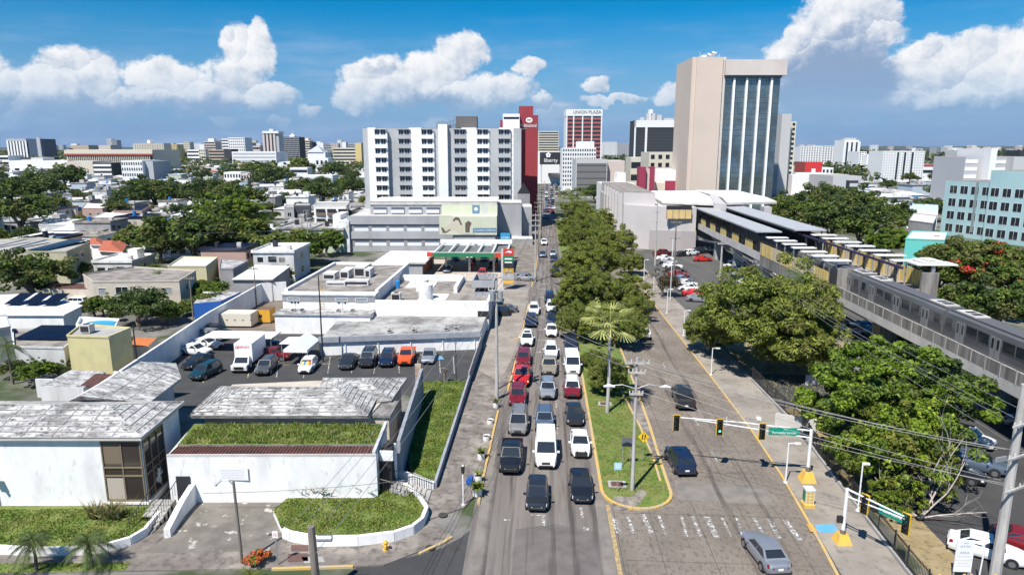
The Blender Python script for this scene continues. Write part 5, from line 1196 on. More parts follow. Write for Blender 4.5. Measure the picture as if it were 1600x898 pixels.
# ---------------- poles, wires, signals, signs ----------------
def insul(m,x,y,z): m.cyl(x,y,z,z+.28,.06,conc_pale,6)
def upole(name,label,X,Y,h,mt,arms=(),r=.19,az=0.,lean=(0,0)):
    t=thing(name,label,'utility pole',(X,Y,0)); m=MB(); m.tube([(X,Y,0),(X+lean[0],Y+lean[1],h)],[r,r*.6],mt,10); m.build('pole',t)
    for (z,w_) in arms:
        m=MB((X+lean[0]*z/h,Y+lean[1]*z/h),az); m.box(-w_/2,w_/2,-.06-r,.06-r,z-.07,z+.07,mt)
        for k in(-1,-.5,.5,1): m.cyl(k*w_*.47,-r,z+.07,z+.3,.055,conc_pale,6)
        m.build('crossarm',t)
    return t
def wire(label,a,b,sag=.5,r=.016,mt=None,cat='power line',seg=14):
    P=[]
    for i in range(seg+1):
        s=i/seg; P.append((a[0]+(b[0]-a[0])*s,a[1]+(b[1]-a[1])*s,a[2]+(b[2]-a[2])*s-4*sag*s*(1-s)))
    m=MB(); m.tube(P,r,mt or wirem,4); return m.build('power_line',origin=tuple(a),label=label,cat=cat,group='overhead power lines')
wirem=mat('wire_grey',(.22,.22,.23),rough=.5); wired=mat('wire_dark',(.05,.05,.05),rough=.6)
U=upole('utility_pole','pale concrete utility pole standing on the median tip',7.7,52.8,11.6,concpole,[(11.2,2.0),(10.4,1.4),(8.6,1.1)],.17)
m=MB(); m.tube([(7.7,52.8,9.0),(6.6,52.9,9.3),(5.6,52.9,9.2)],.04,metal,6); m.tube([(7.7,52.8,9.0),(8.7,52.9,9.35),(10.1,52.9,9.15)],.04,metal,6); m.build('lamp_arm',U)
for x0,x1 in((5.1,6.0),(9.6,10.5)): m=MB(); m.tube([(x0,52.9,9.12),((x0+x1)/2,52.9,9.2),(x1,52.9,9.12)],[.08,.16,.08],whiteroof,8); m.build('lamp_head',U)
PR=upole('utility_pole','massive pale concrete pole in the lower right corner',30.4,42.2,13.5,concpole,[(11.0,2.6),(8.8,2.6),(6.5,2.2)],.36,az=.5)
for z,x in((8.6,-1.0),(10.4,1.0)): m=MB(); m.beam((30.4+x*.9-.5,42-.3,z),(30.4+x*.9+.3,42,z),.12,.3,metal); m.build('switch_arm',PR)
ML=upole('utility_pole','tall grey pole with transformers on the left kerb, beside the planter row',-4.95,73.3,14.6,concpole,[(14.2,2.0),(12.8,1.8),(11.6,1.4)],.22)
for a in(-.45,.45): m=MB(); m.cyl(-4.95+a,73.0,11.6,12.7,.28,metal,12); m.build('transformer',ML)
upole('utility_pole','dark slim second pole close behind the tall grey kerb pole',-5.2,76.5,13.0,wood,[],.12)
FP=upole('utility_pole','dark wooden pole with a crossarm at the back of the station car park',29.2,150,13.0,wood,[(12.2,2.2),(8.8,2.2)],.2)
upole('utility_pole','grey pole beside the dark wooden pole near the station wall',27.5,165,15.5,concpole,[(13.2,2.0),(10.8,2.0)],.2)
sX,sY=G(1122,487); sH=TOP(1126,378,sX,sY)
SPp=upole('utility_pole','pale pole with brown lower half standing in front of the elevated platform',sX,sY,sH,concpole,[(sH-.3,1.6)],.24)
m=MB(); m.cyl(sX,sY,0,sH*.46,.26,mat('rust_brown',(.09,.04,.03),rough=.9),10); m.build('wrap',SPp)
lines=[(-1.35,144,14.6),(-.9,178,14.5),(-.6,213,14),(-.4,240,13.5),(-.2,262,13),(.4,300,12),(1.0,350,12)]
for i,(x,y,h) in enumerate(lines): upole('utility_pole',ordn[i]+' brownish kerb pole up the avenue beyond the petrol totem',x,y,h,wood if i%2 else concpole,[(h-.4,2.2),(h-1.5,2.0),(h-2.6,1.6)],.2)
pts=[(-4.95,73.3)]+[(x,y) for x,y,h in lines]
for a,b,ha,hb in zip(pts,pts[1:],[14.5]+[h for _,_,h in lines],[h for _,_,h in lines]):
    for dx,dz in((-.9,-.1),(.9,-.1),(0,-1.6)): wire('thin power line running along the left kerb poles of the avenue',(a[0]+dx,a[1],ha+dz),(b[0]+dx,b[1],hb+dz),.7,.02,wired)
# from the tall kerb pole towards the camera
for dx,dz,ex in((-.9,14.4,-1.8),(-.3,14.4,-1.3),(.9,14.4,-.6),(0,11.7,-1.2)):
    wire('power line swooping from the tall kerb pole over the lower left street corner',(-4.95+dx,73.3,dz),(-9.6+ex*1.2,30,dz*.72),.9,.016)
# wires utility pole -> right pole and beyond
for dx,z,z2 in((-.9,11.4,9.1),(0,11.4,9.1),(.9,11.3,8.9),(.4,10.6,6.8),(.2,8.8,6.7),(0,9.9,6.6)):
    wire('power line between the pale median pole and the massive corner pole',(7.7+dx,52.8,z),(30.2+dx,42.2,z2),.55,.017)
for dx,z in((-.9,11.4),(.9,11.4),(.2,10.5)):
    wire('power line from the median pole back to the tall kerb pole',(7.7+dx,52.8,z),(-4.95+dx*.5,73.3,z+1.4),.8,.02)
for dx,z in((-1.1,11.3),(-.4,11.3),(1.1,11.3),(.6,9.0)):
    wire('power line from the massive corner pole to the brown-based station pole',(30.4+dx,42.2,z),(sX+dx*.6,sY,sH-.1),1.0,.017)
    wire('power line from the brown-based station pole towards the dark station pole',(sX+dx*.6,sY,sH-.1),(29.2+dx*.8,150,12.3),1.2,.02)
wire('insulated cable crossing in front of the white garage wall',(-9.5,48,3.2),(-26,47.5,1.9),.25,.02,wired,cat='cable')
wire('distant power line crossing the old neighbourhood at the left',(-110,150,10),(-52,150,10.5),1.,.03,wired); wire('second distant power line crossing the old neighbourhood at the left',(-110,155,8.5),(-52,155,9),1.,.03,wired)
# wooden stub pole with transformer at bottom
X,Y=G(497,898+40); t=thing('utility_pole','weathered wooden pole top with a grey transformer drum at the bottom edge','utility pole',(X,Y,0))
h=TOP(488,822,X,Y); m=MB(); m.tube([(X,Y,0),(X-.15,Y,h)],[.26,.22],wood,10); m.build('pole',t)
m=MB(); m.tube([(X+.25,Y-.1,h-.75),(X+1.15,Y-.1,h-.72)],.2,metal,12); m.build('transformer',t)
# lamp posts
def lamp_arm(X,Y,h,lab,dx=-1.,mt=wood,r=.11,name='street_lamp'):
    t=thing(name,lab,'street lamp',(X,Y,0)); m=MB(); m.tube([(X,Y,0),(X-.12,Y,h)],[r,r*.8],mt,8); m.build('pole',t)
    m=MB(); m.tube([(X-.12,Y,h-.35),(X-.12+dx*.3,Y,h),(X-.12+dx*.8,Y,h+.02),(X-.12+dx*1.05,Y,h-.2)],.04,metal,6); m.build('arm',t)
    m=MB(); m.tube([(X-.12+dx*1.05,Y,h-.18),(X-.12+dx*1.25,Y,h-.3)],[.05,.13],metal,8); m.build('lamp_head',t); return t
lamp_arm(-20.4,41.4,6.2,'weathered curved-arm street lamp in front of the long white garage wall')
def white_lamp(px,py,h,lab,arm=.6,rz=0.,grp=None,head=True):
    X,Y=G(px,py); t=thing('lamp_post',lab,'lamp post',(X,Y,.12),grp,rz)
    m=MB(); m.tube([(0,0,0),(0,0,h)],[.07,.055],wmetal,8); m.cyl(0,0,0,.12,.17,wmetal,8); o=m.build('pole'); o.parent=t
    m=MB(); m.beam((0,0,h),(arm,0,h+.02),.07,.07,wmetal); o=m.build('arm'); o.parent=t
    m=MB(); m.box(arm-.1,arm+.4,-.12,.12,h-.06,h+.06,whiteroof); o=m.build('lamp_head'); o.parent=t
    return t
white_lamp(1227,756,3.6,'short white lamp post beside the striped signal base')
gl='white lamp posts along the right pavement'
white_lamp(1111,587,3.5,'white lamp post nearest the wide feathery tree on the right pavement',.5,0,gl); white_lamp(1068,525,3.9,'white lamp post just left of the feathery tree pavement corner',.5,0,gl); white_lamp(1042,490,4.2,'second white lamp post up the pavement beside the bare tree',.5,0,gl); white_lamp(1021,458,4.2,'third white lamp post up the pavement, half in foliage',.5,0,gl); white_lamp(1006,438,4.4,'fourth white lamp post beyond the median foliage',.5,0,gl)
white_lamp(1340,800,4.0,'thin white post behind the arrow-shaped street sign',.1,0,None)
t=thing('lamp_post','very thin tall white pole standing in the station car park','lamp post',(*G(1047,470),0)); X,Y=G(1047,470); m=MB(); m.cyl(X,Y,0,TOP(1049,372,X,Y),.07,wmetal,6); m.build('pole',t)
X,Y=G(713,598); t=thing('lamp_post','thin dark pole at the near edge of the left car park','lamp post',(X,Y,0)); m=MB(); m.cyl(X,Y,0,TOP(713,535,X,Y),.05,darkmetal,6); m.build('pole',t); m=MB(); m.box(X-.15,X+.15,Y-.1,Y+.1,TOP(713,537,X,Y),TOP(713,534,X,Y),metal); m.build('lamp_head',t)
for px,py,ty,lab in [(502,586,420,'tall thin pole rising in front of the yellow ladder'),(868-377,413,330,'tall pole behind the white ladder building'),(521,450,404,'thin dark pole behind the sloping car park wall')]: pass
def thinpole(px,py,ty,lab,mt=metal,arms=[]):
    X,Y=G(px,py); h=TOP(px,ty,X,Y); return upole('utility_pole',lab,X,Y,h,mt,[(h-.5,1.6)] if arms else [],.12)
thinpole(505,565,430,'tall thin pole rising in front of the yellow roof ladder',darkmetal); thinpole(401,478,415,'thin dark wooden pole leaning beside the sloping car park wall',wood,[1]); thinpole(218,600,505,'thin dark pole standing at the corner of the pale yellow house',darkmetal); thinpole(303,508,430,'dark pole beside the blue shed and the sloping wall',wood,[1])
thinpole(484,413,330,'tall pole among the yellow-green shrubs behind the ladder building',concpole); thinpole(475,400,345,'second pole among the yellow-green shrubs, shorter than its neighbour',wood,[1]); thinpole(106,345,303,'dark utility pole among the crowded roofs at the far left',wood,[1]); thinpole(20,375,320,'dark utility pole at the left edge before the white tanks',wood,[1]); thinpole(429,340,300,'dark utility pole right of the large park trees',wood,[1])
# parking meter-ish white post
X,Y=G(724,791); t=thing('street_lamp','short white post lamp with a dark head by the leafy planters','street lamp',(X,Y,.11)); m=MB(); m.cyl(X,Y,.11,2.9,.05,whiteL,8); m.cyl(X,Y,.11,.2,.2,conc_pale,8); m.build('pole',t); m=MB(); m.tube([(X,Y,2.9),(X,Y,3.5)],[.13,.16],darkmetal,8); m.tube([(X,Y,3.5),(X,Y,3.6)],[.1,.04],whiteL,8); m.build('lamp_head',t)
# planters
def planter(px,py,lab,r=.32,h=.5,plant=0,dark_s=False):
    X,Y=G(px,py); t=thing('planter',lab,'planter',(X,Y,.11),'round white planters on the pavement')
    m=MB(); m.tube([(0,0,0),(0,0,h)],[r*.92,r],whiteroof,18,caps=False); m.tube([(0,0,h),(0,0,h-.08)],[r,r*.85],whiteroof,18,caps=False); m.cyl(0,0,.0,h-.08,r*.86,mat('soil',(.08,.05,.035),rough=1),18); o=m.build('pot'); o.parent=t
    if plant:
        q=random.Random(int(px)); m=MB(); gm=mat('yellow_green_leaf',(.16,.20,.03),rough=.6,isl=.6,trans=.25)
        for k in range(plant):
            a=q.uniform(0,6.28); e=q.uniform(.3,1.3); L=r*q.uniform(1.5,2.6); d=Vector((math.cos(a)*math.cos(e),math.sin(a)*math.cos(e),math.sin(e))); s=Vector((-math.sin(a),math.cos(a),0))*r*.16
            p0=Vector((0,0,h-.05)); p1=p0+d*L*.6; p2=p0+d*L+Vector((0,0,-L*.25))
            m.add([tuple(p0-s*.4),tuple(p0+s*.4),tuple(p1+s),tuple(p1-s),tuple(p2)],[(0,1,2,3),(3,2,4)],gm)
        o=m.build('leaves'); o.parent=t
planter(775,637,'planter with a small yellow-green plant, farthest of the row',.34,.55,40); planter(766,663,'empty white planter, second of the row from the far end',.34,.45); planter(760,689,'empty white planter in the middle of the pavement row',.36,.5); planter(752,718,'white planter with sparse grassy leaves near the white post',.36,.6,45); planter(746,775,'white planter overflowing with yellow-green leaves behind a white post',.4,.6,120); planter(747,754,'white planter with a tiny shrub behind the overflowing one',.36,.65,14)
X,Y=G(736,758); t=thing('rubbish_bag','crumpled blue plastic bag slumped between two white planters','bag',(X,Y,.11)); m=MB(); m.tube([(X-.1,Y,.11),(X-.12,Y,.4),(X,Y,.75),(X+.05,Y,.95)],[.3,.34,.24,.08],mat('blue_bag',(.02,.09,.32),rough=.45),7); m.build('bag_body',t)
# hydrant
X,Y=G(603,861); t=thing('fire_hydrant','yellow fire hydrant on the pavement below the front grass mound','fire hydrant',(X,Y,.11))
m=MB(); m.cyl(X,Y,.11,.2,.2,yellow,12); m.cyl(X,Y,.2,.7,.13,yellow,12); m.tube([(X,Y,.7),(X,Y,.78),(X,Y,.9)],[.17,.15,.04],yellow,12); m.build('barrel',t)
for a,b in((( -.26,0),(.26,0)),): m=MB(); m.tube([(X-.26,Y,.52),(X+.26,Y,.52)],.07,yellow,8); m.tube([(X,Y-.24,.45),(X,Y,.45)],.09,yellow,8); m.build('outlet',t)
# covers (manholes)
for px,py,l in [(692,806,'by the corner steps'),(672,857,'in the corner pavement beside the yellow kerb'),(712,857,'in the dark side street')]:
    X,Y=G(px,py); m=MB(); m.cyl(X,Y,.11 if px<700 else 0,.135 if px<700 else .03,.36,mat('cast_iron',(.05,.045,.04),rough=.8),16); m.build('manhole_cover',origin=(X,Y,0),label='round iron manhole cover '+l,cat='manhole')
for px,py,l in [(964,758,'near the median tip beside the pale pole'),(945,632,'on the median lawn beside the palm trunk')]:
    X,Y=G(px,py); m=MB(); m.box(X-.75,X+.75,Y-.6,Y+.6,.1,.15,conc); m.box(X-.5,X+.5,Y-.4,Y+.4,.15,.17,mat('rusty_grate',(.12,.05,.045),rough=.9)); m.build('drain_cover',origin=(X,Y,0),label='rust-coloured drain cover in a concrete frame '+l,cat='drain cover')
# signs
def sign_post(X,Y,h,t,mt=metal,r=.03): m=MB(); m.cyl(X,Y,0,h,r,mt,6); m.build('post',t)
X,Y=G(434,884); t=thing('parking_sign','small white parking sign on a grey post by the flowering bush','sign',(X,Y,0)); h=TOP(434,829,X,Y); sign_post(X,Y,h,t,metal,.045); m=MB(); m.box(X-.19,X+.19,Y-.07,Y-.045,h-.45,h+.05,whiteL); m.build('panel',t); text(t,'NO\nPARK',.13,(X,Y-.075,h-.2),(math.pi/2,0,0),redL,'lettering',.003)
X,Y=G(1004,723+0); X,Y=G(1004,722); t=thing('warning_sign','yellow diamond road sign with two black lines on the median','sign',(X,Y,.12)); h=TOP(1006,682,X,Y); sign_post(X,Y,h,t)
m=MB(); s=.52; m.add([(X,Y-.05,h-s),(X+s,Y-.05,h),(X,Y-.05,h+s),(X-s,Y-.05,h),(X,Y-.02,h-s),(X+s,Y-.02,h),(X,Y-.02,h+s),(X-s,Y-.02,h)],[(0,1,2,3),(7,6,5,4),(0,4,5,1),(1,5,6,2),(2,6,7,3),(3,7,4,0)],mat('sign_yellow',(.80,.50,.01),rough=.5)); m.build('panel',t)
m=MB(); m.quad((X-.2,Y-.06,h-.25),(X-.1,Y-.06,h-.25),(X-.02,Y-.06,h+.25),(X-.12,Y-.06,h+.25),black); m.quad((X+.03,Y-.06,h-.25),(X+.13,Y-.06,h-.25),(X+.21,Y-.06,h+.25),(X+.11,Y-.06,h+.25),black); m.build('symbol',t)
X,Y=G(972,730); X2,_=G(984,731); t=thing('road_sign','back of a grey square sign on two posts by the pale pole','sign',(X,Y,.12)); h=TOP(978,683,X,Y); 
for xx in(X,X2): sign_post(xx,Y,h,t)
m=MB(); m.box(X-.1,X2+.15,Y-.06,Y-.03,h-.85,h,mat('sign_back_grey',(.12,.13,.15),rough=.5)); m.build('panel',t)
X,Y=G(964,770); t=thing('info_sign','pale blue rectangular sign on a thin post above the drain cover','sign',(X,Y,.12)); h=TOP(965,722,X,Y); sign_post(X,Y,h,t); m=MB(); m.box(X-.3,X+.3,Y-.05,Y-.02,h-.62,h,mat('pale_blue_sign',(.35,.6,.66),rough=.5)); m.build('panel',t); text(t,'METRO\nBUS',.16,(X,Y-.055,h-.3),(math.pi/2,0,0),whiteL,'lettering',.002)
# traffic signals: gantry over the right road
yb=mat('signal_yellow',(.72,.45,.03),rough=.5); sred=mat('unlit_red_lens',(.12,.01,.01),rough=.3); samb=mat('unlit_amber_lens',(.12,.07,.01),rough=.3); sgrn=mat('unlit_green_lens',(.01,.10,.07),rough=.3)
glit=mat('lit_green_lens',(.1,.9,.6),emit=(.1,.9,.6,2.))
def signal(X,Y,z,lab,lit=True,rz=0.):
    t=thing('traffic_light',lab,'traffic light',(X,Y,z),'traffic lights',rz)
    m=MB(); m.box(-.3,.3,-.0,.05,-1.25,.25,yb); m.box(-.25,.25,-.03,0.0,-1.2,.2,black); m.box(-.17,.17,.05,.3,-1.15,.15,yb); o=m.build('housing'); o.parent=t
    for k,mm in enumerate([sred,samb,glit if lit else sgrn]):
        m=MB(); m.tube([(0,-.04,-.1-.38*k),(0,-.05,-.1-.38*k)],.12,mm,12); m.tube([(0,-.22,-.05-.38*k),(0,-.03,-.05-.38*k)],[.13,.14],black,10,caps=False); o=m.build('lens'); o.parent=t
mx,my=22.9,55.2; mh=4.75
t=thing('signal_mast','white traffic signal gantry with a double arm across the right road','signal mast',(mx,my,0))
m=MB(); m.tube([(mx,my,.9),(mx,my,mh)],[.15,.13],wmetal,12); m.build('mast',t)
aE=(11.95,57.2); 
m=MB(); m.tube([(mx,my,mh-.75),((mx+aE[0])/2,(my+aE[1])/2,mh-.28),(aE[0]+1.5,aE[1]-.25,mh+.02)],[.07,.055,.05],wmetal,8); m.tube([(mx,my,mh-.1),((mx+aE[0])/2,(my+aE[1])/2,mh+.12),(aE[0],aE[1],mh+.1)],[.07,.055,.05],wmetal,8); m.build('arm',t)
m=MB(); m.add([(mx-.62,my-.6,.12),(mx+.62,my-.6,.12),(mx+.62,my+.6,.12),(mx-.62,my+.6,.12),(mx-.32,my-.32,1.0),(mx+.32,my-.32,1.0),(mx+.32,my+.32,1.0),(mx-.32,my+.32,1.0)],[(0,1,5,4),(1,2,6,5),(2,3,7,6),(3,0,4,7),(4,5,6,7)],yellow); m.cyl(mx,my,1.0,1.4,.24,wood,8); m.build('base',t)
for f in(.38,.62): m=MB(); x=mx+(aE[0]-mx)*f; y=my+(aE[1]-my)*f; m.beam((x,y,mh-.3),(x,y,mh+.55),.05,.05,wmetal); m.build('stub',t)
m=MB(); x=mx+(aE[0]-mx)*.38; y=my+(aE[1]-my)*.38; m.box(x-.25,x+.1,y-.2,y+.2,mh+.5,mh+.72,whiteroof); m.build('detector',t)
signal(aE[0],aE[1]-.2,mh+.15,'left end traffic light of the double-arm gantry',False); signal(15.55,56.35,mh+.1,'middle traffic light of the double-arm gantry'); signal(19.0,55.75,mh+.02,'traffic light next to the green street sign on the gantry',False)
sg=mat('street_sign_green',(.0,.26,.17),rough=.45)
t=thing('street_sign','green street name sign hanging on the double-arm gantry','sign',(20.7,55.5,mh)); m=MB(); m.box(19.4,22.0,55.35,55.39,mh-.62,mh+.05,sg); m.build('panel',t)
text(t,'Fernandez Juncos',.30,(20.7,55.34,mh-.38),(math.pi/2,0,0),whiteL,'lettering',.003,sx=.95); text(t,'Ave.',.16,(20.8,55.34,mh-.1),(math.pi/2,0,0),whiteL,'lettering',.003)
# control cabinet
X,Y=G(1263,793); t=thing('control_cabinet','painted traffic control cabinet in yellow, green and white on a yellow plinth','cabinet',(X,Y,.13)); m=MB(); m.box(X-.45,X+.4,Y-.35,Y+.55,.13,.4,yellow); m.build('plinth',t); m=MB(); m.box(X-.36,X+.32,Y-.22,Y+.45,.4,1.55,mat('cream_enamel',(.62,.55,.36),rough=.5)); m.build('cabinet',t); m=MB(); m.box(X-.375,X-.36,Y-.1,Y+.4,.6,1.4,grn); m.build('side_panel',t)
m=MB(); m.box(X-.4,X+.36,Y-.26,Y+.5,1.55,1.66,whiteroof); m.build('lid',t)
m=MB()
for k in range(4):
    for j in range(2): m.box(X-.28+.3*j,X-.06+.3*j,Y-.235,Y-.22,.5+.26*k,.68+.26*k,mat('ochre_block',(.55,.35,.08)))
m.build('painted_blocks',t)
# second mast (lower right)
X,Y=G(1315,848); t=thing('signal_mast','short white signal mast on a yellow base with an arm pointing at the camera','signal mast',(X,Y,0)); h=4.3
m=MB(); m.tube([(X,Y,.8),(X,Y,h)],[.14,.12],wmetal,10); m.build('mast',t)
m=MB(); m.tube([(X,Y,h-.05),(X+2.3,Y-3.4,h-.2)],[.08,.05],wmetal,8); m.tube([(X,Y,h-.6),(X+2.3,Y-3.4,h-.35)],[.06,.05],wmetal,8); m.build('arm',t)
m=MB(); m.add([(X-.55,Y-.55,.12),(X+.55,Y-.55,.12),(X+.55,Y+.55,.12),(X-.55,Y+.55,.12),(X-.3,Y-.3,.8),(X+.3,Y-.3,.8),(X+.3,Y+.3,.8),(X-.3,Y+.3,.8)],[(0,1,5,4),(1,2,6,5),(2,3,7,6),(3,0,4,7),(4,5,6,7)],yellow); m.cyl(X,Y,.8,1.1,.22,wood,8); m.build('base',t)
signal(X+.75,Y-1.1,h-.1,'traffic light near the top of the short mast, facing left',False,-1.1); signal(X+2.4,Y-3.4,h-.2,'traffic light with bright yellow backplate at the arm tip above the black fence',False,-1.1)
t=thing('street_sign','green street name sign slanting along the short mast arm','sign',(X+1.6,Y-2.3,h)); m=MB((X+1.35,Y-1.9),-.98); m.box(0,1.9,-.03,.03,h-.75,h-.1,sg); m.build('panel',t)
text(t,'Calle Bolivia',.26,(X+1.35+.53-.08,Y-1.9-.79-.06,h-.42),(math.pi/2,0,-.98),whiteL,'lettering',.003)
m=MB(); m.beam((X-.5,Y,1.9),(X-.1,Y,1.9),.2,.5,darkmetal); o=m.build('pedestrian_signal',t)
# black railing fence
pts=[(25.9,81),(26.3,66),(25.7,60),(24.75,42.5),(24.6,36)]
t=thing('railing_fence','black metal railing on a low concrete kerb along the right pavement','fence',(25.6,58,0))
for i,(a,b) in enumerate(zip(pts,pts[1:])):
    A=Vector((a[0],a[1],0));B=Vector((b[0],b[1],0)); L=(B-A).length; d=(B-A)/L
    m=MB(); m.beam((A.x,A.y,.2),(B.x,B.y,.2),.3,.4,conc); m.build('kerb',t)
    m=MB()
    for z in(.55,1.75): m.beam((A.x,A.y,z),(B.x,B.y,z),.05,.06,darkmetal)
    k=0
    while k<L: p=A+d*k; m.beam((p.x,p.y,.4),(p.x,p.y,1.9),.025,.025,darkmetal); k+=.17
    k=0
    while k<L: p=A+d*k; m.beam((p.x,p.y,.4),(p.x,p.y,2.0),.08,.08,darkmetal); k+=2.6
    m.build('railing',t)
for (a,b,c_) in [(26.2,64.5,1),(26.15,67.5,0)]:
    pass
t=thing('concrete_barrier','white concrete panel at the end of the railing behind the gantry','barrier',(28,64,0)); A=G(1210,668);B=G(1258,678); m=MB(); m.beam((A[0],A[1],.8),(B[0]+1,B[1],.8),.2,1.6,conc_pale); m.build('panel',t)
# notice board
X,Y=G(1487,893+8); t=thing('notice_board','white notice board covered with small grey lettering in front of the white sedan','sign',(X+.5,Y,0)); m=MB(); m.box(X,X+1.15,Y-.06,Y,.45,2.75,mat('board_white',(.74,.76,.78),rough=.5)); m.build('board',t)
for x in(X+.1,X+1.05): m=MB(); m.box(x-.04,x+.04,Y,Y+.08,0,2.6,metal); m.build('post',t)
for tx_,s_,z in [('NO',.2,2.55),('ENTRE',.22,2.3),('AREA',.26,1.85),('RESTRINGIDA',.15,1.58),('SOLO AUTORIZADO',.12,1.3),('METROPISTAS',.12,1.08),('PROPIEDAD PRIVADA',.1,.88)]: text(t,tx_,s_,(X+.57,Y-.063,z),(math.pi/2,0,0),blocklet if s_<.2 else mat('grey_blue_letters',(.22,.27,.33)),'lettering',.002)
t=thing('sign_post','thin white curved post standing right of the notice board','post',(*G(1527,915),0)); X,Y=G(1527,915); m=MB(); m.tube([(X,Y,0),(X+.1,Y,2.6),(X+.05,Y,3.1)],.045,wmetal,6); m.build('post',t)
for px,l in((1437,'leftmost'),(1466,'second from left'),(1505,'third, under the white notice board'),(1553,'rightmost')):
    X,Y=G(px,915); t=thing('bollard',l+' of the yellow bollard tops along the bottom right edge','bollard',(X,Y,0),'yellow bollards'); m=MB(); m.cyl(X,Y,0,.75,.14,yellow,10); m.tube([(X,Y,.75),(X,Y,.86)],[.14,.07],yellow,10); m.build('post',t)
# ---------------- vegetation ----------------
def leafmat(n,c,c2,isl=.9,tr=.38,sc=.6): return mat(n,c,c2,sc,.4,.62,rough=.62,isl=isl,trans=tr,spec=.35)
LM={'palmtop':leafmat('pale_palm_leaf',(.48,.50,.18),(.38,.42,.13)),'broad':leafmat('broad_leaf',(.10,.16,.025),(.145,.21,.035)),'bright':leafmat('bright_leaf',(.15,.24,.022),(.23,.32,.03)),'feather':leafmat('feathery_leaf',(.16,.21,.036),(.25,.285,.052)),'dark':leafmat('dark_leaf',(.045,.078,.022),(.07,.105,.03)),
'olive':leafmat('olive_leaf',(.13,.15,.04),(.17,.17,.05)),'yellow':leafmat('yellow_leaf',(.16,.19,.03),(.22,.22,.04)),'palm':leafmat('palm_leaf',(.07,.115,.03),(.12,.15,.05)),'yg':leafmat('yellow_green_foliage',(.15,.18,.035),(.085,.13,.02)),
'flower':mat('red_flower',(.42,.035,.015),rough=.7,isl=.5),'brown':leafmat('brownish_leaf',(.10,.085,.045),(.13,.10,.06))}
bark=mat('bark',(.13,.10,.08),(.19,.16,.13),2.,.4,.6,rough=.95,stretch=(1,1,.2)); deadwood=mat('bleached_wood',(.48,.42,.38),(.36,.31,.28),2.,.4,.6,rough=.9)
rs=np.random.RandomState(5)
def leafmesh(name,cent,rad,n,size,mats,asp=1.9,flat=.75,mfrac=None,up=.35,droop=0.,seed=0):
    """cent (k,3), rad (k,), n leaves per clump -> mesh of folded leaf quads"""
    r=np.random.RandomState(seed+11); k=len(cent); N=k*n
    c=np.repeat(cent,n,0); ra=np.repeat(rad,n)
    d=r.normal(size=(N,3)); d/=np.linalg.norm(d,axis=1)[:,None]
    rr_=ra*(r.uniform(.35,1.,N)**.45); p=c+d*rr_[:,None]*np.array([1,1,flat])
    nrm=d*.75+r.normal(size=(N,3))*.45+np.array([0,0,up]); nrm/=np.linalg.norm(nrm,axis=1)[:,None]
    a=r.normal(size=(N,3)); a[:,2]-=droop; t=a-(a*nrm).sum(1)[:,None]*nrm; t/=np.linalg.norm(t,axis=1)[:,None]+1e-9; b=np.cross(nrm,t)
    s=size*r.uniform(.6,1.35,N)[:,None]
    v=np.stack([p-t*s*asp/2,p+b*s*.5+nrm*s*.12,p+t*s*asp/2-nrm*s*.15,p-b*s*.5+nrm*s*.12],1).reshape(-1,3)
    me=bpy.data.meshes.new(name); me.vertices.add(4*N); me.vertices.foreach_set('co',v.astype('f').ravel())
    me.loops.add(4*N); me.loops.foreach_set('vertex_index',np.arange(4*N,dtype='i')); me.polygons.add(N); me.polygons.foreach_set('loop_start',np.arange(0,4*N,4,dtype='i')); me.polygons.foreach_set('loop_total',np.full(N,4,dtype='i'))
    for m_ in mats: me.materials.append(m_)
    if len(mats)>1:
        ci=r.choice(len(mats),size=k,p=mfrac); fi=np.repeat(ci,n); sw=r.uniform(size=N)<.25; fi[sw]=r.choice(len(mats),size=sw.sum(),p=mfrac); me.polygons.foreach_set('material_index',fi.astype('i'))
    me.update(); me.validate(); return me
def crown_clumps(seed,nc,rx,rz,crad,lobes=5,gap=.1,irr=.25,low=-.35):
    r=np.random.RandomState(seed); pts=[];ra=[]
    L=[(0,0,0,1.)]+[(math.cos(a)*.45,math.sin(a)*.45,r.uniform(-.25,.2),r.uniform(.5,.72)) for a in r.uniform(0,6.28,lobes)]
    while len(pts)<nc:
        l=L[r.randint(len(L))]; d=r.normal(size=3); d/=np.linalg.norm(d)
        if d[2]<low: continue
        q=r.uniform(.72,1.0)
        x=(l[0]+d[0]*l[3]*q)*rx; y=(l[1]+d[1]*l[3]*q)*rx; z=(l[2]*.6+d[2]*l[3]*q)*rz
        pts.append((x,y,z)); ra.append(crad*r.uniform(1-irr,1+irr))
    return np.array(pts),np.array(ra)
def trunk_mesh(seed,h,r,spread,nl=5,th=.45,mt=None):
    q=random.Random(seed); m=MB(); mt=mt or bark; m.tube([(0,0,-.1),(q.uniform(-.1,.1),q.uniform(-.1,.1),h*.25),(0,0,h*th)],[r*1.35,r,r*.8],mt,8)
    for k in range(nl):
        a=6.28*k/nl+q.uniform(-.4,.4); e=spread*q.uniform(.5,.9)
        m.tube([(0,0,h*th-.2),(math.cos(a)*e*.4,math.sin(a)*e*.4,h*(th+.15)),(math.cos(a)*e,math.sin(a)*e,h*q.uniform(.7,.9))],[r*.6,r*.4,r*.12],mt,5)
    return m.mesh('trunk')
TV={}
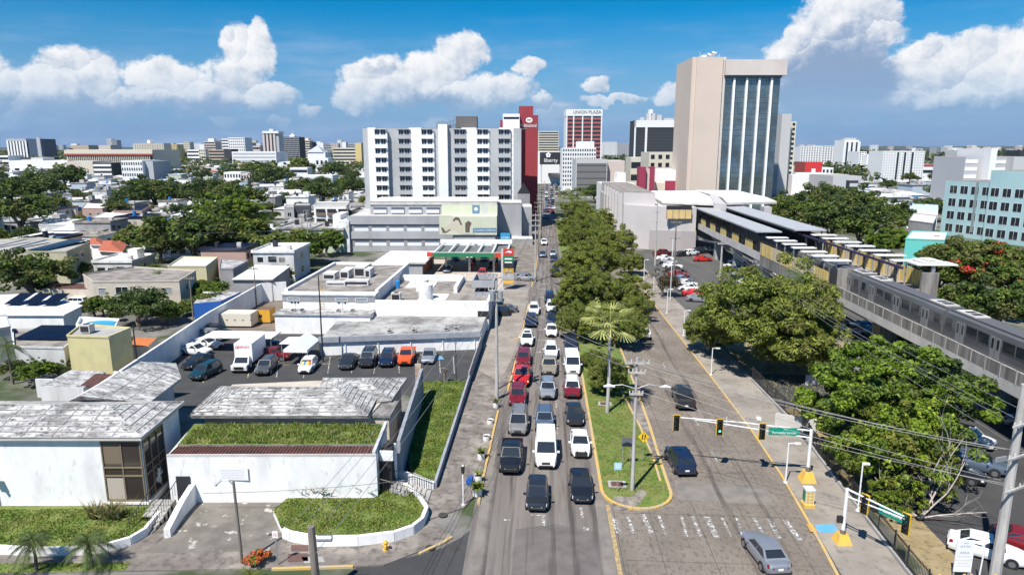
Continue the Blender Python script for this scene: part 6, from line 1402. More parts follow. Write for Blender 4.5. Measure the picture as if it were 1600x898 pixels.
def treeproto(kind,v):
    """unit tree: crown radius 1 horizontally, height to top about H"""
    if (kind,v) in TV: return TV[(kind,v)]
    s=v*17+hash_(kind)
    if kind=='broad': c,ra=crown_clumps(s,330,.88,.78,.088,11,irr=.45,low=-.5); me=leafmesh('crown',c,ra,250,.0235,[LM['bright'],LM['broad'],LM['dark']],1.7,.7,[.5,.35,.15],seed=s); zc=.95;tm=trunk_mesh(s,1.2,.055,.6)
    elif kind=='feather': c,ra=crown_clumps(s,300,.88,.78,.09,11,irr=.6,low=-.75); me=leafmesh('crown',c,ra*1.2,170,.0185,[LM['feather'],LM['olive']],3.4,.7,[.75,.25],up=.6,droop=.8,seed=s); zc=.78; tm=trunk_mesh(s,1.1,.04,.8,7,.3)
    elif kind=='flame': c,ra=crown_clumps(s,210,.88,.68,.11,9); me=leafmesh('crown',c,ra,120,.032,[LM['broad'],LM['olive'],LM['flower']],1.8,.6,[.52,.45,.03],seed=s); zc=.8; tm=trunk_mesh(s,1.1,.05,.7)
    elif kind=='dark': c,ra=crown_clumps(s,60,.84,.66,.24,5); me=leafmesh('crown',c,ra,110,.06,[LM['dark'],LM['broad']],1.5,.8,[.7,.3],seed=s); zc=.8; tm=trunk_mesh(s,1.1,.06,.5)
    elif kind=='mid': c,ra=crown_clumps(s,120,.86,.68,.14,8); me=leafmesh('crown',c,ra,80,.046,[LM['broad'],LM['olive'],LM['dark']],1.6,.75,[.35,.2,.45],seed=s); zc=.8; tm=trunk_mesh(s,1.1,.06,.5)
    elif kind=='yellow': c,ra=crown_clumps(s,80,.8,.75,.2,6,irr=.4); me=leafmesh('crown',c,ra,60,.085,[LM['yg'],LM['yellow'],LM['broad']],2.2,.7,[.4,.25,.35],seed=s); zc=.8; tm=trunk_mesh(s,1.1,.05,.5)
    elif kind=='brown': c,ra=crown_clumps(s,60,.84,.7,.2,5); me=leafmesh('crown',c,ra,60,.05,[LM['brown']],1.6,.8,[1.],seed=s); zc=.85; tm=trunk_mesh(s,1.1,.06,.7,8)
    elif kind=='sparse': c,ra=crown_clumps(s,150,.88,.8,.1,8,irr=.5); me=leafmesh('crown',c,ra,90,.034,[LM['yg'],LM['bright'],LM['yellow']],1.9,.7,[.35,.5,.15],seed=s); zc=.9; tm=trunk_mesh(s,1.2,.05,.8,9,.3)
    TV[(kind,v)]=(me,tm,zc); return TV[(kind,v)]
def hash_(s): return sum(ord(c)*(i+3) for i,c in enumerate(s))%97
NT=[0]
def place_tree(X,Y,r,kind,label,v=0,zs=1.,group=None,name='tree',zb=0,rz=None,cat='tree',lift=None):
    me,tm,zc=treeproto(kind,v)
    t=thing(name,label,cat,(X,Y,zb),group,rnd.uniform(0,6.28) if rz is None else rz)
    o=bpy.data.objects.new('crown',me); C.objects.link(o); o.parent=t; o.scale=(r,r,r*zs); o.location=(0,0,(zc*r*zs) if lift is None else lift)
    o=bpy.data.objects.new('trunk',tm); C.objects.link(o); o.parent=t; o.scale=(r,r,r*zs if lift is None else lift/zc); return t
def tree_px(px,py,hw,kind,label,v=0,zs=1.,group=None,h=None,name='tree',**k):
    """crown centre pixel, half width in pixels -> place by the height the crown centre has"""
    # iterate: crown centre height depends on radius, radius on distance
    zc=treeproto(kind,v)[2]; r=3.
    for _ in range(12):
        z=zc*r*zs; z=min(z,24)
        X,Y=G(px,py,z); D=math.hypot(X,Y); r=.5*r+.5*hw*D/F*1.02
    return place_tree(X,Y,r,kind,label,v,zs,group,name,**k)
def palm(X,Y,h,r,label,nf=16,group=None,name='palm_tree',mt='palm',tr=.16,fan=False,seed=1,droop=1.):
    q=random.Random(seed); t=thing(name,label,'palm',(X,Y,0),group)
    m=MB(); m.tube([(0,0,-.1),(.1,0,h*.5),(0,0,h)],[tr*1.2,tr,tr*.75],concpole if h>6 else bark,8); o=m.build('trunk'); o.parent=t
    m=MB(); 
    for k in range(nf):
        a=6.283*k/nf+q.uniform(-.2,.2); e=q.uniform(-.25,1.25) ; L=r*q.uniform(.85,1.1); P=[]
        for i in range(8):
            s=i/7; x=L*s*math.cos(e*(1-.35*s)); z=L*(math.sin(e)*s-droop*.55*s*s*(1.1-.3*math.sin(e))); P.append(Vector((x*math.cos(a),x*math.sin(a),z)))
        side=Vector((-math.sin(a),math.cos(a),0)); mm=LM[mt]
        for i in range(7):
            p,pn=P[i],P[i+1]; d=(pn-p)
            if not fan:
                for j in range(3):
                    b=p+d*(j/3); w_=L*.30*math.sin(math.pi*min(1,(i+j/3+.6)/7.6))+.03
                    for sg_ in(-1,1):
                        tip=b+side*sg_*w_*.85+d*.9+Vector((0,0,-w_*.45)); ww=d*.28
                        m.add([tuple(b),tuple(b+ww),tuple(tip)],[(0,1,2)],mm)
        if fan:
            c=P[4]; 
            for j in range(9):
                b=-1.1+2.2*j/8; dd=(P[5]-P[3]).normalized(); tip=c+(dd*math.cos(b)+side*math.sin(b))*L*.42+Vector((0,0,-.12*L)); pp=side*.09*L*.5
                m.add([tuple(c-pp*.3),tuple(c+pp*.3),tuple(tip+pp*.4),tuple(tip-pp*.4)],[(0,1,2,3)],mm)
            m.add([tuple(P[0]+side*.02),tuple(P[0]-side*.02),tuple(c-side*.02),tuple(c+side*.02)],[(0,1,2,3)],mm)
        else: m.tube([tuple(p) for p in P[::2]],[.03,.025,.02,.01],mm,4)
    o=m.build('fronds'); o.parent=t; o.location=(0,0,h); return t
# near right
X,Y=G(1400,835); place_tree(32.4,61.5,9.3,'broad','very large dense bright green tree filling the right foreground',0,.98,lift=4.9)
X,Y=31.2,55.5; place_tree(29.9,53.8,5.9,'sparse','patchy yellow-green tree with bleached bare branches in front of the large tree',0,1.1,lift=3.6)
place_tree(27.6,50.0,2.3,'sparse','small green shrub tree beside the black railing below the bare branches',1,1.1,lift=1.6)
m=MB(); q=random.Random(11)
base=Vector((29.2,49.2,0)); t=thing('bare_tree','bleached leafless branches reaching out of the patchy yellow-green tree','tree',tuple(base))
def br(m,p,d,L,r,dep):
    P=[p]; rs_=[r]
    for i in range(4): d=(d+Vector((q.uniform(-.28,.28),q.uniform(-.28,.28),q.uniform(-.12,.22)))).normalized(); p=p+d*L/4; P.append(p); rs_.append(r*(1-.17*(i+1)))
    m.tube([tuple(x) for x in P],rs_,deadwood,5)
    if dep: 
        for k in range(3): br(m,P[1+k],(d+Vector((q.uniform(-.9,.9),q.uniform(-.9,.9),q.uniform(-.2,.6)))).normalized(),L*.55,rs_[1+k]*.6,dep-1)
m=MB(); 
for a,e,L in((.3,.9,7.),(2.6,.55,4.5),(-.4,.35,4.5),(1.2,1.1,6.5),(-.2,.7,5.5)): br(m,base+Vector((0,0,.2)),Vector((math.cos(a)*math.cos(e),math.sin(a)*.5,math.sin(e))),L,.085,2)
m.build('branches',t)
# mid right feathery
for px,py,hw,v,lab in [(1200,488,112,0,'broad feathery green tree in front of the elevated platform'),(1115,512,50,1,'smaller feathery green tree by the white lamp post left of the broad one'),(1252,528,72,2,'feathery green tree lower right of the broad one near the stair')]: tree_px(px,py,hw,'feather',lab,v,1.0)
X,Y=33.9,90.7; palm(37.5,98,9.6,3.6,'palm tree rising before the yellow platform screen',18,seed=4)
# median trees
MTR=[(890,470,30,'feather',2,'feathery tree overhanging the kerb beside the back of the queue'),(940,365,40,'feather',2,'feathery tree left of the far station wall corner'),(895,420,34,'feather',1,'feathery tree over the kerb level with the petrol totem'),(995,480,30,'feather',0,'feathery tree beside the white lamp posts'),(952,585,40,'feather',0,'feathery tree at the near end of the median foliage, right of the tall palm'),(905,500,42,'feather',1,'feathery median tree above the white passenger van'),(962,505,52,'feather',2,'feathery median tree behind the tall palm'),(920,452,52,'feather',0,'full green feathery tree in the middle of the median'),(975,455,44,'feather',1,'feathery tree on the right side of the median beside the bare tree'),(925,408,50,'feather',2,'dense feathery median tree level with the petrol station'),(890,390,26,'olive','','x'),(955,380,42,'feather',0,'feathery median tree left of the station building'),(905,368,36,'feather',1,'feathery median tree hanging over the avenue kerb'),(930,345,38,'feather',2,'feathery median tree far up, below the low white building'),(900,328,26,'feather',0,'small green tree near the far end of the median'),(885,350,22,'feather',2,'small feathery tree leaning over the avenue far up'),(985,410,26,'feather',1,'small feathery tree in front of the station wall')]
for px,py,hw,k,v,lab in MTR:
    if lab=='x': continue
    tree_px(px,py,hw,k,lab,v,.98)
place_tree(9.0,84.0,1.5,'brown','low dry brown shrub at the start of the median foliage',0,.8,name='shrub',cat='shrub'); place_tree(7.0,86,2.2,'feather','low green shrub at the near start of the median foliage',1,.7,name='shrub',cat='shrub')
tree_px(1035,440,28,'brown','nearly leafless brown tree between lamp posts and station car park',0,1.)
palm(7.2,69.9,9.9,3.3,'tall palm with a slim pale trunk on the median lawn',34,seed=2,fan=True,mt='palmtop',tr=.17,droop=.55)
q_=G(1035,470)
# right background trees
RT=[(1250,335,44,'mid',0,'leafy tree at the left end of the belt behind the grey platform roof'),(1300,345,48,'mid',1,'leafy tree behind the platform with white sparkle gaps'),(1345,350,46,'mid',2,'rounded leafy tree in the middle of the belt behind the platform'),(1390,340,36,'mid',0,'leafy tree at the right end of the belt near the turquoise block'),(1280,310,34,'mid',2,'tree top showing above the belt behind the platform'),(1330,318,38,'mid',1,'tall tree top above the belt left of the white houses'),(1385,375,30,'broad',0,'darker leafy tree right before the low turquoise annex'),(1230,318,24,'mid',1,'small tree next to the glass tower foot'),
(1515,415,60,'flame',0,'wide tree with scattered red flowers in front of the turquoise building'),(1580,430,62,'flame',1,'wide tree dotted with red and orange flowers at the right edge'),(1470,430,32,'flame',0,'leafy tree left of the flowering ones beside the train'),(1560,480,52,'mid',1,'dense green tree behind the train at the right edge'),(1500,470,40,'mid',0,'green tree just behind the middle of the train'),(1480,395,32,'mid',2,'leafy tree left of the flowering canopy below the turquoise wall')]
for px,py,hw,k,v,lab in RT: tree_px(px,py,hw*1.15,k,lab,v,.95)
# left middle trees
LT=[(40,430,60,'olive0','x')]
LTR=[(42,425,58,'mid',0,'large dark olive tree at the left edge before the solar-roofed block'),(215,478,44,'dark',0,'round dense dark tree between the cream house and the sloping wall'),(262,488,24,'yellow',0,'yellow-green shrub right of the round dark tree'),(325,415,18,'yellow',1,'slender yellow-green shrub before the cream corner house'),(300,440,16,'yellow',0,'small yellowish bush beside the blue shed'),
(300,365,62,'mid',1,'great spreading green tree left of centre in the old neighbourhood'),(355,335,48,'broad',1,'bright green spreading tree behind the great spreading tree'),(250,380,35,'mid',2,'rounded tree below left of the great spreading tree'),(210,372,26,'yellow',1,'pale green tree beside the terracotta-roofed villa'),(385,370,36,'yellow',0,'light green tree right of the great spreading tree'),(345,385,30,'mid',0,'dark tree under the great spreading crown'),(425,385,34,'yellow',1,'banana-like yellow-green clump left of the ladder building'),(470,385,34,'yellow',0,'yellow-green clump behind the ladder building roof'),(510,375,26,'broad',0,'bright green tree left of the long grey building'),(545,340,16,'dark',1,'small dark tree squeezed by the long grey building'),
(375,305,34,'mid',0,'olive tree behind the bright spreading tree'),(330,300,34,'mid',2,'olive tree row left of the black office tower'),(285,305,30,'dark',0,'dark tree in the row left of centre'),(240,300,34,'mid',1,'olive tree in the row behind the brick-roofed houses'),(205,310,26,'dark',1,'dark tree in the row at the left'),(180,325,22,'mid',0,'small olive tree before the row at the left'),
(30,330,40,'mid',1,'broad olive tree at the far left'),(75,320,26,'mid',2,'olive tree right of the broad one at the far left'),(15,300,30,'dark',0,'dark tree at the far left edge'),(55,290,28,'dark',1,'dark tree below the blue-striped tower'),(100,275,22,'dark',0,'dark tree before the long colonnaded office'),(85,370,0,'x',0,'x'),
(505,300,26,'dark',0,'dark tree left of the apartment slab'),(548,290,20,'dark',1,'dark tree touching the apartment slab side'),(470,290,20,'mid',0,'olive tree before the slab, second from left'),(440,310,14,'dark',1,'x2'),(520,265,18,'dark',0,'dark tree above the row left of the apartment slab'),(418,275,26,'dark',1,'dark tree below the white louvred office'),(395,262,16,'mid',0,'tree before the white louvred office'),(500,260,10,'mid',2,'x2'),(470,262,18,'yellow',0,'pale tree left of the dark ones near the slab'),
(40,365,14,'dark',1,'dark small tree behind the solar-roofed block'),(180,360,15,'dark',0,'round dark bush before the bright white house'),(130,345,10,'mid',0,'x2'),(20,575,20,'mid',1,'x2')]
for px,py,hw,k,v,lab in LTR:
    if lab in('x',): continue
    if lab=='x2': lab='small tree among the white roofs, position px %d'%px if False else {440:'dark tree between the dark cube house and the slab',500:'small round tree above the dark row before the slab',130:'small brownish tree before the white terrace house',20:'leafy bush at the left edge below the pale yellow house'}[px]
    tree_px(px,py,hw*1.18 if py<420 else hw,k,lab,v,.85)
for px,py,hw,k,lab in [(55,578,26,'broad','bright green bush behind the dark yard wall at the left'),(90,575,20,'mid','bushy tree left of the pale yellow house'),(140,560,22,'yellow','bright green trailing tree hanging over the pale yellow wall')]: tree_px(px,py,hw,k,lab,1,.8)
palm(*G(20,600),5.0,2.2,'small dark palm at the left edge above the bush',14,seed=9)
palm(*G(252,470),5.2,1.6,'young palm in front of the cream house',12,seed=8); palm(*G(420,372),5.5,3.,'young palm among the houses right of the great tree',14,seed=7)
# bottom-left palms
for px,py,h,r,l,s in [(57,893,2.2,1.6,'left of two small palms on the kerb lawn',3),(143,888,1.9,1.7,'right of two small palms on the kerb lawn',5)]: palm(*G(px,py),h,r,l,26,seed=s,tr=.1,droop=1.5)
palm(*G(18,912),.4,1.2,'palm tuft cut off by the lower left corner',14,seed=6,tr=.1)
palm(*G(392,912),.5,1.0,'bright green spiky plant at the bottom edge under the lamp',18,seed=12,mt='yg',tr=.08)
# flowering bush
X,Y=G(405,882); t=thing('flowering_bush','round bush covered in orange-red flowers at the foot of the street lamp','bush',(X,Y,0)); c,ra=crown_clumps(3,40,.8,.5,.22,3); o=bpy.data.objects.new('foliage',leafmesh('foliage',c,ra,60,.09,[LM['broad'],mat('orange_flower',(.45,.10,.02),rough=.7,isl=.5)],1.4,.7,[.4,.6],seed=4)); C.objects.link(o); o.parent=t; o.location=(0,0,.5)
# fan palms far up the avenue
for i,(px,py) in enumerate([(880,325),(893,322),(906,320),(900,330),(915,326)]):
    X,Y=G(px,py); palm(X,Y,7.,4.2,ordn[i]+' of the pale fan palms clustered at the far end of the median',16,'fan palms clustered at the far end of the median',mt='yg',seed=20+i)
tree_px(928,300,20,'dark','dark tree behind the pale fan palms',0,1.); 
tree_px(970,262,22,'mid','rounded tree behind the low beige roofs in the centre',0,.9); tree_px(985,262,16,'dark','darker tree touching the rounded one in the centre',0,.9); tree_px(1033,298,12,'mid','tree clump behind the station roof, left of the beige tower',1,.9); tree_px(1050,284,10,'palm0' if False else 'dark','small dark tree beside the beige tower foot',0,.9)
# grass blades (stuff)
def blades(name,polys,z,dens,h,mats,seed,frac):
    r=np.random.RandomState(seed); V=[];
    def inside(pt,poly):
        c=False;n=len(poly);j=n-1
        for i in range(n):
            if (poly[i][1]>pt[1])!=(poly[j][1]>pt[1]) and pt[0]<(poly[j][0]-poly[i][0])*(pt[1]-poly[i][1])/(poly[j][1]-poly[i][1])+poly[i][0]: c=not c
            j=i
        return c
    P=[]
    for poly in polys:
        xs=[p[0] for p in poly]; ys_=[p[1] for p in poly]; A=(max(xs)-min(xs))*(max(ys_)-min(ys_)); N=int(A*dens)
        cl=r.uniform(size=(60,2))
        for _ in range(N):
            x=r.uniform(min(xs),max(xs)); y=r.uniform(min(ys_),max(ys_))
            if inside((x,y),poly) and math.sin(x*1.9+2*math.sin(y*.9))+math.sin(y*2.3+x*.7)+r.uniform(-1.2,1.2)>-1.15: P.append((x,y))
    P=np.array(P); N=len(P); a=r.uniform(0,6.28,N); hh=h*r.uniform(.4,1.3,N)*(0.6+.6*np.abs(np.sin(P[:,0]*1.7)*np.cos(P[:,1]*1.3))); w_=.045+.03*r.uniform(size=N)
    dx=np.cos(a)*w_; dy=np.sin(a)*w_; lx=r.normal(size=N)*hh*.5; ly=r.normal(size=N)*hh*.5; z0=np.full(N,z)
    v=np.stack([np.stack([P[:,0]-dx,P[:,1]-dy,z0],1),np.stack([P[:,0]+dx,P[:,1]+dy,z0],1),np.stack([P[:,0]+lx,P[:,1]+ly,z0+hh],1)],1).reshape(-1,3)
    me=bpy.data.meshes.new(name); me.vertices.add(3*N); me.vertices.foreach_set('co',v.astype('f').ravel()); me.loops.add(3*N); me.loops.foreach_set('vertex_index',np.arange(3*N,dtype='i')); me.polygons.add(N); me.polygons.foreach_set('loop_start',np.arange(0,3*N,3,dtype='i')); me.polygons.foreach_set('loop_total',np.full(N,3,dtype='i'))
    for m_ in mats: me.materials.append(m_)
    me.polygons.foreach_set('material_index',r.choice(len(mats),size=N,p=frac).astype('i')); me.update()
    o=bpy.data.objects.new(name,me); C.objects.link(o); return o
gA=mat('grass_blade',(.125,.20,.026),(.19,.25,.035),.4,.4,.62,rough=.7,isl=.6,trans=.3); gB=mat('dry_grass_blade',(.26,.22,.10),rough=.8,isl=.5)
tag(blades('grass',[mi],.62,240,.13,[gA,gB],1,[.86,.14]),'rough grass on the mound behind the curved corner wall','grass',kind='stuff')
tag(blades('grass',[g_strip],.5,200,.17,[gA,gB],2,[.9,.1]),'long grass filling the strip between the tall wall and pavement','grass',kind='stuff')
tag(blades('grass',[lm+[(-31.2,47.5),(-46,46.6)]],.5,190,.12,[gA,gB],3,[.88,.12]),'clipped grass below the corner-window block','grass',kind='stuff')
tag(blades('weeds',[[(-29.4,51.0),(-13.5,51.8),(-13.7,55.7),(-30,55.0)]],4.3,190,.26,[gA,gB],4,[.8,.2]),'tangled weeds growing on the flat garage roof','weeds',kind='stuff')
tag(blades('grass',[[(5.4,84),(5.4,53.5),(8,50.2),(10.4,53),(10.2,60),(9.8,70),(9,84)]],.125,150,.05,[gA,gB],5,[.8,.2]),'short grass on the median lawn','grass',kind='stuff')
tag(blades('grass',[[(26.6,64),(38,62),(50,78),(50,98),(26.6,94)]],.01,16,.16,[gB,gA],6,[.85,.15]),'dry grass behind the railing','grass',kind='stuff')
tag(blades('grass',[[G(*p) for p in [(0,882),(205,880),(195,893),(0,897)]]],.12,110,.1,[gA],7,[1.]),'short grass of the kerb lawn','grass',kind='stuff')
for i,(px,py,lab) in enumerate([(497,770,'tall dry reddish grass clump against the white garage wall'),(560,768,'tall dry weeds on the right of the front mound top'),(168,805,'pale dry weed clump before the corner window')]):
    X,Y=G(px,py,.6); o=blades('weed_clump',[[(X-1.2,Y-.5),(X+1.2,Y-.5),(X+1.2,Y+.4),(X-1.2,Y+.4)]],.6,260,1.0,[gB,gA],20+i,[.75,.25]); tag(o,lab,'weeds',kind='stuff')
X,Y=G(780*0+695,598); t=thing('tree_stump','short pruned trunk with leafy nubs at the top end of the grass strip','tree',(X,Y,0)); m=MB(); m.tube([(X,Y,0),(X,Y,1.3),(X-.1,Y,1.9)],[.2,.17,.3],bark,7); m.tube([(X,Y,1.2),(X+.3,Y,1.8)],[.12,.2],bark,6); m.build('trunk',t)

q=random.Random(77)
for i in range(46):
    y=q.uniform(96,152); x=q.uniform(-56-y*.35,-54)
    if all((x-o.location.x)**2+(y-o.location.y)**2>30 for o in bpy.data.objects if o.parent is None and o.get('category') in('house','shed','building','tree','villa')):
        k=q.choice(['yellow','mid','dark','broad']); place_tree(x,y,q.uniform(1.3,2.8),k,{'yellow':'light green','mid':'olive','dark':'dark','broad':'bright green'}[k]+' garden bush among the nearest houses left of the sloping wall',0,.9,'garden bushes among the nearest houses',name='garden_bush',cat='bush')
# ---------------- mid-ground houses (left) ----------------
def house_px(name,label,corners,z,mw,mr,cat='house',z0=0.,par=.25,wins=(),over=0.,hip=None):
    """corners: roof outline pixels at height z"""
    P=[G(px,py,z) for px,py in corners]; cx=sum(p[0] for p in P)/len(P); cy=sum(p[1] for p in P)/len(P)
    t=thing(name,label,cat,(cx,cy,0))
    m=MB(); m.prism(P,z0,z-.15,mw); m.build('wall',t)
    Q=[(cx+(p[0]-cx)*(1+over),cy+(p[1]-cy)*(1+over)) for p in P]
    m=MB(); m.prism(Q,z-.15,z,mw if par==0 else conc_pale,mr)
    if hip and len(P)==4:
        a=sum(Q[i][0]*Q[(i+1)%4][1]-Q[(i+1)%4][0]*Q[i][1] for i in range(4)); QQ=Q if a>0 else Q[::-1]
        m.hip(QQ,z+.003,z+hip,mr,.7)
    if par and not hip:
        for i in range(len(Q)):
            a,b=Q[i],Q[(i+1)%len(Q)]; m.beam((a[0],a[1],z+par/2),(b[0],b[1],z+par/2),.16,par,mw)
    m.build('roof',t)
    # windows: (edge index, u, z, w, h, style)
    area=sum(P[i][0]*P[(i+1)%len(P)][1]-P[(i+1)%len(P)][0]*P[i][1] for i in range(len(P)))
    if area<0: P=P[::-1]
    # find the front edge: the one facing -Y most
    def edge(k):
        a,b=P[k],P[(k+1)%len(P)]; return a,b
    best=min(range(len(P)),key=lambda k:(edge(k)[0][1]+edge(k)[1][1]) if abs(edge(k)[1][0]-edge(k)[0][0])>abs(edge(k)[1][1]-edge(k)[0][1]) else 1e9)
    side=max(range(len(P)),key=lambda k:(edge(k)[0][0]+edge(k)[1][0]) if abs(edge(k)[1][0]-edge(k)[0][0])<abs(edge(k)[1][1]-edge(k)[0][1])*1.3 else -1e9)
    for (e,u,zz,w_,h_,st) in wins:
        a,b=edge(best if e=='f' else side); ang=math.atan2(b[1]-a[1],b[0]-a[0]); L=math.hypot(b[0]-a[0],b[1]-a[1])
        window(t,(a[0],a[1],ang),u*L,zz,w_,h_,st)
    return t,P
house_px('cream_house','long two-storey cream house with dark stained roof and salmon eaves',[(145,441),(280,440),(306,424),(210,418),(130,430)],5.2,cream,gravel,wins=[('f',.05,3,1.4,1.2,'louvre'),('f',.25,2.9,2.2,1.5,'slide'),('f',.45,3.2,1.2,.9,'louvre'),('f',.6,3.2,1.2,.9,'louvre'),('f',.8,3,1.6,1.2,'louvre'),('s',.3,3,1.4,1.2,'slide')])
house_px('porch','red-roofed porch at the left end of the long cream house',[(66,451),(140,452),(150,444),(84,442)],3.0,cream,red_corr,cat='porch',par=0)
house_px('hip_roof_house','white house with a bright hip roof carrying tilted solar panels',[(-20,491),(98,491),(126,477),(60,458),(-20,462)],4.0,white,whiteroof,par=0,over=.04)
X,Y=G(50,470,4.5); t=thing('solar_array','three tilted dark solar panels on the bright white hip roof','solar panels',(X,Y,4.1))
for k in range(3): m=MB(); x=X-3.4+k*2.9; m.add([(x,Y-1.6,4.3),(x+2.4,Y-1.6,4.3),(x+2.4,Y+2.2,5.3),(x,Y+2.2,5.3)],[(0,1,2,3),(3,2,1,0)],solar); m.build('panel',t)
house_px('white_annex','plain white-grey annex at the left edge beside the bright hip roof house',[(-30,520),(16,512),(10,494),(-30,497)],4.5,greyc,whiteroof)
house_px('flat_roof_house','white house with stained brown flat roof and blue solar panels beside the pale yellow one',[(22,543),(100,545),(128,522),(60,514),(20,516)],3.6,white2,gravel,wins=[('f',.6,1,1.2,.9,'louvre')])
X,Y=G(86,525,3.6); t=thing('solar_array','blue solar panel block on the stained brown flat roof','solar panels',(X,Y,3.7)); m=MB(); m.add([(X-4,Y-2.3,3.8),(X+3,Y-2.3,3.8),(X+3.6,Y+2.3,4.5),(X-3.4,Y+2.3,4.5)],[(0,1,2,3),(3,2,1,0)],solar); m.build('panel',t)
for k,px in enumerate((70,82)): X,Y=G(px,545,1.6); ac_unit(X,Y-.8,1.3,['left','right'][k]+' outdoor AC unit on the wall below the blue solar panels',.9)
house_px('yellow_house','pale yellow house with a flat grey roof and grey side wall',[(105,526),(170,528),(204,514),(128,508)],5.4,yellowwall,conc,wins=[])
X,Y=G(137,520,5.4); ac_unit(X,Y,5.45,'boxy AC unit on the flat roof of the pale yellow house',1.3)
house_px('tiled_lean_to','orange terracotta lean-to roof between yellow house and sloping wall',[(194,543),(232,540),(245,528),(200,526)],2.6,cream,mat('orange_tiles',(.55,.17,.05),(.38,.12,.04),1.5,.4,.7,rough=.8),cat='lean-to',par=0)
house_px('terrace_wall','white parapet terrace with a blue paddling pool',[(120,512),(180,516),(186,503),(126,500)],4.8,white,whiteroof,cat='terrace',par=.5)
X,Y=G(160,507,5.0); t=thing('paddling_pool','oval turquoise paddling pool on the white parapet terrace','pool',(X,Y,4.85)); m=MB(); m.cyl(0,0,0,.5,1.0,mat('pool_blue',(.05,.35,.55),rough=.3),18); o=m.build('pool'); o.parent=t; o.scale=(2.0,.9,1)
sblk,_=house_px('solar_block','big cream apartment block with a roof full of dark blue solar panels',[(-30,394),(104,394),(140,379),(60,372),(-30,376)],6.8,yellowwall if False else mat('khaki_wall',(.44,.41,.27),(.36,.34,.24),.5,.4,.7,rough=.85),conc,wins=[('s',.1,4.3,1.8,1.5,'slide'),('s',.3,4.3,2,1.5,'slide'),('s',.55,4.3,2,1.5,'slide'),('s',.3,1.2,1.6,1.3,'slide'),('f',.62,4,2,1.4,'slide')])
for k,(a,b) in enumerate([((-20,389),(40,377)),((20,389),(70,378)),((72,391),(110,377))]):
    A=G(a[0],a[1],7.0);B=G(b[0],b[1],7.0); m=MB(); m.add([(A[0],A[1],7.0),(B[0],A[1],7.0),(B[0],B[1],7.5),(A[0],B[1],7.5)],[(0,1,2,3),(3,2,1,0)],solar); m.build('solar_panel',sblk)
house_px('villa','low villa with bright terracotta roof and white arches',[(156,391),(190,393),(196,382),(160,377)],4.2,white,tile,over=.12,hip=1.2,par=0,cat='villa')
house_px('villa_wing','second terracotta roof wing behind the arched villa',[(142,382),(160,382),(158,374),(141,374)],4.4,white,tile,over=.1,hip=.8,par=0,cat='villa'); house_px('villa_wing','small terracotta roof right of the arched villa',[(178,386),(196,386),(194,379),(180,379)],4,white,tile,over=.1,hip=.8,par=0,cat='villa')
house_px('white_house','bright white two-storey house with blue-shaded side and square windows',[(143,341),(196,341),(215,336),(163,333)],6.0,white,whiteroof,wins=[('f',.45,3.2,1.7,1.7,'slide'),('f',.75,3.2,1.2,1.2,'slide'),('s',.4,2.5,1.5,1.5,'slide')])
house_px('white_house','white terraced house with a balcony wall left of the bright one',[(60,352),(140,352),(146,344),(70,342)],4.5,white2,whiteroof,wins=[('f',.15,1.5,1.5,1.2,'louvre'),('f',.5,1.5,1.5,1.2,'slide'),('f',.8,1.5,1.5,1.2,'louvre')])
house_px('tan_house','tan brick-coloured house with a flat grey roof and a slanting stair',[(128,326),(160,326),(185,320),(135,318)],6.0,pinkw,whiteroof,wins=[('f',.3,3.5,1.2,1,'slide'),('f',.7,3.5,1.4,1,'slide')])
house_px('tan_house','tan house with dark solar roof right of the slanting stair house',[(177,330),(222,330),(236,321),(195,320)],5.2,pinkw,solar,wins=[('f',.4,2.5,1.5,1,'slide')])
house_px('pink_house','dusty pink house with a grey roof left of the slanting stair house',[(72,328),(118,328),(122,320),(76,320)],5.5,cream,conc)
house_px('barrel_house','pale house with three barrel vaults on its left end',[(88,319),(132,319),(134,309),(92,309)],5.,cream,whiteroof,wins=[('f',.3,2.8,1.8,1.3,'slide'),('f',.65,2.8,1.8,1.3,'slide')])
X,Y=G(77,322,4.); t=thing('vaults','three pale concrete barrel vaults side by side among the roofs','vaults',(X,Y,0))
for k in range(3): m=MB(); m.tube([(X-3+3*k,Y,5.6),(X-3+3*k,Y+9,5.6)],1.4,conc_pale,12,caps=False); m.box(X-4.3+3*k,X-1.7+3*k,Y,Y+9,0,5.6,cream); m.build('vault',t)
house_px('cream_house','cream corner house with bright white flat roof behind the long cream house',[(262,417),(322,417),(340,403),(285,402)],5.2,mat('butter_wall',(.52,.47,.30),rough=.85),whiteroof,wins=[('f',.2,2.9,1.6,1.2,'slide')])
house_px('grey_house','grey house with a streaked white roof right of the butter-coloured one',[(343,421),(364,421),(388,408),(345,406)],4.6,greyw,mildew)
house_px('white_roof_house','low house with broad white sheet roof next to the ladder building',[(364,436),(425,436),(452,416),(400,414)],4.2,greyw,whiteroof,par=0,over=.05)
house_px('blue_shed','bright blue shed with a white sheet roof behind the sloping wall',[(302,474),(345,470),(376,456),(318,455)],3.,mat('bright_blue',(.02,.12,.45),rough=.6),mildew,cat='shed',par=0)
house_px('dark_cube_house','two-storey house of a pale half and a dark grey cube with one square window',[(459,322),(484,322),(486,318),(462,318)],7.2,mat('charcoal_wall',(.045,.05,.065),rough=.7),conc,wins=[('f',.6,4.2,1.6,1.5,'slide')])
house_px('pale_half_house','pale grey half of the cube house with one small window',[(444,325),(459,325),(461,321),(447,321)],6.6,greyc,conc,wins=[('f',.3,3.5,1.5,1.5,'slide')])
t,P=house_px('balcony_house','two-storey white-framed house with brown balconies beside the dark cube house',[(490,322),(541,322),(546,316),(495,316)],8.0,white,conc)
fr=(min(P,key=lambda p:p[0]+p[1]))
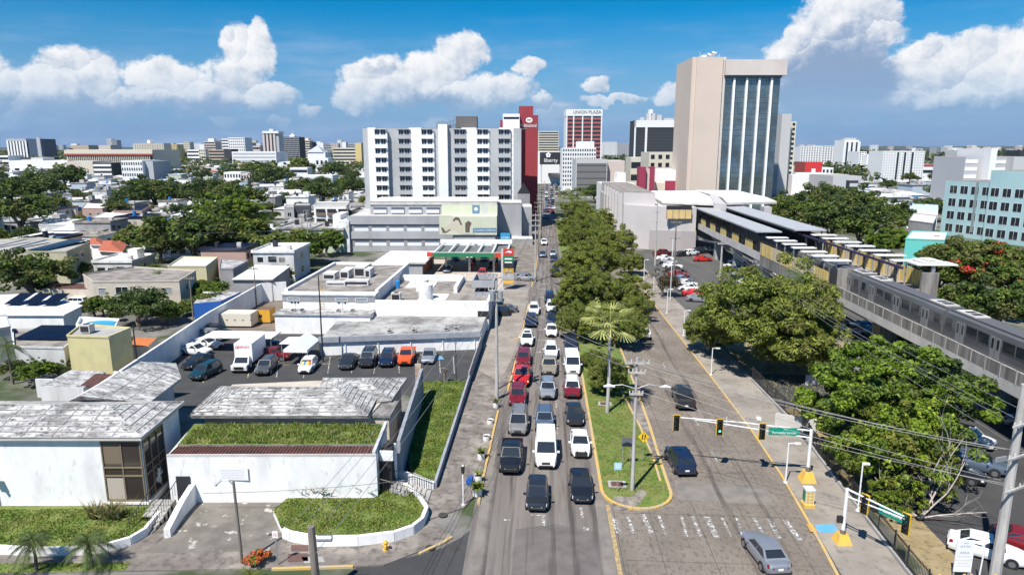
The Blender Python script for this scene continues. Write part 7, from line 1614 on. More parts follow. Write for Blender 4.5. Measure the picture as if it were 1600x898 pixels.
for z in(1.2,4.6):
    for k in range(3): m=MB(); x=fr[0]+.8+k*4.0; m.box(x,x+3.2,fr[1]-.12+.0,fr[1]-.05,z,z+2.4,dark); m.box(x,x+3.2,fr[1]-.3,fr[1]-.12,z,z+1.1,mat('brown_parapet',(.16,.12,.10),rough=.8)); m.build('balcony',t)
house_px('orange_house','cream and coral house with railings between the great tree and dark cube house',[(413,304),(458,304),(462,297),(418,297)],5.6,mat('coral_wall',(.52,.40,.33),rough=.85),whiteroof,wins=[('f',.25,3,2,1.6,'slide'),('f',.65,3,2,1.6,'slide')])
house_px('blue_banded_house','low white house with a blue window band behind the coral one',[(404,292),(448,292),(450,287),(406,287)],5,mat('blue_band',(.14,.2,.32),rough=.5),whiteroof)
# ---------------- packed neighbourhood ----------------
hw_=[white,white2,cream,greyc,greyw,pinkw,conc_pale,mat('pale_blue_wall',(.42,.5,.58),rough=.85),mat('mint_wall',(.45,.52,.40),rough=.85)]
hcol=['white','worn white','cream','pale grey','dark grey','salmon','pale concrete','pale blue','mint green']
hroof=[whiteroof,whiteroof,mildew,mildew2,conc,whiteroof,gravel,solar,tile]
HP={}
def houseproto(v):
    if v in HP: return HP[v]
    q=random.Random(v+5); w_=q.uniform(9,13); d=q.uniform(10,15); h=[3.4,3.4,6.2,3.6,6.4,3.4][v%6]
    o={}
    m=MB(); m.box(-w_/2,w_/2,-d/2,d/2,0,h-.01,white)
    if v%3==1: m.box(-w_/2-2.6,-w_/2,-d/2+1,d/2-4,0,h*.7,white)
    o['wall']=m.mesh('wall')
    m=MB(); m.box(-w_/2-.35,w_/2+.35,-d/2-.35,d/2+.35,h,h+.18,whiteroof)
    if v%3==1: m.box(-w_/2-3,-w_/2-.36,-d/2+.6,d/2-3.7,h*.7,h*.7+.15,whiteroof)
    if v%2==0: 
        for a in((-w_/2-.35,w_/2+.35,-d/2-.35,-d/2-.15),(-w_/2-.35,w_/2+.35,d/2+.15,d/2+.35),(-w_/2-.35,-w_/2-.15,-d/2-.15,d/2+.15),(w_/2+.15,w_/2+.35,-d/2-.15,d/2+.15)): m.box(*a,h+.18,h+.6,whiteroof)
    if v%4==2: m.box(w_*.1,w_*.35,0,d*.3,h+.18,h+2.2,whiteroof)
    if v%4==1: m.hip([(-w_/2-.3,-d/2-.3),(w_/2+.3,-d/2-.3),(w_/2+.3,d/2+.3),(-w_/2-.3,d/2+.3)],h+.19,h+1.6,whiteroof,.8)
    o['roof']=m.mesh('roof')
    m=MB()
    if v%5!=1: m.cyl(-w_*.25,d*.2,h+.2,h+1.6,.7,[whiteroof,MT['blue_plastic'],darkmetal][v%3],10)
    o['roof_tank']=m.mesh('roof_tank'); m=MB(); m.box(w_*.2,w_*.3,-d*.2,-d*.1,h+.2,h+1.0,conc_pale); o['roof_box']=m.mesh('roof_box')
    o['_win']=[]
    for z in ([1.2] if h<5 else [1.2,4.2]):
        for k in range(3): 
            m=MB(); x=-w_/2+1+k*(w_-2)/3; ww=q.uniform(1.2,2.2); m.box(x,x+ww,-d/2-.03,-d/2,z,z+q.uniform(.9,1.4),glass if q.random()<.6 else conc_dirty); o['_win'].append(m.mesh('window'))
        m=MB(); m.box(w_/2,w_/2+.03,-1,1,z,z+1.2,glass); o['_win'].append(m.mesh('window'))
    HP[v]=(o,w_,d,h); return HP[v]
def small_house(X,Y,v,ci,ri,rz,s,label,group,parts=True):
    o,w_,d,h=houseproto(v); t=thing('house',label,'house',(X,Y,0),group,rz)
    for k in('wall','roof','roof_tank','roof_box'):
        if not len(o[k].vertices): continue
        ob=bpy.data.objects.new(k,o[k]); C.objects.link(ob); ob.parent=t; ob.scale=(s,s,1)
        if k=='wall': objmat(ob,0,hw_[ci])
        if k=='roof': objmat(ob,0,hroof[ri])
    if parts:
        for me in o['_win']: ob=bpy.data.objects.new('window',me); C.objects.link(ob); ob.parent=t; ob.scale=(s,s,1)
occ=[(o.location.x,o.location.y,9 if o.get('category') in('house','villa','building') else (o.children[0].scale.x*.75 if o.get('category')=='tree' and o.children else 3)) for o in bpy.data.objects if o.parent is None and o.get('category') in('house','villa','building','tree','shed')]
def free(X,Y,r=6): return all((X-a)**2+(Y-b)**2>(r*.6+c)**2*.55 for a,b,c in occ)
hn=0; treespots=[]; q=random.Random(42); far=MB()
Y=150.
while Y<1500:
    pitch=12.2 if Y<300 else 13.5 if Y<420 else 19+(Y-420)*.03
    lo=XY(-40,Y); X=-58 if Y<270 else -70
    while X>lo:
        x=X+q.uniform(-1.6,1.6); y=Y+q.uniform(-2.5,2.5)
        if free(x,y,5):
            if q.random()<.66:
                ci=q.choice([0,0,0,1,1,2,3,0,5,6,7,8,1,3,4]); ri=q.choice([0,1,2,0,3,4,5,6,3,2,7 if Y<500 else 0,8 if q.random()<.4 else 0])
                if hn<290:
                    zone='near' if Y<200 else 'middle' if Y<300 else 'far'
                    small_house(x,y,q.randrange(10),ci,ri,q.choice([0,0,.05,math.pi/2,-.04])+.05,q.uniform(.66,1.0),'%s flat-roofed house, %s part of the neighbourhood left of the apartment slab'%(hcol[ci],zone),'%s houses of the old neighbourhood'%zone,Y<260); hn+=1; occ.append((x,y,5))
                else:
                    w_,d,h=q.uniform(4,7)*pitch/16,q.uniform(4,7)*pitch/16,q.choice([3.4,3.6,6.2,7])
                    far.box(x-w_,x+w_,y-d,y+d,0,h,hw_[ci],hroof[ri if ri<7 else 0]); far.box(x-w_*.8,x-w_*.1,y-d-.05,y-d,1.2,h-.9,dark)
                    if q.random()<.6: far.box(x,x+w_*.5,y,y+d*.5,h,h+q.uniform(1,2.4),whiteroof)
            else: treespots.append((x,y))
        X-=pitch*q.uniform(.85,1.2)
    Y+=pitch*1.1
far.build('distant_houses',label='low houses packed together in the distance, too many to count',cat='houses',kind='stuff')
for i,(x,y) in enumerate(treespots):
    k=q.choice(['dark','mid','dark','mid','yellow' if y<350 else 'dark']); zone='near' if y<220 else 'middle' if y<420 else 'far'
    if y>420 and i%4==0: continue
    place_tree(x,y,q.uniform(2.2,5.2)*(1 if y<420 else 1.6),k,{'dark':'dark','mid':'olive green','yellow':'light green'}[k]+' tree between houses in the %s part of the old neighbourhood'%zone,q.randrange(2 if k in('dark','yellow') else 3),.85,'%s neighbourhood trees'%zone)
# right-hand neighbourhood behind station belt
hn2=0
for Y in [250,275,300,325,350,380,410,440,480,520,570,620,700,780,880,980]:
    X=XY(1235,Y)
    while X<XY(1650,Y):
        x=X+q.uniform(-3,3); y=Y+q.uniform(-6,6)
        if free(x,y,8) and not(110<x<230 and 190<y<262):
            if q.random()<.6:
                ci=q.choice([0,0,1,2,3,7]); small_house(x,y,q.randrange(10),ci,q.choice([0,1,2,5]),.1,q.uniform(1.,1.5),'%s low house behind the station, between beige tower and turquoise building'%hcol[ci],'houses behind the station',Y<400); hn2+=1
            else: place_tree(x,y,q.uniform(5,8),q.choice(['dark','mid']),'tree among the low houses behind the station',0,.85,'trees behind the station')
            occ.append((x,y,7))
        X+=q.uniform(20,30) if Y<500 else q.uniform(34,55)
# far woods as mass patches
r=np.random.RandomState(3)
def wood(name,X0,X1,Y0,Y1,n,rad,lab,mats,seed):
    rr=np.random.RandomState(seed); c=np.stack([rr.uniform(X0,X1,n),rr.uniform(Y0,Y1,n),rr.uniform(1.5,6,n)],1); c[:,0]*=c[:,1]/((Y0+Y1)/2)
    me=leafmesh('far_wood',c,np.full(n,rad)*rr.uniform(.7,1.3,n),30,rad*.30,mats,1.3,.6,seed=seed,mfrac=[.6,.4]); o=bpy.data.objects.new(name,me); C.objects.link(o); tag(o,lab,'trees',kind='stuff'); return o
wood('far_wood',-900,-80,700,1400,420,14,'distant dark treetops in front of the left skyline',[LM['dark'],LM['mid'] if 'mid' in LM else LM['olive']],1)
wood('far_wood',-2600,-150,1500,3600,700,28,'farthest dark treetops below the left skyline',[LM['dark'],LM['olive']],2)
wood('far_wood',180,1000,560,1300,420,12,'distant dark treetops in front of the right skyline',[LM['dark'],LM['olive']],3)
wood('far_wood',900,2900,1500,3800,700,28,'farthest dark treetops below the right skyline',[LM['dark'],LM['olive']],4)
wood('far_wood',60,330,1000,2400,200,18,'distant treetops between the centre towers',[LM['dark'],LM['olive']],5)
# ---------------- skyline ----------------
LC={'w':((.74,.74,.74),),'c':((.60,.55,.45),),'g':((.48,.485,.49),),'b':((.42,.34,.26),),'d':((.03,.035,.045),),'p':((.55,.47,.43),),'y':((.58,.45,.20),),'k':((.40,.415,.44),),'r':((.32,.06,.05),)}
def wm(c): return mat('facade_'+c,*LC[c],rough=.8)
dg=mat('dark_glazing',(.02,.03,.04),rough=.2,spec=.6); bg_=mat('blue_glazing',(.05,.09,.14),rough=.15,spec=.6)
def tower(px0,px1,pyt,D,depth,c,style,label,floors=10,bays=8,name='tower_block',gl=None,z0=0,top=None,zoff=0,side=True,cap=None):
    """D distance along view; facade between two pixel columns with its top at pyt"""
    X0=XY(px0,D);X1=XY(px1,D); xm=(X0+X1)/2; zt=TOP((px0+px1)/2,pyt,xm,D); L=(X1-X0)/math.cos(YAW); fr=(X0,D)
    t=thing(name,label,'building',(xm,D+depth/2,0)); W_=wm(c); gl=gl or dg
    m=MB(fr,YAW); m.box(0,L,0,depth,0,zt,W_,whiteroof if c in'wcp' else conc); m.build('wall',t)
    fh=zt/floors if floors else zt
    if style=='bands':
        for f in range(1,floors): m=MB(fr,YAW); m.box(L*.02,L*.98,-.15,0,f*fh+fh*.15,f*fh+fh*.62,gl); m.build('window_band',t)
    if style=='grid':
        for f in range(1,floors): 
            m=MB(fr,YAW)
            for k in range(bays): m.box(L*(k+.25)/bays,L*(k+.75)/bays,-.15,0,f*fh+fh*.2,f*fh+fh*.7,gl)
            m.build('window_row',t)
    if style=='fins':
        m=MB(fr,YAW); m.box(L*.02,L*.98,-.15,0,zt*.12,zt*.93,gl); m.build('glazing',t)
        for k in range(bays+1): m=MB(fr,YAW); m.box(L*(k-.28)/bays,L*(k+.28)/bays,-1.0,-.15,zt*.05,zt*.95,W_); m.build('fin',t)
    if style=='curtain':
        m=MB(fr,YAW); m.box(L*.03,L*.97,-.2,0,zt*.05,zt*.9,gl); m.build('glazing',t)
        for f in range(1,floors): m=MB(fr,YAW); m.box(L*.03,L*.97,-.3,-.2,f*fh,f*fh+fh*.14,mat('mullion',(.09,.095,.1),rough=.5)); m.build('spandrel',t)
    if cap: 
        m=MB(fr,YAW); m.box(L*cap[0],L*cap[1],depth*.2,depth*.7,zt,zt+cap[2],wm(cap[3])); m.build('roof_block',t)
    return t,fr,L,zt
def at_base(yb): return 28*1090/(yb-232.)
# left skyline
t,fr,L,zt=tower(23,50,217,1500,40,'w','fins','tall tower with white vertical fins and a navy side at the far left',14,6); m=MB(fr,YAW); m.box(L+.1,L*1.85,2,50,0,zt*1.0,mat('navy_facade',(.05,.075,.13),rough=.5)); m.box(L*1.6,L*1.8,0,2,0,zt*1.06,wm('k')); m.box(-.2,L,-1.1,-.9,zt*.9,zt,wm('k')); m.build('side_wing',t)
t,fr,L,zt=tower(111,242,234,720,60,'c','','long beige office block with a colonnaded upper storey',5,1)
for k in range(44): m=MB(fr,YAW); u=L*.02+L*.96*k/44; m.box(u,u+L*.008,-1.5,-.15,zt*.42,zt*.78,wm('c')); m.build('column',t)
m=MB(fr,YAW); m.box(L*.01,L*.99,-.15,0,zt*.42,zt*.78,dg); m.build('glazing',t); m=MB(fr,YAW); m.box(-.5,L+.5,-2.5,0,zt*.84,zt*.99,wm('c')); m.box(-.3,L+.3,-2.4,-.2,zt*.78,zt*.84,wm('r')); m.build('cornice',t)
m=MB(fr,YAW); m.box(0,L,-.1,0,zt*.2,zt*.27,dg); m.box(0,L*.3,-.1,0,zt*.05,zt*.1,dg); m.build('window_band',t)
tower(194,226,251,560,30,'w','grid','white low office with square windows before the colonnaded block',4,9); tower(226,243,252,565,30,'k','','blue-grey annex attached to the white low office',3,1)
t,_,_,_=tower(132,150,252,620,20,'c','','pale lime low block before the colonnaded office',2,1)
tower(150,178,254,600,24,'d','bands','low dark block with white stripes before the colonnaded office',4,1,gl=wm('w'))
tower(0,20,243,900,30,'w','bands','low white offices at the far left edge',3,1); tower(20,110,251,760,40,'w','','long pale low building below the finned navy tower',1,1,cap=(.3,.5,3,'g')); tower(40,72,246,800,30,'d','bands','dark low building with stripes beside the finned navy tower',3,1,gl=wm('k')); tower(110,160,252,640,20,'p','','pinkish low house block left of the white low office',2,1)
tower(176,183,217,2600,30,'w','bands','slim white tower, left of a close pair on the far horizon',18,1); tower(184,191,219,2600,30,'k','bands','slim bluish tower, right of a close pair on the far horizon',18,1)
tower(155,180,227,2200,60,'p','','mauve distant block behind the colonnaded office',1,1); tower(118,146,227,2000,50,'b','','brown distant block at the left behind the colonnaded office',1,1)
tower(217,262,224,1300,30,'c','grid','wide beige apartment slab left of the brick tower',12,12,cap=(.4,.5,6,'w')); tower(263,283,226,1500,30,'y','grid','orange-beige apartment slab beside the wide beige one',10,8)
tower(284,293,224,2300,30,'w','grid','small white block right of the orange-beige slab',8,4); tower(293,303,222,2300,30,'c','grid','small cream block right of the small white one',8,4); tower(298,318,234,1250,30,'w','bands','white low block left of the brick tower',4,1); tower(316,326,233,1240,30,'c','grid','cream narrow block left of the brick tower',5,3)
tower(325,342,221,1500,30,'p','bands','stepped brick and white tower in the left centre',8,1,cap=(.3,.8,6,'w')); tower(331,355,234,1180,30,'b','bands','low beige block with brown bands below the stepped brick tower',5,1); tower(355,366,233,1175,30,'d','','dark annex of the low beige block',4,1); tower(342,352,218,2000,30,'k','bands','blue-grey slim block behind the stepped brick tower',12,1)
tower(353,372,217,1420,30,'w','bands','left wing of the white office with a dark centre',8,1); tower(363,388,215,1400,40,'w','grid','white office with a dark recessed centre strip',9,8); tower(388,398,223,1600,30,'k','','grey slanted block right of the white office',4,1); tower(400,411,228,1500,30,'p','bands','small brick block with white dome left of the crowned tower',4,1)
t,fr,L,zt=tower(367,434,237,930,50,'w','bands','long white office with horizontal louvre bands left of the crowned tower',5,1,gl=wm('k'))
t,fr,L,zt=tower(418,434,205,1300,28,'p','fins','tall white and pink tower with a flared crown',20,3); m=MB(fr,YAW); m.box(-1.6,L*1.45,-2,30,zt*.93,zt,wm('w')); m.box(L+.1,L*1.4,1,28,0,zt*.94,wm('k')); m.box(L*.4,L*.8,8,16,zt,zt+4,wm('w')); m.build('crown',t)
t,fr,L,zt=tower(448,472,214,1200,34,'d','grid','dark office tower with a white dome on its roof',14,12,gl=wm('k')); m=MB(fr,YAW); m.box(L*.3,L*.62,8,16,zt,zt+2.5,wm('w')); m.tube([(L*.46,12,zt+2.5),(L*.46,12,zt+5.2)],[4,1.2],wm('w'),10); m.tube([(L*.46,12,zt+5),(L*.46,12,zt+11)],.25,wm('w'),4); m.build('roof_dome',t)
tower(474,488,219,1450,30,'c','bands','beige striped office right of the dark domed tower',9,1,cap=(.1,.8,4,'c')); tower(488,492,222,1450,30,'d','','dark side of the beige striped office',1,1)
t,fr,L,zt=tower(484,511,238,900,30,'w','','low white building with a grey hipped roof left of the slab',3,1); m=MB(fr,YAW); m.hip([(-1,-1),(L*.9,-1),(L*.9,28),(-1,28)],zt+.01,zt+9,wm('k'),.7); m.build('roof',t)
tower(495,515,247,760,20,'w','grid','white cube building above the dark trees left of the slab',2,3)
tower(502,509,223,2400,30,'w','','slim white block far behind the grey hipped roof',1,1); tower(510,521,224,2400,30,'k','bands','blue-grey apartment block far behind the grey hipped roof',8,1); tower(521,532,224,2300,30,'p','grid','pale pink apartment block far left of the yellow-ended one',8,4); tower(538,544,222,2600,30,'w','','slim white chimney-like block on the far horizon',1,1); tower(545,560,225,2700,30,'k','bands','row of bluish blocks far behind the yellow-ended building',6,1)
t,fr,L,zt=tower(523,562,231,1050,30,'c','bands','long cream office with a yellow end wall beside the slab',6,1); m=MB(fr,YAW); m.box(L*.9,L*1.14,-2,30,0,zt*1.25,wm('y')); m.build('end_wall',t)
t=thing('domed_hall','white vaulted hall with an arched front among the treetops','building',(XY(439,760),765,0)); m=MB((XY(430,760),760),YAW); a=[(9.5+9*math.cos(R_(180-15*k)),0,1+12.5*math.sin(R_(15*k))) for k in range(13)]; n=len(a); m.add(a+[(x,25,z) for x,_,z in a],[tuple(range(n))]+[(i,i+1,n+i+1,n+i) for i in range(n-1)],wm('w')); m.build('vault',t)
tower(352,378,269,520,16,'w','grid','white house row below the louvred office, left part',2,6); tower(378,395,271,500,16,'p','grid','white house row below the louvred office, right part',2,4); tower(455,482,262,640,16,'w','bands','low white house before the dark domed tower',2,1); tower(472,520,274,480,16,'w','bands','long low white house row before the slab trees',2,1,gl=wm('k'))
# tiny horizon blocks
for i in range(90):
    px=rnd.uniform(0,1600) 
    if 560<px<842 or 1070<px<1235: continue
    D=rnd.uniform(3200,5200); top=rnd.uniform(219,229) if px<1000 else rnd.uniform(226,233); w_=rnd.uniform(5,11); c=rnd.choice('wwwckpw'); tower(px,px+w_,top+ (4 if px<300 else 0),D,30,c,'grid' if rnd.random()<.6 else '','%s block too small to tell apart on the far horizon'%{'w':'white','c':'cream','k':'grey','p':'pale pink'}[c],7,4)['group' if False else 0]['group']='small blocks on the far horizon'
# centre
t,fr,L,zt=tower(841,872,205,1150,30,'c','bands','cream office with dark horizontal window rows right of the red tower',14,1)
t,fr,L,zt=tower(883,938,171,760,34,'w','','round-cornered white tower with red bands and a name on its parapet',16,5,name='office_tower')
fh=zt/16; redb=mat('pinkish_red_band',(.36,.10,.09),rough=.7)
for f in range(2,14):
    m=MB(fr,YAW); m.box(L*.02,L*.98,-.2,0,f*fh,f*fh+fh*.5,dg); m.box(L*.02,L*.98,-.35,-.0,f*fh+fh*.5,f*fh+fh*.98,redb); m.build('window_band',t)
for u in(0,.19,.44,.70,.97): m=MB(fr,YAW); m.box(L*u,L*u+1.3,-.8,0,0,zt,wm('w')); m.build('pier',t)
m=MB(fr,YAW); m.box(-.3,L+.3,-1,34,zt*.90,zt,wm('w')); m.box(L*.03,L*.97,-.25,0,zt*.84,zt*.9,bg_); m.build('parapet',t)
text(t,'UNION PLAZA',4.6,(0,0,0),(0,0,0),darkmetal,'lettering',.05); o=S.collection.objects[-1]; rl=rootloc(t); u=L*.58; o.location=(fr[0]+u*math.cos(YAW)-rl[0],fr[1]+u*math.sin(YAW)-1.15-rl[1],zt*.955); o.rotation_euler=(math.pi/2,0,YAW)
tower(840,878,237,560,20,'w','','white roofed block carrying a black billboard',1,1)
t=thing('billboard','black billboard with a white flower emblem and the word liberty','billboard',(XY(861,545),545,0)); X0=XY(843,545);X1=XY(877,545); zt=TOP(860,238,X0,545); zb=TOP(860,257,X0,545); m=MB(); m.box(X0,X1,544,545,zb,zt,darkmetal); m.build('board',t); m=MB(); m.box(X0+1,X0+1.6,545,546,0,zb,metal); m.build('post',t); m=MB(); m.box(X1-1.6,X1-1,545,546,0,zb,metal); m.build('post',t); text(t,'liberty',4.2,((X0+X1)/2,543.8,(zt+zb)/2-1.6),(math.pi/2,0,0),whiteL,'lettering',.05)
m=MB()
for k in range(5): a=R_(90+72*k); cx=(X0+X1)/2-2; cz=(zt+zb)/2+2.6; m.add([(cx+1.2*math.cos(a)+.9*math.cos(b),543.9,cz+1.2*math.sin(a)+.9*math.sin(b)) for b in [R_(60*j) for j in range(6)]],[tuple(range(6))],whiteL)
m.build('emblem',t)
t,fr,L,zt=tower(878,930,231,470,20,'w','grid','white office with rows of dots for windows and a rounded left part',10,14); m=MB(fr,YAW); m.box(L*.45,L*.95,2,14,zt,zt*1.15,wm('w')); m.build('roof_block',t)
tower(899,948,249,400,24,'g','curtain','beige-framed grey office with a wide louvred grid front',6,1,gl=mat('grey_louvres',(.16,.16,.16),rough=.7)); tower(948,975,251,405,20,'p','','plain brownish side block of the louvred grid office',1,1)
tower(940,962,222,1500,30,'w','grid','white apartment pair left part between the two office towers',10,6); tower(962,982,224,1500,30,'k','grid','white-grey apartment pair right part between the two office towers',10,6)
t,fr,L,zt=tower(989,1054,188,900,40,'d','','black glass office with a white frame and crowded rooftop',18,1); m=MB(fr,YAW); m.box(-1,L+1,-1,0,zt*.86,zt,wm('w')); m.box(-1,1,-1,0,0,zt,wm('w')); m.box(L*.24,L*.29,-1.1,0,0,zt*.9,wm('w')); m.box(L-1.4,L+1,-1,0,0,zt,wm('w')); m.build('frame',t)
for f in range(1,14): m=MB(fr,YAW); m.box(1,L-1.5,-.3,0,f*zt*.86/14,f*zt*.86/14+.35,mat('mullion',(.09,.095,.1))); m.build('spandrel',t)
for a,b,h in((.3,.5,9),(.36,.44,14),(.55,.66,7),(.15,.24,4),(.72,.95,3)): m=MB(fr,YAW); m.box(L*a,L*b,10,20,zt,zt+h,wm('g' if h<10 else 'w')); m.build('roof_block',t)
tower(1055,1074,192,905,40,'w','grid','white windowed wing right of the black glass office',18,3)
tower(984,1024,246,430,20,'c','bands','low cream block with a dark band before the black glass office',3,1); tower(1012,1070,238,380,24,'c','grid','cream office with irregular windows left of the beige tower',6,5)
t=thing('magenta_pylon','pair of magenta wall slabs joined by a pale screen','building',(XY(1009,300),300,0))
mg_=mat('magenta_wall',(.30,.03,.07),rough=.7)
for a,b in((997,1008),(1015,1022)): m=MB(); X0=XY(a,300);X1=XY(b,300); m.box(X0,X1,300,306,0,TOP(a,261,X0,300),mg_); m.build('slab',t)
m=MB(); m.box(XY(1008,300),XY(1015,300),302,304,0,TOP(1011,264,XY(1011,300),300),wm('p')); m.build('screen',t)
t,fr,L,zt=tower(1022,1072,266,310,20,'w','','white low building with magenta wedge panels next to the beige tower',1,1); m=MB(fr,YAW); m.box(L*.05,L*.3,-.1,0,1,zt*.7,wm('c')); m.box(L*.33,L*.8,-.12,0,zt*.45,zt*.75,mg_); m.build('panels',t)
t,fr,L,zt=tower(940,992,287,268,16,'w','bands','low white three-storey block with dark window bands before the louvred office',4,1,cap=(.5,.75,4,'w'))
t=thing('pylon','leaning off-white concrete pylon beside the low white block','pylon',(XY(948,225),225,0)); X=XY(946,225); m=MB(); m.add([(X-1.5,225,0),(X+3,225,0),(X+7,225,12.5),(X+5,225,12.8),(X-1.5,227,0),(X+3,227,0),(X+7,227,12.5),(X+5,227,12.8)],[(0,1,2,3),(7,6,5,4),(1,5,6,2),(4,0,3,7),(3,2,6,7)],mat('offwhite_concrete',(.6,.57,.53),rough=.85)); m.build('slab',t)
t=thing('billboard','small white billboard with green letters beside the leaning pylon','billboard',(XY(963,222),222,0)); X=XY(963,222); m=MB(); m.box(X-3,X+3,222,222.4,4.5,8.5,whiteL); m.build('board',t); m=MB(); m.box(X-.2,X+.2,222.4,222.8,0,4.5,metal); m.build('post',t); text(t,'TOP LA',1.5,(X,221.9,6.2),(math.pi/2,0,0),grn,'lettering',.02)
# elevated road / rail far
darkconc=mat('dark_concrete',(.09,.085,.08),rough=.95); t=thing('viaduct','dark elevated viaduct curving far behind the red tower','viaduct',(22,480,0)); P=[(-20,760),(1,605),(22,480),(40,390),(52,345)]
m=MB(); 
for a,b in zip(P,P[1:]): m.beam((a[0],a[1],7.6),(b[0],b[1],7.6),8,2,darkconc)
m.build('deck',t)
for a in P: m=MB(); m.box(a[0]-1,a[0]+1,a[1]-1,a[1]+1,0,6.7,conc); m.build('pier',t)
# --- big beige tower
D=290; X0=XY(1072.5,D); X1=XY(1124,D); X2=XY(1209,D); zt=TOP(1082,89,X0,D); fr=(X0,D); L1=(X1-X0)/math.cos(YAW); L2=(X2-X0)/math.cos(YAW)
t=thing('beige_tower','tall beige and dark-glass office tower with four white vertical fins','building',((X0+X2)/2,D+15,0))
bt_=mat('peach_concrete',(.60,.50,.42),(.55,.46,.39),.05,.4,.7,rough=.85); bt2=mat('pale_peach_concrete',(.60,.54,.49),(.52,.46,.41),.1,.4,.7,rough=.85)
m=MB(fr,YAW); m.box(0,1.6,1.0,28,0,zt,bt_); m.box(1.6,L1-1.4,0,28,0,zt-.1,bt_); m.box(L1-1.4,L1,.8,28,0,zt,bt2); m.build('wall',t)
tg=mat('tower_glass',(.10,.15,.165),(.20,.27,.30),.10,.42,.6,rough=.05,spec=1.,metal=.6)
m=MB(fr,YAW); m.box(L1,L2,.6,28,0,zt-7,tg); m.build('glazing',t)
mul=mat('mullion_grey',(.12,.125,.12),rough=.4)
for k in range(26): m=MB(fr,YAW); z=1+(zt-8)*k/26; m.box(L1,L2,.5,.6,z,z+.16,mul); m.build('spandrel',t)
for k in range(22): m=MB(fr,YAW); u=L1+(L2-L1)*(k+.5)/22; m.box(u-.05,u+.05,.5,.6,0,zt-7,mul); m.build('mullion',t)
for f in(.155,.385,.61,.835): m=MB(fr,YAW); u=L1+(L2-L1)*f; m.box(u-.4,u+.4,-.5,.6,0,zt-6.5,whiteL); m.build('fin',t)
m=MB(fr,YAW); m.box(L1-.6,L2+1.6,-1.6,29,zt-7.2,zt-1.2,bt2); m.build('crown_band',t); m=MB(fr,YAW); m.box(L1+.2,L2,-.8,28,zt-8.2,zt-7.2,mul); m.build('soffit',t)
m=MB(fr,YAW)
for k in range(12): u=4+k*.8; h=rnd.uniform(.8,3); m.beam((u,8,zt),(u,8,zt+h),.12,.12,whiteroof); 
m.box(5,7,6,9,zt,zt+1.4,whiteroof); m.tube([(10,8,zt+.5),(10.4,7,zt+2.6)],[.2,1.1],whiteroof,8); m.tube([(8,8,zt+.5),(8.4,7,zt+1.9)],[.2,.9],whiteroof,8); m.build('antennas',t)
tower(1213,1228,178,330,24,'g','','dark grey concrete slab tower right behind the beige tower',1,1); tower(1228,1236,190,335,24,'c','grid','narrow tan tower edge with small windows behind the grey slab',18,1,gl=dg)
# right skyline
tower(1236,1246,235,1100,30,'w','grid','low white block right of the narrow tan tower',7,3); tower(1246,1278,229,1000,30,'w','grid','left block of the white apartment pair on the right skyline',13,8); tower(1279,1308,228,1000,30,'w','grid','right block of the white apartment pair on the right skyline',13,7)
t,fr,L,zt=tower(1313,1335,219,950,30,'w','fins','tall white tower with blue-grey grooves on the right skyline',20,3); m=MB(fr,YAW); m.box(L*.1,L*.95,6,16,zt,zt+3,wm('k')); m.build('roof_block',t)
tower(1337,1348,237,900,30,'w','grid','short white block right of the grooved white tower',9,3); tower(1349,1361,241,890,30,'w','','plain white block right of the short white one',1,1)
t,fr,L,zt=tower(1374,1440,236,600,24,'w','grid','wide white apartment block with three dark stair columns',12,16,gl=wm('k'))
for f in(.33,.5,.68): m=MB(fr,YAW); m.box(L*f,L*f+1.6,-.25,0,2,zt-1,dg); m.build('stair_column',t)
tower(1455,1463,230,1900,30,'k','bands','left tower of a distant pair on the wooded ridge',14,1); tower(1463,1473,230,1900,30,'w','bands','right tower of a distant pair on the wooded ridge',14,1); tower(1474,1490,236,1900,30,'w','grid','low white block right of the distant pair',8,6); tower(1493,1508,236,1850,30,'w','','white block with dark centre on the wooded ridge',1,1)
tower(1437,1468,257,700,30,'r','','red brick low block on the right before the ridge',1,1); tower(1425,1475,262,640,20,'w','bands','long white low building before the red brick block',2,1); tower(1481,1495,262,700,20,'r','','small red roofed block near the hospital block',1,1)
# grey hospital blocks behind turquoise
tower(1502,1522,245,330,24,'k','bands','left wing of the grey and blue hospital-like block',7,1,gl=wm('w')); tower(1519,1529,236,335,24,'g','','plain grey fin of the hospital-like block',1,1); tower(1529,1540,234,345,20,'d','','dark glass recess of the hospital-like block',1,1,gl=bg_); tower(1540,1550,232,325,24,'w','','tall white-blue fin of the hospital-like block',1,1); tower(1548,1578,246,335,24,'k','bands','middle wing of the hospital-like block with pale bands',7,1,gl=wm('w')); tower(1577,1610,245,330,24,'g','','plain grey right wing of the hospital-like block',1,1); tower(1585,1592,235,360,10,'d','','small dark roof turret above the plain grey right wing',1,1)
# parking structure + red cube
t,fr,L,zt=tower(1236,1325,273,330,30,'w','','long low white parking building with cars on its roof behind the station trees',1,1)
t,fr,L,zt=tower(1255,1281,253,420,16,'r','','bright red cube shop with a white door shape',1,1); 
rc=mat('bright_red_wall',(.55,.03,.03),rough=.6)
m=MB(fr,YAW); m.box(-.1,L+.1,-.2,0,zt*.35,zt,rc); m.build('front',t); m=MB(fr,YAW); m.box(L*.38,L*.62,-.3,-.2,zt*.4,zt*.8,whiteL); m.build('emblem',t)
tower(1300,1345,275,300,24,'g','','grey wedge building with dark louvres at its right end',1,1); t,fr,L,zt=tower(1326,1340,282,292,3,'d','bands','dark louvre stack at the end of the grey wedge building',5,1,gl=wm('g'))
tower(1240,1300,262,520,20,'w','grid','white shopping block behind the bright red cube shop',3,10)
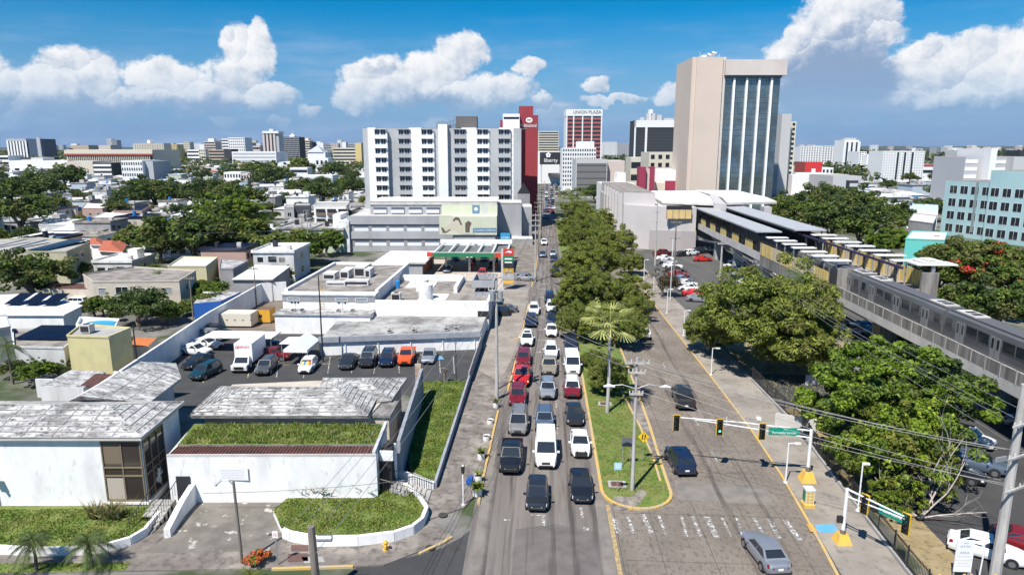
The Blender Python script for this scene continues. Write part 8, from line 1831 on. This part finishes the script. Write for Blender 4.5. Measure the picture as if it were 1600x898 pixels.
# --- turquoise building
tq=mat('turquoise_wall',(.36,.53,.55),(.30,.46,.49),.15,.4,.65,rough=.85,c3=(.20,.38,.38),sc3=1.2,lo3=.66,hi3=.85,stretch=(1,1,.4))
A=(132.,232.); B_=G(1598,308,TOP(1482,300,*A)); ang=math.atan2(B_[1]-A[1],B_[0]-A[0]); L=math.hypot(B_[0]-A[0],B_[1]-A[1])
t=thing('turquoise_building','large turquoise concrete building with rows of small paired windows','building',(A[0]+15,A[1],0)); ztq=TOP(1472,282,*A)
m=MB(A,ang); m.box(0,L*1.35,0,26,0,ztq,tq,conc_dirty); m.box(L*.62,L*1.35,-1.2,24,0,TOP(1550,266,A[0]+(B_[0]-A[0])*.62,A[1]+(B_[1]-A[1])*.62),tq,conc_dirty); m.build('wall',t)
m=MB(A,ang); m.box(L*.42,L*.45,-.15,0,2,ztq,mat('grey_pipe',(.2,.25,.26))); m.build('downpipe',t)
for r_ in range(4):
    z=ztq-4.0-4.1*r_
    if z<1: continue
    for k in range(8):
        u=L*(.06+.145*k)+.2; v=0 if u<L*.6 else -1.2
        window(t,(A[0],A[1],ang),u,z,2.7,2.6,'slide',v=v)
house_px('turquoise_annex','low bright turquoise annex with a pale cluttered roof below the big turquoise building',[(1415,374),(1476,376),(1480,364),(1425,362)],8.5,mat('aqua_wall',(.12,.50,.45),rough=.8),whiteroof,cat='building',wins=[('f',.6,4.5,1.2,2.0,'slide')])
house_px('white_terraced_building','white and grey stepped building left of the turquoise one',[(1420,345),(1458,350),(1464,338),(1428,334)],9,greyw,whiteroof,cat='building')
house_px('bluish_shed','long bluish-white sheet roof between houses and the turquoise building',[(1420,326),(1466,328),(1466,318),(1420,316)],7,white,mat('blue_white_roof',(.5,.6,.75),rough=.6),cat='building',par=0)
# hills / distant land
rdg=mat('distant_land',(.03,.05,.035),(.05,.06,.05),.002,.4,.6,rough=1)
m=MB(); q=random.Random(9); n=120; 
vs=[]; 
for i in range(n+1):
    X=-9000+18000*i/n; z=5+10*abs(math.sin(i*.37))+q.uniform(0,8)+(10 if X>2500 else 0); vs.append((X,8500,0)); vs.append((X,9000+q.uniform(-200,200),z+28)); vs.append((X,12000,0))
m.add(vs,[(3*i+k,3*i+3+k,3*i+4+k,3*i+1+k) for i in range(n) for k in(0,1)],rdg); struct(m,'hills')

# thin air between here and the horizon
hz=MB(); hz.box(-9500,9500,-60,13500,-1.2,190,MT['dark_void']); hm=bpy.data.materials.new('haze_air'); hm.use_nodes=True; hn_=hm.node_tree.nodes; hn_.clear()
ho=hn_.new('ShaderNodeOutputMaterial'); hv=hn_.new('ShaderNodeVolumePrincipled'); hv.inputs['Color'].default_value=(.82,.90,1,1); hv.inputs['Density'].default_value=.000025; hv.inputs['Anisotropy'].default_value=.2
hm.node_tree.links.new(hv.outputs[0],ho.inputs['Volume'])
o=hz.build('haze'); o.data.materials.clear(); o.data.materials.append(hm); o['kind']='stuff'; o['label']='thin bluish air haze over the whole town'
S.cycles.volume_step_rate=10; S.cycles.volume_max_steps=64
